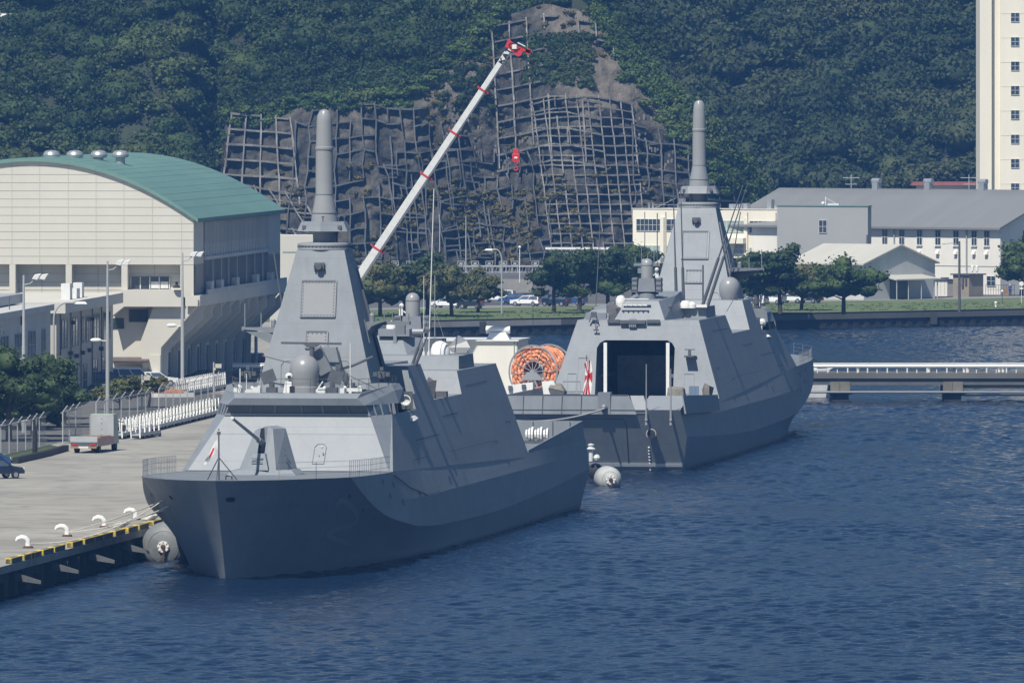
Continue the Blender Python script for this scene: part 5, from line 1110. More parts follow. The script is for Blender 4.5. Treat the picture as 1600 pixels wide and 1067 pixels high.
for i in range(9): y = 4 + i * 7.6; MB().box(-3.5, -3.4, y, y + 3.6, .1, 3.3).build('side_door', M['winglass'], hall)
m = MB(); m.box(hx(160), hx(187), 1.5, 1.6, 5.9, 7.0); m.box(hx(195), hx(225), 1.5, 1.6, 6.6, 7.9); m.build('lower_window', M['winglass'], hall)
m = MB(); m.box(hx(170), hx(231), -1.2, 1.5, 2.4, 2.6)
for i in range(26): m.tube((hx(170) + i * .156, -1.3, 2.62), (hx(170) + i * .156, 1.5, 2.9), .08, .08, 6)
m.build('tiled_canopy', mat('canopy_tile', (.20, .165, .145), .8, 0, .2, 3), hall)
m = MB(); m.box(hx(231), hx(248), -.2, 1.58, 0, 3.2); m.build('entrance_pier', M['beige'], hall)
# the loudspeaker like object on the parapet, a seated figure sized dark shape in the photo
t = empty('siren_horn', (GX(276, 1130), 1130, GZ(450, 1130)), 0, 'small dark horn on top of the balcony parapet of the hall', 'horn')
m = MB(); m.lathe((0, 0, 0), [(.42, 0), (.36, .15), (.14, .35), (.14, .5), (.2, .58), (.05, .68)], 12); m.build('horn_body', M['black'], t)
# low office blocks in front of the hall
def hollow_windows(par, rects, side, nm='window', gl='winglass', fr='pole', bars=1):
    for (a0, a1, z0, z1) in rects:
        m = MB(); 
        def bx(a, b, c, d, o0, o1):
            if side[0] == 'x': m.box(side[1] + o0, side[1] + o1, a, b, c, d)
            else: m.box(a, b, side[1] - o1, side[1] - o0, c, d)
        bx(a0, a1, z0, z1, .02, .05); g = m.build(nm, M[gl], par)
        m = MB(); w_ = .05
        bx(a0, a1, z0 - .06, z0, .02, .14); bx(a0, a1, z1, z1 + .05, .02, .1)
        for i in range(bars + 1): x = lerp(i / bars, a0, a1); bx(x - w_ / 2, x + w_ / 2, z0, z1, .05, .1)
        bx(a0, a1, (z0 + z1) / 2 - .025, (z0 + z1) / 2 + .025, .05, .1); m.build('window_frame', M[fr], g)
ob = empty('office_block', (GX(88, 1075), 1075, QZ), -R(4.6), 'beige two storey office block with boxes on its flat roof, in front of the hall', 'building')
m = MB(); m.box(-9, 0, 0, 48, 0, 8.8); m.build('wall', M['beige2'], ob)
m = MB(); m.box(-9.5, 1.0, -.8, 48.5, 8.8, 9.85); m.build('roof_slab', M['beige'], ob)
hollow_windows(ob, [(4 + .0, 8.5, 5.2, 8.0), (13, 17.5, 5.2, 8.0), (21, 23.5, 5.4, 7.9), (25, 27.5, 5.4, 7.9), (31, 35.5, 5.2, 8.0), (39, 45, 5.2, 8.0), (6, 9, .9, 3.4), (13, 17, 1, 3.4), (22, 25, 0, 3.2), (30, 34, 1, 3.4), (38, 43, 1, 3.4)], ('x', 0), bars=2)
m = MB()
for y in (2.5, 11, 19.5, 29, 37): m.tube((.12, y, 0), (.12, y, 8.8), .06)
for y, z in ((10, 4.6), (15, 4.2), (20, 4.4), (26, 4.5), (28, 7.6), (12, 7.6), (36, 4.4)): m.cbox((.25, y, z), (.4, .5, .4))
m.build('wall_fitting', M['ship_dark'], ob)
for y, h_, w_ in ((15, 1.6, 1.0), (21, 1.0, 1.4), (25, 1.5, .9)): m = MB(); m.cbox((-.8, y, 9.85 + h_ / 2), (.9, w_ * 2, h_)); m.build('roof_box', M['offwhite'], ob)
oa = empty('low_office', (GX(71, 1062), 1062, QZ), -R(4.6), 'grey low office building in shade behind the pines', 'building')
m = MB(); m.box(-14, 0, -60, 4, 0, 9.3); m.build('wall', M['bluegrey_wall'], oa)
m = MB(); m.box(-14.5, .35, -60, 4.3, 9.3, 9.9); m.build('roof_slab', M['bluegrey_wall'], oa)
m = MB(); m.box(-14, -3, -60, 6, 10.0, 10.9); m.build('upper_roof', M['pole'], oa)
hollow_windows(oa, [(-3 - i * 5.2 - (2.6 if i % 2 else 0), -.6 - i * 5.2 - (2.6 if i % 2 else 0), 5.0, 7.6) for i in range(9)] + [(-4 - i * 7, -1.5 - i * 7, .9, 3.2) for i in range(6)], ('x', 0), bars=1)
m = MB(); [m.cbox((.2, -2 - i * 4.3, 4.2 + .3 * (i % 2)), (.35, .5, .4)) for i in range(12)]; m.tube((-1, -20, 9.9), (-1, -20, 11.2), .05); m.cbox((0, -19, 8.8), (.6, .8, .8)); m.build('wall_fitting', M['ship_dark'], oa)
m = MB(); x, Y = G(445, 452, 6)[0], 1290; m.box(-2.6, 2.6, 0, 8, 0, GZ(368, 1290) - QZ); m.build('stair_annex', M['beige'], None, label='small pale concrete block behind the hall, left of the near mast', cat='building').location = (GX(456, 1290), 1290, QZ)
# white shed on the quay, boom reel, crane
sh = empty('white_shed', (GX(735, 1040), 1040, QZ), -R(7), 'white flat roofed shed on the quay behind the near frigate', 'shed')
zt = GZ(533, 1040) - QZ; w0 = GX(585, 1040) - GX(735, 1040); w1 = GX(808, 1040) - GX(735, 1040)
m = MB(); m.box(w0, w1, 0, 9, 0, zt); m.build('wall', M['whitewall'], sh)
m = MB(); m.box(w0 - .3, w1 + .2, -.3, 9.2, zt, zt + .14); m.build('roof', M['offwhite'], sh)
m = MB(); m.prism([(1.4, 1, zt + .14), (3.6, 1, zt + .14), (3.6, 3, zt + .14), (1.4, 3, zt + .14)], [(1.7, 1.3, zt + .8), (3.2, 1.3, zt + .8), (3.2, 2.7, zt + .8), (1.7, 2.7, zt + .8)]); m.tube((1.3, 1.8, zt + 1.05), (3.6, 1.8, zt + 1.05), .38, .38, 12); m.build('roof_vent', M['white'], sh)
m = MB(); m.tube((w1 - .25, -.06, 0), (w1 - .25, -.06, zt), .05); m.tube((w1 + .06, .1, 0), (w1 + .06, .1, zt), .06); m.build('downpipe', M['pole'], sh)
m = MB(); m.cbox((w1 - 4.2, -.25, 2.4), (.9, .4, 1.3)); m.build('wall_cabinet', M['greywall'], sh)
rl = empty('boom_reel', (GX(833, 1002), 1002, QZ), -R(24), 'big reel wound with orange floating oil boom on the quay beside the farther frigate', 'reel')
RR = 2.45; rc = GZ(581, 1002) - QZ
for yy in (-.0, 3.6):
    m = MB()
    for r_ in (RR, 1.0, RR * .97): m.path([(r_ * math.cos(a), yy, rc + r_ * math.sin(a)) for a in [i * math.pi / 18 for i in range(37)]], .05, 5)
    for i in range(12): a = i * math.pi / 6 + .1; m.bar((0, yy, rc), (RR * math.cos(a), yy, rc + RR * math.sin(a)), .06)
    m.build('spoked_flange', M['steel'], rl)
m = MB()
for k, r_ in enumerate((1.15, 1.5, 1.85, 2.15)):
    for j in range(6):
        yy = .25 + j * .6; P = []; nseg = 44
        for i in range(nseg + 1): a = i * 2 * math.pi / nseg + k + j; q = r_ + .06 * math.sin(a * 11 + j * 2) + .04 * math.sin(a * 5 + k); P.append((q * math.cos(a), yy + .1 * math.sin(a * 3 + k), rc + q * math.sin(a)))
        m.path(P, [.17 + .05 * math.sin(i * 2.1 + j) for i in range(nseg + 1)], 6)
m.build('wound_boom', M['orange'], rl, True, angle=70)
m = MB(); m.tube((0, -.3, rc), (0, 4, rc), .2, .2, 10); m.prism([(-1.2, -.35, rc - .75), (1.2, -.35, rc - .75), (1.2, -.2, rc - .75), (-1.2, -.2, rc - .75)], [(-.4, -.35, rc), (.4, -.35, rc), (.4, -.2, rc), (-.4, -.2, rc)])
for x in (-1, 1):
    for yy in (-.25, 3.9): m.bar((x * 2.0, yy, 0), (0, yy, rc), .14)
m.bar((-2.4, -.25, .1), (2.4, -.25, .1), .2); m.bar((-2.4, 3.9, .1), (2.4, 3.9, .1), .2); m.build('reel_stand', M['steel'], rl)
# brow between quay and the farther frigate
bg = empty('boarding_bridge', tuple(shipw(2, 8.6, 115, 5.15)), -t2, 'white boarding bridge sloping up across the stern deck of the farther frigate', 'bridge')
m = MB(); m.prism([(-4.2, 0, .35), (-4.2, 1.3, .35), (1.2, 1.3, .95), (1.2, 0, .95)], [(-4.2, 0, 1.4), (-4.2, 1.3, 1.4), (1.2, 1.3, 2.1), (1.2, 0, 2.1)]); m.build('side_screen', M['white'], bg)
m = MB(); [m.cbox((-3.2 + i * 1.2, -.12, 1.35 + .12 * i), (.35, .2, .4)) for i in range(4)]; m.box(-4.2, 1.2, .2, 1.1, 0, .34); m.build('bridge_fittings', M['ship_dark'], bg)
cv = empty('covered_winch', tuple(shipw(2, 5.2, 115, 5.12)), -t2, 'winch under a grey canvas cover beside the boarding bridge on the stern deck', 'winch')
m = MB(); m.prism([(-1.1, 0, .1), (.3, 0, .1), (.3, 1, .1), (-1.1, 1, .1)], [(-1.4, 0, 2.2), (-.3, -.1, 2.3), (-.3, 1, 2.2), (-1.4, 1, 2.2)]); m.build('winch_side', M['white'], cv)
m = MB(); m.prism([(-.2, -.2, .0), (.5, -.2, .2), (.5, .8, .2), (-.2, .8, .0)], [(-.8, -.2, 1.6), (.7, -.4, 1.3), (.8, .8, 1.3), (-.8, .8, 1.6)]); m.build('canvas_cover', M['tarp_dark'], cv)
m = MB(); m.prism([(-.8, -.2, 1.61), (.7, -.4, 1.31), (.8, .8, 1.31), (-.8, .8, 1.61)], [(-.6, 0, 2.1), (.3, 0, 2.0), (.3, .6, 2.0), (-.6, .6, 2.1)]); m.build('cover_top', M['tarp'], cv, bevel=.1)
# mobile crane on the quay
CY = 1030; cr = empty('mobile_crane', (GX(452, CY), CY, QZ), 0, 'mobile crane with a long white lattice free boom rising behind the near frigate, red tip and hook', 'crane')
cr['label'] = 'mobile crane whose long white boom with red collars rises from behind the near frigate'
o = Vector((GX(452, CY), CY, QZ))
def cl_(px, py, dy=0): return Vector((GX(px, CY), CY + dy, GZ(py, CY))) - o
m = MB(); m.box(-4.5, 4.5, -1.4, 1.4, .9, 1.6); m.box(2.6, 4.6, -1.3, 1.3, 1.0, 2.6); m.prism([(-1.6, -1.2, 1.6), (2, -1.2, 1.6), (2, 1.2, 1.6), (-1.6, 1.2, 1.6)], [(-1.6, -1.2, 2.6), (1.2, -1.2, 2.6), (1.2, 1.2, 2.6), (-1.6, 1.2, 2.6)]); m.build('carrier', M['offwhite'], cr)
m = MB(); m.prism([(.2, -1.5, 1.7), (2.2, -1.5, 1.7), (2.2, -.5, 1.7), (.2, -.5, 1.7)], [(.4, -1.5, 3.3), (1.9, -1.5, 3.3), (1.9, -.5, 3.3), (.4, -.5, 3.3)]); m.build('operator_cab', M['red'], cr)
for sx in (-2.8, 2.8):
    for sy in (-1.3, 1.3): m = MB(); m.lathe((sx, sy, .75), [(.3, -.3), (.75, -.28), (.75, .28), (.3, .3)], 20, axis='y'); m.build('wheel', M['black'], cr)
bA, bB = cl_(468, 572), cl_(797, 76); bd = (bB - bA).normalized(); side_ = Vector((bd.z, 0, -bd.x)); yv = Vector((0, 1, 0))
stt = [(0, .34, .92), (.34, .92, .84), (.0, 0, 0)]
def sec(t0, t1_, wd):
    m = MB(); a, b = bA.lerp(bB, t0), bA.lerp(bB, t1_); h_ = wd / 2; pr = [(-h_ * .85, -h_), (h_ * .55, -h_), (h_, -h_ * .45), (h_, h_ * .45), (h_ * .55, h_), (-h_ * .85, h_)]
    m.prism([a + side_ * p + yv * q for p, q in pr], [b + side_ * p + yv * q for p, q in pr]); return m.build('boom_section', M['offwhite'], cr)
tt = [0, .20, .36, .532, .698, .878, 1.0]; tt = [0, .30, .485, .645, .80, 1.0]; wd = [.98, .90, .82, .75, .68]
def tpy(py): return (572 - py) / (572 - 76)
tt = [0, tpy(389), tpy(275), tpy(208), tpy(141), 1.0]
for i in range(5): sec(tt[i], tt[i + 1] + (0 if i == 4 else -.002), wd[i])
for i in range(1, 5):
    m = MB(); a = bA.lerp(bB, tt[i]); h_ = wd[i - 1] / 2 + .06; q = bd * .08
    pr = [(-h_, -h_), (h_ * .6, -h_), (h_ * 1.05, -h_ * .4), (h_ * 1.05, h_ * .4), (h_ * .6, h_), (-h_, h_)]
    m.prism([a - q + side_ * x + yv * y for x, y in pr], [a + q + side_ * x + yv * y for x, y in pr]); m.ball(a + side_ * (h_ + .12), .15, 8); m.ball(a - side_ * (h_ + .05), .1, 8); m.build('boom_collar', M['red'], cr)
m = MB(); hd = lambda u, v, w_=0: bB + bd * u + side_ * v + yv * w_
m.prism([hd(-.1, -.5, -.35), hd(-.1, .45, -.35), hd(-.1, .45, .35), hd(-.1, -.5, .35)], [hd(.65, -.65, -.35), hd(.55, .75, -.35), hd(.55, .75, .35), hd(.65, -.65, .35)])
m.lathe(hd(.1, .85, 0), [(.2, -.25), (.38, -.25), (.38, .25), (.2, .25)], 16, axis='y'); m.lathe(hd(.7, 1.6, 0), [(.15, -.15), (.28, -.15), (.28, .15), (.15, .15)], 14, axis='y'); m.bar(hd(.5, .6), hd(.75, 1.8), .3, .3)
m.build('boom_head', M['red'], cr)
m = MB(); m.cbox(hd(.35, .25, -.45), (.42, .06, .42)); m.bar(hd(.85, .3, -.3), hd(.95, 1.1, -.3), .09); m.build('head_lamp', M['white'], cr)
# lettering on the boom: K A T O reading up the boom
LT = {'K': [[(0, 0), (0, 1)], [(0, .4), (.75, 1)], [(.2, .55), (.78, 0)]], 'A': [[(0, 0), (.42, 1), (.84, 0)], [(.15, .33), (.69, .33)]], 'T': [[(.4, 0), (.4, 1)], [(0, 1), (.8, 1)]], 'O': [[(.2, 0), (.62, 0), (.82, .22), (.82, .78), (.62, 1), (.2, 1), (0, .78), (0, .22), (.2, 0)]]}
m = MB(); st_ = bA.lerp(bB, tpy(98)) 
for i, ch in enumerate('KATO'):
    for pl in LT[ch]:
        for a, b in zip(pl[:-1], pl[1:]):
            f_ = lambda p: st_ + bd * (i * .56 + p[0] * .5) - side_ * (p[1] * .46 - .23) + yv * (-wd[4] / 2 - .02)
            m.bar(f_(a), f_(b), .13, .02, up=(0, 1, 0))
m.build('lettering', M['black'], cr)
hk = cl_(806, 247); tip = hd(.1, .95)
m = MB()
for dx in (-.18, .0, .18): m.tube((hk.x + dx, hk.y, hk.z + .8), (tip.x + .35 + dx * .7, tip.y, tip.z), .022)
t3 = hd(.75, 2.1); m.tube((t3.x, t3.y, cl_(818, 545).z), t3, .022); m.tube(bA.lerp(bB, .4) - side_ * .7, hd(.8, -.8), .02); m.build('hoist_cable', M['black'], cr)
m = MB(); m.prism([(hk.x - .3, hk.y - .2, hk.z - .4), (hk.x + .3, hk.y - .2, hk.z - .4), (hk.x + .3, hk.y + .2, hk.z - .4), (hk.x - .3, hk.y + .2, hk.z - .4)], [(hk.x - .38, hk.y - .2, hk.z + .4), (hk.x + .38, hk.y - .2, hk.z + .4), (hk.x + .38, hk.y + .2, hk.z + .4), (hk.x - .38, hk.y + .2, hk.z + .4)]); m.cbox((hk.x, hk.y, hk.z + .6), (.5, .35, .5))
m.path([(hk.x, hk.y, hk.z - .4), (hk.x, hk.y, hk.z - .75), (hk.x + .22, hk.y, hk.z - .95), (hk.x + .1, hk.y, hk.z - 1.2), (hk.x - .2, hk.y, hk.z - 1.1)], .08, 6); hkm = m.build('hook_block', M['red'], cr, bevel=.06)
m = MB(); m.cbox((hk.x, hk.y - .24, hk.z + .02), (.28, .05, .16)); m.build('hook_plate', M['white'], hkm)
# ------------------------------------------------------------------ jetty
JY = 1150; jt = empty('jetty', (GX(1250, JY), JY, 0), 0, 'long concrete jetty on piers with a thick white pipe along it', 'jetty')
m = MB(); m.box(-60, 60, 0, 7, 2.45, 3.02); m.build('deck', M['cap'], jt)
m = MB(); m.box(-60, 60, .25, .9, 1.75, 2.44); m.box(-60, 60, 5.5, 6.2, 1.7, 2.44); m.build('beam', M['bracket'], jt)
for px in (1137, 1313, 1489, 1665):
    x = (px - 1250) * JY / F; m = MB(); m.box(x - 1.05, x + 1.05, .1, 6.9, 1.15, 2.1); m.box(x - .2, x - .08, -.0, .1, 1.15, 2.1); m.build('pier_cap', mat('pier_cap_concrete', (.17, .16, .13), .85, 0, .25, .5), jt)
    m = MB(); m.box(x - .9, x + .9, .5, 6.5, -2, 1.14); m.box(x - 1.1, x + 1.3, .3, 6.8, .75, 1.12); m.build('pier', M['quay_side'], jt)
m = MB(); m.tube((-60, 1.2, 3.72), (60, 1.2, 3.72), .2, .2, 12); m.tube((-60, 1.5, 4.0), (60, 1.5, 4.0), .04)
m.build('white_pipe', M['white'], jt, True)
m = MB()
for i in range(56): x = -58 + i * 2.1; m.box(x, x + .14, 1.1, 1.3, 3.0, 3.6); m.box(x + 1.0, x + 1.1, .1, .2, 2.95, 3.4)
m.build('pipe_support', M['offwhite'], jt)
m = MB(); m.tube((-60, .1, 1.0), (60, .1, 1.0), .13, .13, 8); m.build('lower_pipe', M['ship_mid'], jt)
x = (1505 - 1250) * JY / F
m = MB(); m.box(x, 60, 3, 6, .5, .6); m.box(x, 60, 2, 6, 1.35, 1.6); m.build('moored_pontoon', M['beige'], jt)
m = MB()
for px in (1508, 1514, 1563, 1569, 1342, 1453): x = (px - 1250) * JY / F; m.tube((x, 2.5, 3.02), (x, 2.5, 3.5), .14); m.ball((x, 2.5, 3.5), .22, 8)
m.build('jetty_bollard', M['white'], jt, True)
bt_ = empty('motor_boat', (GX(1272, 1166), 1166, 0), R(12), 'small white motor boat with a dark canopy moored behind the jetty', 'boat')
m = MB(); m.prism([(-4, -1.2, .0), (1.0, -1.2, .0), (2.0, 0, .2), (1, 1.2, 0), (-4, 1.2, 0)], [(-4, -1.4, 2.9), (1.4, -1.4, 3.0), (2.6, 0, 3.3), (1.4, 1.4, 3.0), (-4, 1.4, 2.9)]); m.build('hull', M['offwhite'], bt_)
m = MB(); m.prism([(-3, -1.1, 2.95), (.2, -1.1, 2.95), (.2, 1.1, 2.95), (-3, 1.1, 2.95)], [(-2.6, -.9, 4.3), (-.8, -.9, 4.3), (-.8, .9, 4.3), (-2.6, .9, 4.3)]); m.build('cabin', M['offwhite'], bt_)
m = MB(); m.prism([(-2.8, -1, 4.31), (-.5, -1, 4.31), (-.5, 1, 4.31), (-2.8, 1, 4.31)], [(-2.6, -.9, 4.4), (-.8, -.9, 4.4), (-.8, .9, 4.4), (-2.6, .9, 4.4)]); m.bar((-.7, -1, 4.35), (1.1, -1.1, 3.1), .12); m.build('canopy', M['black'], bt_)

def person(loc, rz, label, top, hat=None, h=1.7):
    t = empty('person', loc, rz, label, 'person'); s = h / 1.75
    J = {'pel': (0, 0, .95), 'sp': (0, -.02, 1.2), 'ch': (0, 0, 1.38), 'nk': (0, .0, 1.5), 'hd': (0, .02, 1.62), 'hp': (0, .02, 1.72)}
    V = [J['pel'], J['sp'], J['ch'], J['nk'], J['hd'], J['hp']]; rad = [.15, .14, .16, .06, .095, .07]; E_ = [(0, 1), (1, 2), (2, 3), (3, 4), (4, 5)]
    for sg in (-1, 1):
        n0 = len(V); V += [(sg * .19, 0, 1.4), (sg * .25, .03, 1.12), (sg * .22, .2, .98), (sg * .21, .27, .95)]; rad += [.065, .048, .038, .035]; E_ += [(2, n0), (n0, n0 + 1), (n0 + 1, n0 + 2), (n0 + 2, n0 + 3)]
        n0 = len(V); V += [(sg * .1, 0, .88), (sg * .11, .04 * sg, .5), (sg * .11, .05 * sg, .1), (sg * .12, .05 * sg + .15, .05)]; rad += [.095, .07, .05, .04]; E_ += [(0, n0), (n0, n0 + 1), (n0 + 1, n0 + 2), (n0 + 2, n0 + 3)]
    me = bpy.data.meshes.new('body'); me.from_pydata([tuple(c * s for c in v) for v in V], E_, []); o = bpy.data.objects.new('body', me); COL.objects.link(o); o.parent = t
    md = o.modifiers.new('skin', 'SKIN'); 
    for i, r in enumerate(rad): me.skin_vertices[0].data[i].radius = (r * s, r * s)
    me.skin_vertices[0].data[0].use_root = True; o.modifiers.new('sub', 'SUBSURF').levels = 1; o.modifiers['sub'].render_levels = 2
    m = bpy.data.materials.new('person_clothes_skin'); m.use_nodes = True; n = m.node_tree.nodes; l = m.node_tree.links
    tc = n.new('ShaderNodeTexCoord'); sx = n.new('ShaderNodeSeparateXYZ'); l.new(tc.outputs['Object'], sx.inputs[0]); mr = n.new('ShaderNodeMapRange'); mr.inputs[2].default_value = 2; l.new(sx.outputs[2], mr.inputs[0])
    r = ramp(n, [(0, (.02, .02, .02)), (.05, (.03, .04, .09)), (.48, top), (.755, (.45, .28, .2))]); r.color_ramp.interpolation = 'CONSTANT'; l.new(mr.outputs[0], r.inputs[0]); l.new(r.outputs[0], n['Principled BSDF'].inputs['Base Color']); me.materials.append(m)
    q = MB(); q.ball((0, .01 * s, 1.66 * s), .115 * s, 12); q.cbox((0, .12 * s, 1.66 * s), (.16 * s, .12 * s, .02)); q.build('hat', hat or M['black'], t, True)
    return t
person((GX(1491, JY + 3), JY + 3, 3.03), R(100), 'person in a blue top and dark trousers walking on the jetty above a pier', (.12, .15, .3))

# ------------------------------------------------------------------ far shore
def shY(X): return 1423 + (X + 17) * .869
def shr(X, o=0): return (X - o * .66, shY(X) + o * .75)
GZ2 = 2.2
m = MB(); P = [(-27, 1414), shr(-17), shr(70.5), shr(400), (4000, 5200), (4000, 6000), (-4000, 6000), (-4000, 1414)]
P = [(-4000, 1414.3), shr(-27), shr(400), (4000, 1785), (4000, 9000), (-4000, 9000)]
m.poly([(x, y, GZ2 - .02) for x, y in P]); m.build('ground', M['asphalt'], kind='structure')
t = empty('seawall', (0, 0, 0), 0, 'dark steel sheet pile seawall with a pale concrete cap along the far shore', 'seawall')
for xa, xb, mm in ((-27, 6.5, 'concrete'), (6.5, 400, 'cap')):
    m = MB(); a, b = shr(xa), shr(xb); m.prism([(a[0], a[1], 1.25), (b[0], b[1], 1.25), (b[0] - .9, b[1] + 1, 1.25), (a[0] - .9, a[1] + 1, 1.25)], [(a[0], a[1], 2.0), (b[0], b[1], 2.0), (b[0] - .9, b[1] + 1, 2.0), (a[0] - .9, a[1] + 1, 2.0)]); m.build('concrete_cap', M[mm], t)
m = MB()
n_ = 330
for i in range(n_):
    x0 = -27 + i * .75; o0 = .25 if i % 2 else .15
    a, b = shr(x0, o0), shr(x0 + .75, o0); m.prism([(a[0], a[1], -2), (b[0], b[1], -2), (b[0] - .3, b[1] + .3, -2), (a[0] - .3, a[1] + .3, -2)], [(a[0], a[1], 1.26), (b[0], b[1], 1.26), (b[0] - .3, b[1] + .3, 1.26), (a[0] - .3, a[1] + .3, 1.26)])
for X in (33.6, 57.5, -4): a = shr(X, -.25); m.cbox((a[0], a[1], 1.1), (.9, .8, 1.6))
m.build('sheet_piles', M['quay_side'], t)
m = MB(); a, b, c, d = shr(-27, .9), shr(400, .9), shr(400, 46), shr(-27, 46)
m.poly([(a[0], a[1], 2.19), (b[0], b[1], 2.19), (c[0], c[1], 2.35), (d[0], d[1], 2.35)]); m.build('grass_bank', M['grass'], kind='structure')
m = MB(); a, b, c, d = shr(-27, 46), shr(400, 46), shr(400, 55), shr(-27, 55); m.poly([(x, y, 2.36) for x, y in (a, b, c, d)]); m.build('road', M['road'], kind='structure')
rs_ = np.random.RandomState(5); cs = []
for i in range(900):
    X = rs_.uniform(-20, 84); o = rs_.uniform(1, 33); p = shr(X, o); cs.append((p[0], p[1], 2.2 + o * .003))
foliage('grass_tufts', cs, [.3] * 900, M['leaf_bright'], 6, .12, 9, flat=.35, core=False, kind='stuff')
def FG(px, py, z=2.3): return G(px, py, z)
for i, (px, py, h, r, mt, st, lb) in enumerate((
    (594, 494, 7.6, 4.0, 'leaf_olive', 'round', 'olive green tree on the far bank, just right of the near mast tower'),
    (632, 492, 6.8, 3.6, 'leaf_olive', 'round', 'olive tree on the far bank behind the white dome launcher of the near frigate'),
    (668, 493, 8.6, 3.6, 'leaf_pine', 'pine', 'darker pine rising above the olive trees on the far bank'),
    (706, 494, 7.0, 4.0, 'leaf_olive', 'round', 'olive tree on the far bank behind the tall white aerial'),
    (747, 488, 6.4, 3.2, 'leaf_olive', 'round', 'smaller olive tree left of the parked white off-road car'),
    (866, 489, 7.6, 3.9, 'leaf_pine', 'pine', 'dark pine on the far bank next to the white hatchback'),
    (905, 486, 8.8, 4.6, 'leaf_pine', 'pine', 'large dark pine with a thick forked trunk on the far bank'),
    (950, 484, 8.4, 4.4, 'leaf_pine', 'pine', 'dark pine on the far bank left of the farther launcher'),
    (990, 470, 8.6, 4.2, 'leaf_pine', 'round', 'dark pine behind the dome launcher of the farther frigate'),
    (1150, 488, 7.6, 3.6, 'leaf_pine', 'pine', 'pine just right of the farther mast tower'),
    (1186, 489, 7.8, 3.8, 'leaf_pine', 'pine', 'thin crowned pine with white cars showing behind it'),
    (1219, 489, 8.8, 4.0, 'leaf_pine', 'pine', 'tallest spiky pine in front of the cream school building'),
    (1252, 484, 6.6, 3.6, 'leaf_olive', 'round', 'low olive tree between the spiky pine and the round tree'),
    (1318, 490, 8.2, 4.7, 'leaf_round', 'round', 'round broadleaf tree with a forked trunk in front of the gabled shed'),
    (1596, 462, 8.6, 4.0, 'leaf_round', 'round', 'dark broadleaf tree at the shaded gable of the white hall'))):
    x, Y = FG(px, py); tree('shore_tree', x, Y, 2.3, h, r, M[mt], lb, 40 + i, style=st, size=.24)
for i, (px, py, c, st, rz, L, Hh, lb) in enumerate((
    (697, 482, 'car_white', 'hatch', 60, 4.3, 1.5, 'white car half hidden by the olive trees on the far bank'),
    (736, 483, 'car_black', 'kei', 75, 3.4, 1.65, 'dark boxy car standing alone beside the olive trees'),
    (778, 474, 'car_white', 'suv', 75, 4.9, 1.85, 'large white off-road car facing left in the far car park'),
    (803, 476, 'car_blue', 'hatch', 62, 4.2, 1.5, 'blue car just right of the large white off-road car'),
    (818, 475, 'car_navy', 'hatch', 60, 4.4, 1.5, 'dark blue car between the blue and the white hatchback'),
    (822, 479, 'car_white', 'hatch', 70, 4.2, 1.5, 'white hatchback facing left, in front of the dark blue car'),
    (842, 477, 'car_black', 'hatch', 62, 4.2, 1.5, 'black car right behind the white hatchback'),
    (868, 479, 'car_navy', 'hatch', 64, 4.2, 1.5, 'dark blue car under the left part of the dark pines'),
    (893, 478, 'car_blue', 'hatch', 64, 4.3, 1.5, 'bright blue car in the shade under the dark pines'),
    (1176, 478, 'car_white', 'hatch', 64, 4.2, 1.5, 'white car under the pines right of the farther mast tower'),
    (1207, 476, 'car_white', 'kei', 64, 3.6, 1.7, 'white boxy car behind the thin crowned pine'),
    (1238, 474, 'car_white', 'hatch', 60, 4.2, 1.45, 'white car behind the tallest spiky pine'),
    (1262, 474, 'car_navy', 'hatch', 60, 4.2, 1.45, 'dark car behind the low olive tree'),
    (1288, 466, 'car_white', 'hatch', 60, 4.2, 1.4, 'white car left of the forked trunk of the round tree'),
    (1432, 460, 'car_blue', 'hatch', 80, 4.0, 1.35, 'blue car in the shade under the canopy of the gabled shed'))):
    x, Y = FG(px, py); car('parked_car', (x, Y, 2.37), R(rz), M[c], lb, L, 1.72, Hh, st, group='cars parked on the far shore')
curved_lamp(784, 490, 390, 2.3, 'tall curved white street lamp standing in the far car park', 1.35, -1, .09)
def utility(px, py, yt, label, arm=None):
    x, Y = FG(px, py); zt = GZ(yt, Y) - 2.3; t = empty('utility_pole', (x, Y, 2.3), 0, label, 'pole'); m = MB(); m.tube((0, 0, 0), (0, 0, zt), .2, .14, 8); m.build('pole', M['tarp_dark'], t)
    if arm: 
        m = MB(); m.path([(0, 0, zt - .6), (-.9, 0, zt - .25), (-1.8, 0, zt - .35)], .05, 5); m.cbox((-2.1, 0, zt - .4), (.5, .2, .14)); m.build('lamp_arm', M['pole'], t)
    return t
utility(1355, 466, 367, 'dark utility pole rising in front of the pale shed roof'); utility(1499, 487, 377, 'dark utility pole with a lamp arm before the white hall', 1)
a = FG(1596, 474); t = empty('road_sign', (a[0], a[1], 2.3), 0, 'round white road sign on a pale post at the right edge', 'sign')
m = MB(); m.tube((0, 0, 0), (0, 0, 2.9), .05); m.build('post', M['offwhite'], t); m = MB(); m.lathe((0, -.06, 2.75), [(.33, 0), (.33, .05)], 18, axis='y'); m.cbox((0, -.05, 2.1), (.5, .06, .25)); m.build('sign_disc', M['white'], t)
a = FG(1566, 474); t = empty('road_sign', (a[0], a[1], 2.3), 0, 'small white lamp topped post left of the round road sign', 'post')
m = MB(); m.tube((0, 0, 0), (0, 0, 1.6), .06); m.build('post', M['tarp_dark'], t); m = MB(); m.ball((0, 0, 1.7), .2, 10); m.build('post_top', M['white'], t)
a = FG(1578, 463); person((a[0], a[1], 2.3), R(200), 'person in blue with a white helmet by the corner of the white hall', (.05, .09, .25), M['white'], 1.75)
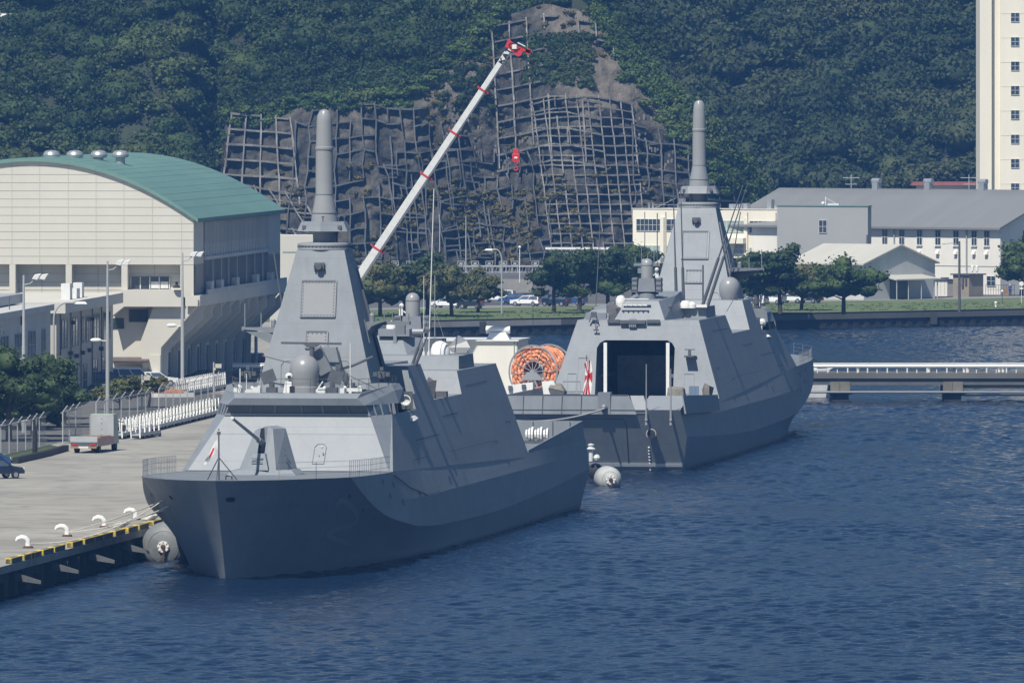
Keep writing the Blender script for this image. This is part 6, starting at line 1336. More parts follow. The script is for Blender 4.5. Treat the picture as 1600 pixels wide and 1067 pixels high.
a = FG(1572, 462); m = MB(); m.box(-.35, .35, -.3, .3, 0, .4); m.box(-.3, .3, -.25, .25, .4, 1.1); m.build('delivery_crate', M['wood'], None, label='brown crate on a dark box next to the person in the white helmet', cat='crate').location = (a[0], a[1], 2.3)
a = FG(1556, 480); m = MB(); m.tube((0, 0, 0), (0, 0, .5), .12); m.ball((0, 0, .6), .22, 8); m.build('hydrant_post', M['white'], None, label='tiny white topped marker on the grass below the white hall', cat='marker').location = (a[0], a[1], 2.3)

# buildings of the far shore
def bld(name, px, Y, rz, label, cat='building'): return empty(name, (GX(px, Y), Y, 2.2), R(rz), label, cat)
c27, c40 = math.cos(R(27)), math.cos(R(40))
sch = bld('school_block', 1216, 1618, -27, 'cream two storey block with wide windows behind the farther mast')
zs = GZ(328, 1618) - 2.2; wd_ = (1216 - 990) * .0952 / c27
m = MB(); m.box(-wd_, 0, 0, 12, 0, zs); m.build('wall', M['cream'], sch)
m = MB(); m.box(-wd_ - .1, .1, -.1, .2, zs, zs + .12); m.build('coping', M['whitewall'], sch)
def bx(px, p0=1216, c=c27, s=.0952): return (px - p0) * s / c
def bz(py, Y=1618): return GZ(py, Y) - 2.2
for p0, p1, y0, y1, gl, nb in ((996, 1034, 344, 362, 'winglass', 6), (1043, 1080, 344, 362, 'winglass', 5), (1088, 1124, 346, 363, 'winglass', 4), (1130, 1164, 346, 363, 'winpale', 5), (1172, 1212, 346, 364, 'winglass', 6), (996, 1033, 386, 404, 'winpale', 6), (1043, 1080, 386, 404, 'winpale', 5), (1172, 1212, 388, 406, 'winpale', 6), (1148, 1162, 383, 396, 'greywall', 2)):
    hollow_windows(sch, [(bx(p0), bx(p1), bz(y1), bz(y0))], ('y', 0), gl=gl, fr='offwhite', bars=nb)
m = MB()
for p in (1037, 1083, 1126, 1167): m.box(bx(p) - .3, bx(p) + .3, -.35, 0, 0, bz(344) + .3)
m.box(bx(1126), bx(1168), -1.4, 0, bz(381), bz(372)); m.build('pilaster', M['cream'], sch)
m = MB()
for p in (1009, 1042, 1169, 1213): m.tube((bx(p), -.12, 1), (bx(p), -.12, zs - .4), .06)
m.build('downpipe', M['greywall'], sch)
m = MB()
for p in (1010, 1016, 1055): m.box(bx(p), bx(p) + .15, 1, 1.1, zs, zs + .9)
for p, w_, h_ in ((1056, .5, 1.6), (1133, .9, .8), (1140, .9, .8), (1147, .9, .8), (1153, .9, .9), (1192, .7, 1.5), (1203, .8, .6)): m.box(bx(p), bx(p) + w_, 1.5, 2.6, zs, zs + h_)
m.path([(bx(1020), 1, zs + .1), (bx(1052), 1, zs + 1.6)], .05); m.box(bx(1015), bx(1120), 1.2, 1.3, zs + .6, zs + .68); m.build('roof_fittings', M['steel'], sch)
gy_ = bld('grey_annex', 1356, 1586, -27, 'plain grey annex with a single window between the cream block and the white hall')
za = bz(323, 1586); wa = 140 * .0933 / c27
m = MB(); m.box(-wa, 0, 0, 1.2, 0, za); m.build('wall', M['greywall'], gy_)
m = MB(); m.box(-wa - .1, .1, -.1, 1.3, za, za + .15); m.build('coping', M['green_roof'], gy_)
hollow_windows(gy_, [((1281 - 1356) * .0933 / c27, (1293 - 1356) * .0933 / c27, bz(364, 1586), bz(345, 1586))], ('y', 0), bars=2, fr='offwhite')
m = MB(); k = .0933 / c27; m.box(-70 * k, -68.6 * k, 1, 1.3, za, za + 1.4); m.ball((-73.5 * k, 1, za + .4), .3, 8); [m.cbox(((-64 + i * 3.5) * k, 1, za + .25), (.35, .3, .3)) for i in range(5)]; m.path([(-69 * k, 1, za + 1.2), (-50 * k, 1, za + .2)], .03); m.build('roof_fittings', M['offwhite'], gy_)
hl = bld('white_hall', 1563, 1590, -40, 'long white hall with a broad grey metal roof and tall narrow windows', 'hall')
ze, zr, hw_ = bz(356, 1590), 14.8, 14.0; Lh = 52
m = MB(); m.box(-Lh, 0, 0, 2 * hw_, 0, ze); m.prism([(-Lh, 0, ze), (-Lh, 2 * hw_, ze), (-Lh, hw_, zr)], [(0, 0, ze), (0, 2 * hw_, ze), (0, hw_, zr)]); m.build('wall', M['whitewall'], hl)
m = MB()
for y0, y1 in ((-.9, hw_), (2 * hw_ + .9, hw_)):
    zz = ze - .9 * (zr - ze) / hw_; m.prism([(-Lh - .5, y0, zz), (.6, y0, zz), (.6, y1, zr + .05), (-Lh - .5, y1, zr + .05)], [(-Lh - .5, y0, zz + .3), (.6, y0, zz + .3), (.6, y1, zr + .35), (-Lh - .5, y1, zr + .35)])
rf = m.build('roof', M['grey_roof'], hl)
m = MB()
for i in range(90): x = -Lh + i * .58; m.bar((x, -.9, ze - .28), (x, hw_, zr + .38), .05, .06)
m.build('roof_seam', M['grey_roof'], rf)
for px in (1360, 1440, 1523):
    m = MB(); x = (px - 1661) * .094 / c40 + 3; m.cbox((x, hw_, zr + .7), (1.0, 1.0, 1.2)); m.tube((x - .7, hw_, zr + 1.5), (x + .7, hw_, zr + 1.5), .42, .42, 12); m.build('roof_ventilator', M['steel'], rf)
def hxx(px): return (px - 1563) * .0935 / c40
hollow_windows(hl, [(hxx(p - 4), hxx(p + 3.8), bz(384, 1590), bz(361.5, 1590)) for p in (1361, 1388, 1414, 1441, 1469, 1496.5, 1524, 1543)], ('y', 0), fr='offwhite', bars=2)
hollow_windows(hl, [(hxx(1543), hxx(1556), bz(447, 1590), bz(432, 1590))], ('y', 0), fr='offwhite', bars=2)
m = MB()
for p in (1361, 1388, 1414, 1441, 1469, 1496.5, 1524, 1543): m.box(hxx(p - 4.6), hxx(p + 4.4), -.25, 0, bz(386, 1590), bz(385, 1590))
for p in (1441, 1469, 1496.5, 1524, 1543): m.prism([(hxx(p - 2.2), -.5, bz(398, 1590)), (hxx(p + 2.2), -.5, bz(398, 1590)), (hxx(p + 2.2), 0, bz(399, 1590)), (hxx(p - 2.2), 0, bz(399, 1590))], [(hxx(p - 2.2), -.35, bz(394, 1590)), (hxx(p + 2.2), -.35, bz(394, 1590)), (hxx(p + 2.2), 0, bz(392, 1590)), (hxx(p - 2.2), 0, bz(392, 1590))])
m.build('vent_hood', M['white'], hl)
m = MB()
for p in (1403, 1513): m.tube((hxx(p), -.2, bz(424, 1590)), (hxx(p), -.2, ze - .3), .1)
m.box(hxx(1356), 0, -.05, -.003, bz(417, 1590), bz(416, 1590)); m.build('downpipe', M['greywall'], hl)
m = MB(); m.box(.0, .05, 5.5, 7, bz(384, 1590), bz(361, 1590)); m.build('side_window', M['winglass'], hl)
gb = bld('gabled_shed', 1461, 1560, -40, 'low gabled shed with a pale roof, shaded gable and canopy', 'shed')
# ridge along local x; gable at x=0 ; eaves y=-w..
zr2 = bz(384, 1555); ze2 = bz(410, 1560); hb = 116 * .0917 / math.sin(R(40)) / 2; Lb = 13.5
def gl(x, y, z): return (x, y - 2 * hb, z)
m = MB(); m.box(-Lb, 0, -2 * hb, 0, 0, ze2); m.prism([gl(-Lb, 0, ze2), gl(-Lb, 2 * hb, ze2), gl(-Lb, hb, zr2)], [gl(0, 0, ze2), gl(0, 2 * hb, ze2), gl(0, hb, zr2)]); m.build('wall', M['bluegrey_wall'], gb)
m = MB()
for y0 in (-.6, 2 * hb + .6): zz = ze2 - .6 * (zr2 - ze2) / hb; m.prism([gl(-Lb - .3, y0, zz), gl(.4, y0, zz), gl(.4, hb, zr2 + .02), gl(-Lb - .3, hb, zr2 + .02)], [gl(-Lb - .3, y0, zz + .2), gl(.4, y0, zz + .2), gl(.4, hb, zr2 + .22), gl(-Lb - .3, hb, zr2 + .22)])
m.build('roof', M['pale_roof'], gb)
m = MB(); m.prism([gl(0, 4, bz(430, 1560)), gl(3.2, 3.5, bz(436, 1560)), gl(3.2, 2 * hb - 3, bz(436, 1560)), gl(0, 2 * hb - 3, bz(430, 1560))], [gl(0, 4, bz(428, 1560)), gl(3.2, 3.5, bz(434, 1560)), gl(3.2, 2 * hb - 3, bz(434, 1560)), gl(0, 2 * hb - 3, bz(428, 1560))]); m.build('canopy', M['pale_roof'], gb)
m = MB(); [m.tube(gl(3.0, y, 0), gl(3.0, y, bz(436, 1560)), .08) for y in (3.8, 6.5, 9.5, 12.5, 2 * hb - 3.3)]; m.build('canopy_post', M['pole'], gb)
m = MB(); m.box(.0, .04, -2 * hb + 6, -6, .1, 3.0); m.build('open_bay_shade', M['winglass'], gb)  # dark sheet painted in for the shade under the canopy
ws = bld('white_hut', 1480, 1575, -40, 'small white hut with double doors between the gabled shed and the brown hut', 'hut')
m = MB(); m.box(-3.0, 0, 0, 3, .1, bz(438, 1575)); m.build('wall', M['whitewall'], ws); m = MB(); m.box(-3.1, .1, -.2, 3.1, bz(438, 1575), bz(436.5, 1575)); m.box(-2, -1.2, 1, 2, bz(436, 1575), bz(434, 1575)); m.build('roof', M['ship_dark'], ws)
m = MB(); [m.box(x, x + .04, -.03, 0, .3, 2.4) for x in (-2.6, -1.9, -1.2, -.5)]; m.cbox((-2.3, -.1, 2.9), (.3, .2, .25)); m.build('door', M['greywall'], ws)
wb = bld('brown_hut', 1514, 1570, -40, 'brown hut with two white vents on its roof', 'hut')
m = MB(); m.box(-2.9, 0, 0, 3.4, 0, bz(430, 1570)); m.build('wall', mat('brown_block_wall', (.30, .26, .21), .8, 0, .12, .5), wb)
m = MB(); m.box(-3.2, .3, -.3, 3.7, bz(430, 1570), bz(428, 1570)); m.build('roof', M['ship_dark'], wb)
m = MB(); [(m.tube((x, 2, bz(428, 1570)), (x, 2, bz(424, 1570)), .08), m.tube((x, 2, bz(424, 1570)), (x, 2, bz(417, 1570)), .22), m.ball((x, 2, bz(417, 1570)), .24, 8)) for x in (.1 - 1.0, -.1)]; m.build('roof_vent', M['white'], wb, True)
m = MB(); m.box(-1.2, -.9, -.25, 0, 1.5, 3.0); m.box(-.6, -.3, -.25, 0, 1.9, 2.8); m.build('wall_pipe', M['tarp_dark'], wb)
a = FG(1560, 458); m = MB(); m.box(-.5, .5, 0, .2, 0, 1.6); m.build('pink_panel', mat('faded_pink', (.42, .2, .22), .7, 0, .1, 2), None, label='faded pink panel at the foot of the white hall beside its barred window', cat='panel').location = (a[0], a[1], 2.3)
m = MB(); [m.tube((i * .45, 0, 0), (i * .45, 0, 1.5), .03) for i in range(12)]; m.bar((0, 0, 1.5), (5, 0, 1.5), .05); m.bar((0, 0, .8), (5, 0, .8), .04); q = m.build('yard_railing', M['tarp_dark'], None, label='thin dark railing in front of the barred window of the white hall', cat='railing'); a = FG(1540, 461); q.location = (a[0], a[1], 2.3); q.rotation_euler = (0, 0, R(-35))
tw_ = bld('tower_block', 1531, 1700, 0, 'tall cream tower block with one column of small square windows', 'tower')
m = MB(); m.box(0, 1.85, 0, 14, 0, 62); m.box(1.85, 3.25, 1.0, 14, 0, 62); m.box(3.25, 16, -.1, 14, 0, 62); m.build('wall', M['cream'], tw_)
m = MB(); [m.box(3.25, 16, -.13, -.102, z, z + .05) for z in [3.6 + 3.8 * i for i in range(15)]]; m.box(1.8, 1.86, -.05, 1, 0, 62); m.build('floor_joint', M['beige'], tw_)
ws_ = []
for i in range(11): zc = GZ(27.5 + 38 * i, 1700) - 2.2; ws_.append((4.85, 6.15, zc - .66, zc + .66))
hollow_windows(tw_, ws_, ('y', -.1), fr='offwhite', bars=2)
rh = bld('red_roofed_house', 1525, 1720, 0, 'distant low house with a dull red roof behind the hall roof', 'house')
m = MB(); m.box(-9.3, 0, 0, 6, 0, bz(289, 1720)); m.build('wall', M['beige'], rh); m = MB(); m.prism([(-10.3, -.6, bz(290, 1720)), (1, -.6, bz(290, 1720)), (1, 6, bz(290, 1720)), (-10.3, 6, bz(290, 1720))], [(-9.9, 0, bz(284.5, 1720)), (.4, 0, bz(284.5, 1720)), (.4, 6, bz(284.5, 1720)), (-9.9, 6, bz(284.5, 1720))]); m.build('roof', M['red_roof'], rh)
for px, lb in ((1330, 'cross shaped television aerial above the middle of the grey roof'), (1514, 'television aerial beside the tower block')):
    Y = 1700; t = empty('roof_aerial', (GX(px, Y), Y, 12), 0, lb, 'aerial'); zt = GZ(278, Y) - 12; m = MB(); m.tube((0, 0, -9.8), (0, 0, zt + .5), .07); m.bar((-1.3, 0, zt), (1.3, 0, zt), .12); m.bar((-.9, 0, zt - 1), (.9, 0, zt - 1), .1); m.build('mast', M['pole'], t)
# electrical frames in front of the cliff
sf = empty('substation_frame', (GX(560, 1760), 1760, 2.2), 0, 'row of grey steel switchyard frames at the foot of the cliff', 'steel frame')
zf = GZ(416, 1760) - 2.2; k = 1760 / F; 
for p in (567, 590, 613, 636, 660, 684, 716, 738, 760, 782, 800, 832, 848, 863):
    x = (p - 560) * k; m = MB(); m.bar((x, 0, 0), (x, 0, zf), .14); m.bar((x + .9, 0, 0), (x + .9, 0, zf), .14)
    m.bar((x - .1, 0, zf + .2), (x + 1, 0, zf + .2), .1); m.bar((x - .1, 0, zf + .8), (x + 1, 0, zf + .8), .1); m.bar((x - .1, 0, zf + .2), (x - .1, 0, zf + .8), .1); m.bar((x + 1, 0, zf + .2), (x + 1, 0, zf + .8), .1); m.cbox((x + .45, 0, zf + .45), (.5, .2, .3)); m.build('frame_post', M['pole'], sf)
m = MB(); m.bar((0, 0, zf), (310 * k, 0, zf), .25); m.bar((0, 0, zf - 1.0), (310 * k, 0, zf - 1.0), .1)
for i in range(60): m.bar((i * 5.1 * k, 0, zf - 1), ((i * 5.1 + 2.5) * k, 0, zf), .06)
m.build('crossbeam', M['pole'], sf)
pg = empty('pipe_gantry', (GX(852, 1700), 1700, 2.2), 0, 'white topped steel gantry above the dark pines at the foot of the cliff', 'gantry')
zg = GZ(388, 1700) - 2.2; wg = 102 * .1
m = MB(); m.box(0, wg, 0, 2, zg - .2, zg + .12); m.build('gantry_top', M['white'], pg)
m = MB(); m.bar((1, 0, zg - 1.2), (wg, 0, zg - 1.2), .12)
for i in range(14): x = 1 + i * .65; m.bar((x, 0, zg - 1.2), (x + .33, 0, zg - .2), .06); m.bar((x + .65, 0, zg - 1.2), (x + .33, 0, zg - .2), .06)
for x in (1, 1.5, 5, wg - .3): m.bar((x, 0, 0), (x, 0, zg), .14)
m.build('truss', M['steel'], pg)
a = FG(790, 452); m = MB(); m.box(-2.5, 3, 0, .3, 0, 2.0); q = m.build('low_wall', M['concrete'], None, label='stained low concrete wall behind the far parked cars', cat='wall'); q.location = (GX(801, 1600), 1600, 2.3)
m = MB(); m.tube((0, 0, 0), (0, 0, 5.2), .06); m.ball((0, 0, 5.2), .22, 10); q = m.build('globe_lamp', M['white'], None, label='white globe lamp on a thin post left of the dark pines', cat='lamp'); q.location = (GX(812, 1600), 1600, 2.3 + 1.5)
for px, yt in ((687, 335), (728, 338)):
    q = MB().tube((0, 0, 0), (0, 0, GZ(yt, 1770) - 2.2), .12, .07).build('tall_pole', M['pole'], None, label='thin tall pole in front of the cliff, %s' % ('the left of two' if px == 687 else 'the right of two, near the white aerial'), cat='pole'); q.location = (GX(px, 1770), 1770, 2.2)
# pylon legs on the cliff top
pyl = empty('lattice_mast', (GX(827, 1850), 1850, GZ(20, 1850)), 0, 'foot of a grey steel mast standing on the cliff top at the upper edge', 'mast')
m = MB(); [m.bar((x, 0, -2), (x * .8, 0, 14), .12) for x in (-1, 1)]
for i in range(8): m.bar((-1, 0, i * 1.6), (1, 0, i * 1.6 + 1.6), .06); m.bar((1, 0, i * 1.6), (-1, 0, i * 1.6 + 1.6), .06)
m.build('mast_legs', M['pole'], pyl)

# ------------------------------------------------------------------ hills, cliff, forest
RY = 1800.0
def PX(px): return (px - 800) * RY / F
tops = [(330, 3.5), (344, 20), (352, 27), (420, 27.5), (470, 29.5), (640, 30), (700, 36), (750, 41), (790, 44.5), (860, 46), (900, 46.2), (930, 44), (960, 40), (1000, 36), (1060, 30), (1110, 25), (1160, 19), (1210, 12), (1240, 3.5)]
TX = [PX(a) for a, b in tops]; TZ = [b for a, b in tops]
def topz(X): return np.interp(X, TX, TZ, left=3.5, right=3.5)
def vn(X, Z, s, sd):   # smooth value noise
    rs = np.random.RandomState(sd); g = rs.uniform(-1, 1, (97, 97)); x = np.asarray(X) / s + 200; z = np.asarray(Z) / s + 200
    xi, zi = np.floor(x).astype(int), np.floor(z).astype(int); fx, fz = x - xi, z - zi; fx = fx * fx * (3 - 2 * fx); fz = fz * fz * (3 - 2 * fz)
    q = lambda i, j: g[(xi + i) % 97, (zi + j) % 97]
    return (q(0, 0) * (1 - fx) + q(1, 0) * fx) * (1 - fz) + (q(0, 1) * (1 - fx) + q(1, 1) * fx) * fz
def cliffY(X, Z, rough=True):
    X = np.asarray(X, float); Z = np.asarray(Z, float)
    Y = 1783 + (Z - 2) * .36 + 9 * ((X - 8) / 50) ** 2 * (X < 8) + 30 * np.clip((X - 26) / 22, 0, 1) ** 1.6
    Y = Y + 3.2 * vn(X, Z * .35, 13, 1) + 8 * np.clip((Z - 30) / 16, 0, 1)
    # an outward nose in the middle and gullies either side
    Y = Y - 5 * np.exp(-((X - 11) / 9) ** 2) + 4.5 * np.exp(-((X + 3 - .25 * (Z - 20)) / 4.5) ** 2)
    if rough: Y = Y + 1.0 * vn(X, Z, 3.2, 2) + .55 * vn(X, Z, 1.3, 3) + .25 * vn(X, Z, .6, 4)
    return Y
rock = bpy.data.materials.new('cliff_rock'); rock.use_nodes = True; n = rock.node_tree.nodes; l = rock.node_tree.links; b = n['Principled BSDF']; b.inputs['Roughness'].default_value = .95; b.inputs['Specular IOR Level'].default_value = .2
g = n.new('ShaderNodeNewGeometry'); mp = n.new('ShaderNodeMapping'); mp.inputs['Scale'].default_value = (1, 1, .35); l.new(g.outputs['Position'], mp.inputs[0])
nz = n.new('ShaderNodeTexNoise'); nz.inputs['Scale'].default_value = .35; nz.inputs['Detail'].default_value = 9; nz.inputs['Roughness'].default_value = .7; l.new(mp.outputs[0], nz.inputs[0])
r = ramp(n, [(.35, (.02, .022, .022)), (.55, (.05, .052, .05)), (.66, (.10, .098, .09)), (.8, (.17, .162, .145))]); l.new(nz.outputs[0], r.inputs[0])
n4 = n.new('ShaderNodeTexNoise'); n4.inputs['Scale'].default_value = .12; n4.inputs['Detail'].default_value = 8; n4.inputs['Roughness'].default_value = .65; l.new(mp.outputs[0], n4.inputs[0])
r4 = ramp(n, [(.42, (0, 0, 0)), (.68, (.75, .75, .75))]); l.new(n4.outputs[0], r4.inputs[0])
mx_ = n.new('ShaderNodeMixRGB'); mx_.inputs[2].default_value = (.15, .135, .105, 1); l.new(r4.outputs[0], mx_.inputs[0]); l.new(r.outputs[0], mx_.inputs[1])
prev = mx_.outputs[0]
for (px_, py_, rad_) in ((945, 135, 7.5), (900, 28, 6.5), (1010, 120, 6), (735, 120, 4.5), (670, 130, 3.5)):   # bare pale outcrops: the stone itself is lighter there
    vd = n.new('ShaderNodeVectorMath'); vd.operation = 'DISTANCE'; vd.inputs[1].default_value = (PX(px_), 1800, GZ(py_, 1800)); sc_ = n.new('ShaderNodeVectorMath'); sc_.operation = 'MULTIPLY'; sc_.inputs[1].default_value = (1, 0, 1); l.new(g.outputs['Position'], sc_.inputs[0]); vd.inputs[1].default_value = (PX(px_), 0, GZ(py_, 1800)); l.new(sc_.outputs[0], vd.inputs[0])
    mr_ = n.new('ShaderNodeMapRange'); mr_.inputs[1].default_value = rad_ * .6; mr_.inputs[2].default_value = rad_ * 1.1; mr_.inputs[3].default_value = .8; mr_.inputs[4].default_value = 0; l.new(vd.outputs['Value'], mr_.inputs[0])
    m3 = n.new('ShaderNodeMixRGB'); m3.inputs[2].default_value = (.17, .15, .125, 1); l.new(mr_.outputs[0], m3.inputs[0]); l.new(prev, m3.inputs[1]); prev = m3.outputs[0]
mv = n.new('ShaderNodeMixRGB'); mv.blend_type = 'MULTIPLY'; mv.inputs[0].default_value = 1; rv = ramp(n, [(.3, (.6, .6, .6)), (.6, (1.1, 1.1, 1.1))]); l.new(nz.outputs[0], rv.inputs[0]); l.new(prev, mv.inputs[1]); l.new(rv.outputs[0], mv.inputs[2]); l.new(mv.outputs[0], b.inputs['Base Color'])
n2 = n.new('ShaderNodeTexNoise'); n2.inputs['Scale'].default_value = 1.3; n2.inputs['Detail'].default_value = 6; l.new(g.outputs['Position'], n2.inputs[0]); bp = n.new('ShaderNodeBump'); bp.inputs['Strength'].default_value = .9; bp.inputs['Distance'].default_value = .5; l.new(n2.outputs[0], bp.inputs['Height']); l.new(bp.outputs[0], b.inputs['Normal'])
xs = np.arange(PX(331), PX(1242), .45); nzv = 110
U = np.linspace(0, 1, nzv)
XX, UU = np.meshgrid(xs, U); TT = topz(XX) + 1.2 * vn(XX, XX * 0, 5, 8); ZZ = 2 + (TT - 2) * UU; YY = cliffY(XX, ZZ); ZZ = ZZ
V = np.stack([XX, YY, ZZ], -1).reshape(-1, 3); nx = len(xs); a = (np.arange(nzv - 1)[:, None] * nx + np.arange(nx - 1)[None]).ravel()
npmesh('cliff', V, np.stack([a, a + 1, a + nx + 1, a + nx], 1), rock, smooth=True, kind='structure')
# hill sheet behind and beside the cliff
def hillz(X, Y):
    T = topz(X); cy = cliffY(X, T, False)
    g1 = np.interp(X, [PX(880), PX(985)], [.62, -.25]); left = np.clip((PX(350) - X) / 6, 0, 1)
    a1 = T + (Y - cy - 1.5) * g1 * 1.0
    a1 = np.where(Y < cy + 1.5, 2.0 + (T - 2.6) * np.clip((Y - cy + 16) / 17.5, 0, 1) ** 3 * 0.2 - 2, a1)
    hl_ = 2 + np.clip(Y - 1768 - 4 * vn(X, Y, 18, 11), 0, None) * .66
    a1 = np.maximum(a1 * (1 - left) + 0 * left, np.where(left > 0, hl_ * left + a1 * (1 - left), -5))
    a1 = np.minimum(a1, 57 + 2 * vn(X, Y, 20, 14))
    bk = 2 + np.clip(Y - 1935, 0, None) * .55 + 6 * vn(X, Y, 30, 12) * np.clip((Y - 1935) / 20, 0, 1)
    z0_ = np.maximum(a1, bk); ridge = 1 - 2 * np.abs(vn(X, Y * .55, 17, 15)); far_ = np.clip((Y - 1900) / 30, 0, 1) + np.clip((PX(330) - X) / 8, 0, 1) + np.clip((z0_ - topz(X) - 5) / 8, 0, 1)
    z = z0_ + (1.4 * vn(X, Y, 9, 13) + 3.4 * ridge * np.clip(far_, 0, 1)) * np.clip((z0_ - 6) / 10, 0, 1)
    return np.clip(z, -3, 190)
xs = np.concatenate([np.linspace(-2500, -130, 12)[:-1], np.arange(-130, 150, 2.0), np.linspace(150, 2500, 12)]); ys = np.concatenate([np.arange(1766, 2130, 2.0), np.linspace(2130, 2600, 20)])
XX, YY = np.meshgrid(xs, ys); ZZ = hillz(XX, YY); nx = len(xs); a = (np.arange(len(ys) - 1)[:, None] * nx + np.arange(nx - 1)[None]).ravel()
npmesh('hillside', np.stack([XX, YY, ZZ], -1).reshape(-1, 3), np.stack([a, a + 1, a + nx + 1, a + nx], 1), mat('forest_floor', (.03, .04, .02), .95, 0, .3, .1), smooth=True, kind='structure')
# forest crowns
rs = np.random.RandomState(21); near, far, nr, fr = [], [], [], []
for Y in np.arange(1774, 1905, 3.2):
    for X in np.arange(-98, 34, 3.9):
        x = X + rs.uniform(-2, 2); y = Y + rs.uniform(-1.7, 1.7); px = 800 + x * F / y
        if px > 985 or px < -40: continue
        cy = float(cliffY(x, float(topz(x)), False)); 
        if x > PX(335) and y < cy + 2.0: continue
        z = float(hillz(np.float64(x), np.float64(y))); 
        if z < 3 and x > PX(335): continue
        if Y0 + F * (H - z) / y < -55: continue
        bare = (x > PX(770) and y < cy + 7)
        if bare: continue
        q = rs.uniform(1.7, 4.8) if y > cy + 9 or x < PX(335) else rs.uniform(1.6, 2.7); near.append((x, y, z + q * .45)); nr.append(q)
for Y in np.arange(1925, 2035, 4.0):
    for X in np.arange(8, 112, 4.9):
        x = X + rs.uniform(-2.2, 2.2); y = Y + rs.uniform(-2.2, 2.2); z = float(hillz(np.float64(x), np.float64(y)))
        if Y0 + F * (H - z) / y < -60 or (z < 4 and y < 1940): continue
        q = rs.uniform(2.2, 6.2); far.append((x, y, z + q * .5)); fr.append(q)
foliage('forest', near, nr, M['leaf'], 420, .33, 5, flat=.72, kind='stuff')
foliage('far_forest', far, fr, M['leaf_far'], 480, .46, 6, flat=.75, kind='stuff')
us, ur = [], []
for i in range(3200):
    px = rs.uniform(336, 985); x = PX(px); T = float(topz(x)); cy = float(cliffY(x, T, False)); y = cy + rs.uniform(1.0, 17); 
    if (px - 900) ** 2 / 2200 + (Y0 + F * (H - T) / y - 26) ** 2 / 500 < 1 and y < cy + 5: continue
    z = float(hillz(np.float64(x), np.float64(y))); us.append((x, y, z + .3)); ur.append(rs.uniform(.8, 1.7))
foliage('undergrowth', us, ur, M['leaf'], 70, .3, 15, flat=.7, kind='stuff')
# bright creepers along the cliff's right shoulder and the rim, scrub on the ledges
cs, rr = [], []
for i in range(520):
    px = rs.uniform(930, 1262); x = PX(px); T = float(np.interp(px, [a for a, b in tops], [b for a, b in tops])); 
    w_ = np.interp(px, [930, 1060, 1180, 1262], [2, 7, 9, 4]); z = T + 1.6 - abs(rs.normal()) * w_ * .6
    if z < 2.5: z = rs.uniform(2.5, 6)
    y = float(cliffY(x, min(z, T), False)); cs.append((x, y - .4, z)); rr.append(rs.uniform(.8, 1.9))
for i in range(420):
    px = rs.uniform(338, 790); x = PX(px); T = float(topz(x)); cs.append((x + rs.uniform(-.5, .5), float(cliffY(x, T, False)) + rs.uniform(-.8, 2.5), T + rs.uniform(-1.2, 1.4) - max(0, rs.normal()) * .9)); rr.append(rs.uniform(.7, 1.5))
foliage('creepers', cs, rr, M['leaf_bright'], 120, .26, 7, flat=.7, kind='stuff')
cs, rr = [], []
for i in range(1300):
    px = rs.choice([rs.uniform(600, 960), rs.uniform(345, 1200)]); x = PX(px); T = float(topz(x)); z = rs.uniform(3, 16) if rs.uniform() < .62 else rs.uniform(8, T)
    if vn(x, z, 6, 51) < -.05: continue
    cs.append((x, float(cliffY(x, z)) - .2, z)); rr.append(rs.uniform(.35, 1.0))
foliage('ledge_scrub', cs, rr, M['leaf_dry'], 45, .2, 8, flat=.7, kind='stuff')
cs, rr = [], []
for i in range(340):   # greenery hanging over the upper cliff
    px, py = rs.uniform(820, 925), rs.uniform(50, 135) 
    if i > 170: px, py = rs.uniform(690, 770), rs.uniform(60, 175)
    if i > 270: px, py = rs.uniform(960, 1045), rs.uniform(35, 100)
    x = PX(px); z = GZ(py, 1800); y = float(cliffY(x, z)); cs.append((x, y - .2, z)); rr.append(rs.uniform(.6, 1.3))
foliage('hanging_greenery', cs, rr, M['leaf'], 70, .25, 12, flat=.8, kind='stuff')
# concrete frame lattices following the rock
def cpt(px, py, off=.25, Y=1797.0, rough=False):
    x = (px - 800) * Y / F; z = GZ(py, Y)
    for _ in range(3):
        y = float(cliffY(x, z, rough)); x = (px - 800) * y / F; z = GZ(py, y)
    return Vector((x, y - off, z))
def lattice(label, cols, rows, colf, rowf, w_, keep=None, off=.3, mt='cement', d=.55, jit=.6, drop=.05, hdrop=0):
    m = MB(); rg = random.Random(len(label)); J = {}
    for i in range(cols + 1):
        for j in range(rows + 1):
            px, py = colf(i, j); J[i, j] = (px + rg.uniform(-jit, jit), py + rg.uniform(-jit, jit))
    for i in range(cols + 1):
        for j in range(rows + 1):
            for a, b in ((i + 1, j), (i, j + 1)):
                if (a, b) in J and (keep is None or keep(i, j, a, b)) and rg.random() > drop + (hdrop if b == j else 0):
                    P = [cpt(lerp(t / 3, J[i, j][0], J[a, b][0]) + (rg.uniform(-.25, .25) if 0 < t < 3 else 0), lerp(t / 3, J[i, j][1], J[a, b][1]) + (rg.uniform(-.25, .25) if 0 < t < 3 else 0), off + .15, rough=False) for t in range(4)]
                    ww = w_ * (1 if b == j else .85) * rg.uniform(.75, 1.15)
                    for p, q in zip(P[:-1], P[1:]): m.bar(p, q, ww, d + .9, up=(0, 1, 0.001))
    return m.build('slope_lattice', M[mt], None, label=label, cat='slope frame', group='concrete frames holding the cliff')
lattice('regular concrete frame grid covering the middle of the cliff below the grey bulge', 9, 17,
    lambda i, j: (832 + i * 17.2 + j * (1.9 - i * .05) , 152 + j * 15.2 + abs(i - 4.5) ** 2 * .55 * max(0, 1 - j / 4)), None, .24, lambda i, j, a, b: True, off=.2, d=.6, jit=.5)
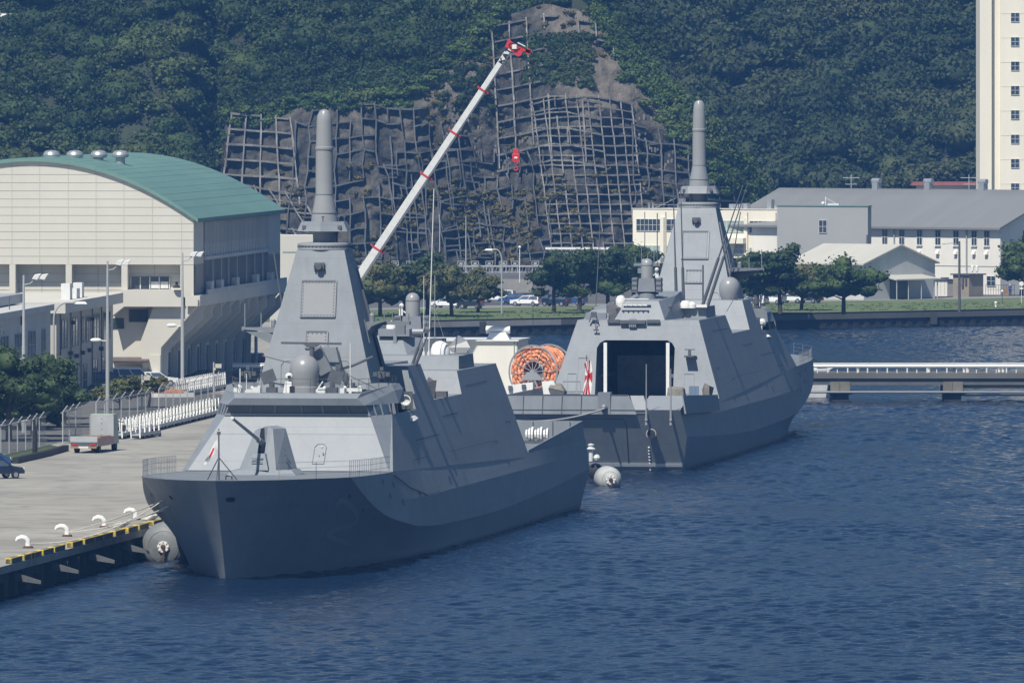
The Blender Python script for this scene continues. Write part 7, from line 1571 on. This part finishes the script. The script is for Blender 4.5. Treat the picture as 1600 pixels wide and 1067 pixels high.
lattice('large meshed concrete frame on the upper cliff behind the crane tip', 7, 9,
    lambda i, j: (768 + i * 27 + j * 1.5, 42 + j * 25 - 5.5 * (3.5 - abs(i - 3.5))), None, .3, lambda i, j, a, b: not (3 <= i <= 5 and 1 <= j <= 4) and not (i > 5 and j > 1))
lattice('pale concrete frame at the left end of the cliff above the green roof', 4, 6,
    lambda i, j: (362 + i * 23 - j * (3 - i * 1.4), 178 + j * 23.5 + i * 2), None, .32, None, mt='cement')
lattice('twisted lower left concrete frame just right of the green roof', 5, 7,
    lambda i, j: (350 + i * 24 + j * 9, 285 + j * 17 + i * 4 - j * i * .5), None, .3, lambda i, j, a, b: (i * 7 + j * 3) % 5 != 0, mt='cement')
lattice('faint concrete frame on the cliff between the near mast and the crane boom', 13, 10,
    lambda i, j: (466 + i * 20 + j * (i - 4) * .5, 168 + j * 24 + 5 * math.sin(i * .9)), None, .26, lambda i, j, a, b: not (i > 9 and j < 1), d=.7, jit=2.2, mt='cement_dark', drop=.15, hdrop=.25)
lattice('worn concrete frame on the lower cliff above the car park', 13, 9,
    lambda i, j: (600 + i * 19 + j * 2.5, 235 + j * 20 + 4 * math.sin(i * .7 + j)), None, .24, lambda i, j, a, b: (i * 5 + j * 11) % 7 != 0, d=.75, jit=2.6, mt='cement_dark', drop=.1, hdrop=.3)
lattice('concrete frame on the dark cliff flank around the farther mast', 9, 9,
    lambda i, j: (986 + i * 22 + j * 1.2, 196 + j * 21 + i * (3 if j < 4 else 2)), None, .28, lambda i, j, a, b: not (i + j * .2 > 6 and j < 3) and i * 22 + 986 < 1160, d=.6, jit=1.6, mt='cement_dark', drop=.1)
# steel nets' pale anchor heads on the rock
m = MB()
for i in range(190):
    px, py = rs.choice([rs.uniform(690, 840), rs.uniform(990, 1060)]), rs.uniform(165, 300)
    p = cpt(px, py, .2); m.cbox(p, (rs.uniform(.15, .4), .3, rs.uniform(.3, .9)), rs.uniform(-.4, .4))
m.build('anchor_heads', M['cement'], None, label='pale anchor heads dotted over the bare rock of the cliff', cat='anchor', kind='stuff')
# shed roofs on the wooded hill, upper left
for px, py, w_, lb in ((4, 27, 3.6, 'white shed roof standing among the trees high on the wooded hill'), (21, 31, 2.6, 'smaller white shed roof beside the other one high on the wooded hill')):
    Y = next(y for y in range(1785, 1900) if Y0 + F * (H - float(hillz(np.float64(GX(px, y)), np.float64(y))) - 3.2) / y < py); t = empty('hill_shed', (GX(px, Y), Y, GZ(py, Y) - 1.2), 0, lb, 'shed'); m = MB(); m.box(-w_ / 2, w_ / 2, 0, 3, -1.5, 1.2); m.build('wall', M['beige'], t); m = MB(); m.prism([(-w_ / 2 - .3, -.4, 1.2), (w_ / 2 + .3, -.4, 1.2), (w_ / 2 + .3, 3, 1.5), (-w_ / 2 - .3, 3, 1.5)], [(-w_ / 2, 0, 1.7), (w_ / 2 - .3, 0, 1.7), (w_ / 2 - .3, 2.8, 2.2), (-w_ / 2, 2.8, 2.2)]); m.build('roof', M['white'], t)

# ------------------------------------------------------------------ air
m = MB(); m.box(-4200, 4200, -700, 9500, -6, 200)
hz = bpy.data.materials.new('haze'); hz.use_nodes = True; n = hz.node_tree.nodes; l = hz.node_tree.links; n.remove(n['Principled BSDF'])
pv = n.new('ShaderNodeVolumePrincipled'); pv.inputs['Color'].default_value = (.15, .42, 1, 1); pv.inputs['Density'].default_value = .0001; pv.inputs['Anisotropy'].default_value = 0
l.new(pv.outputs[0], n['Material Output'].inputs['Volume'])
m.build('haze', hz, None, kind='stuff')
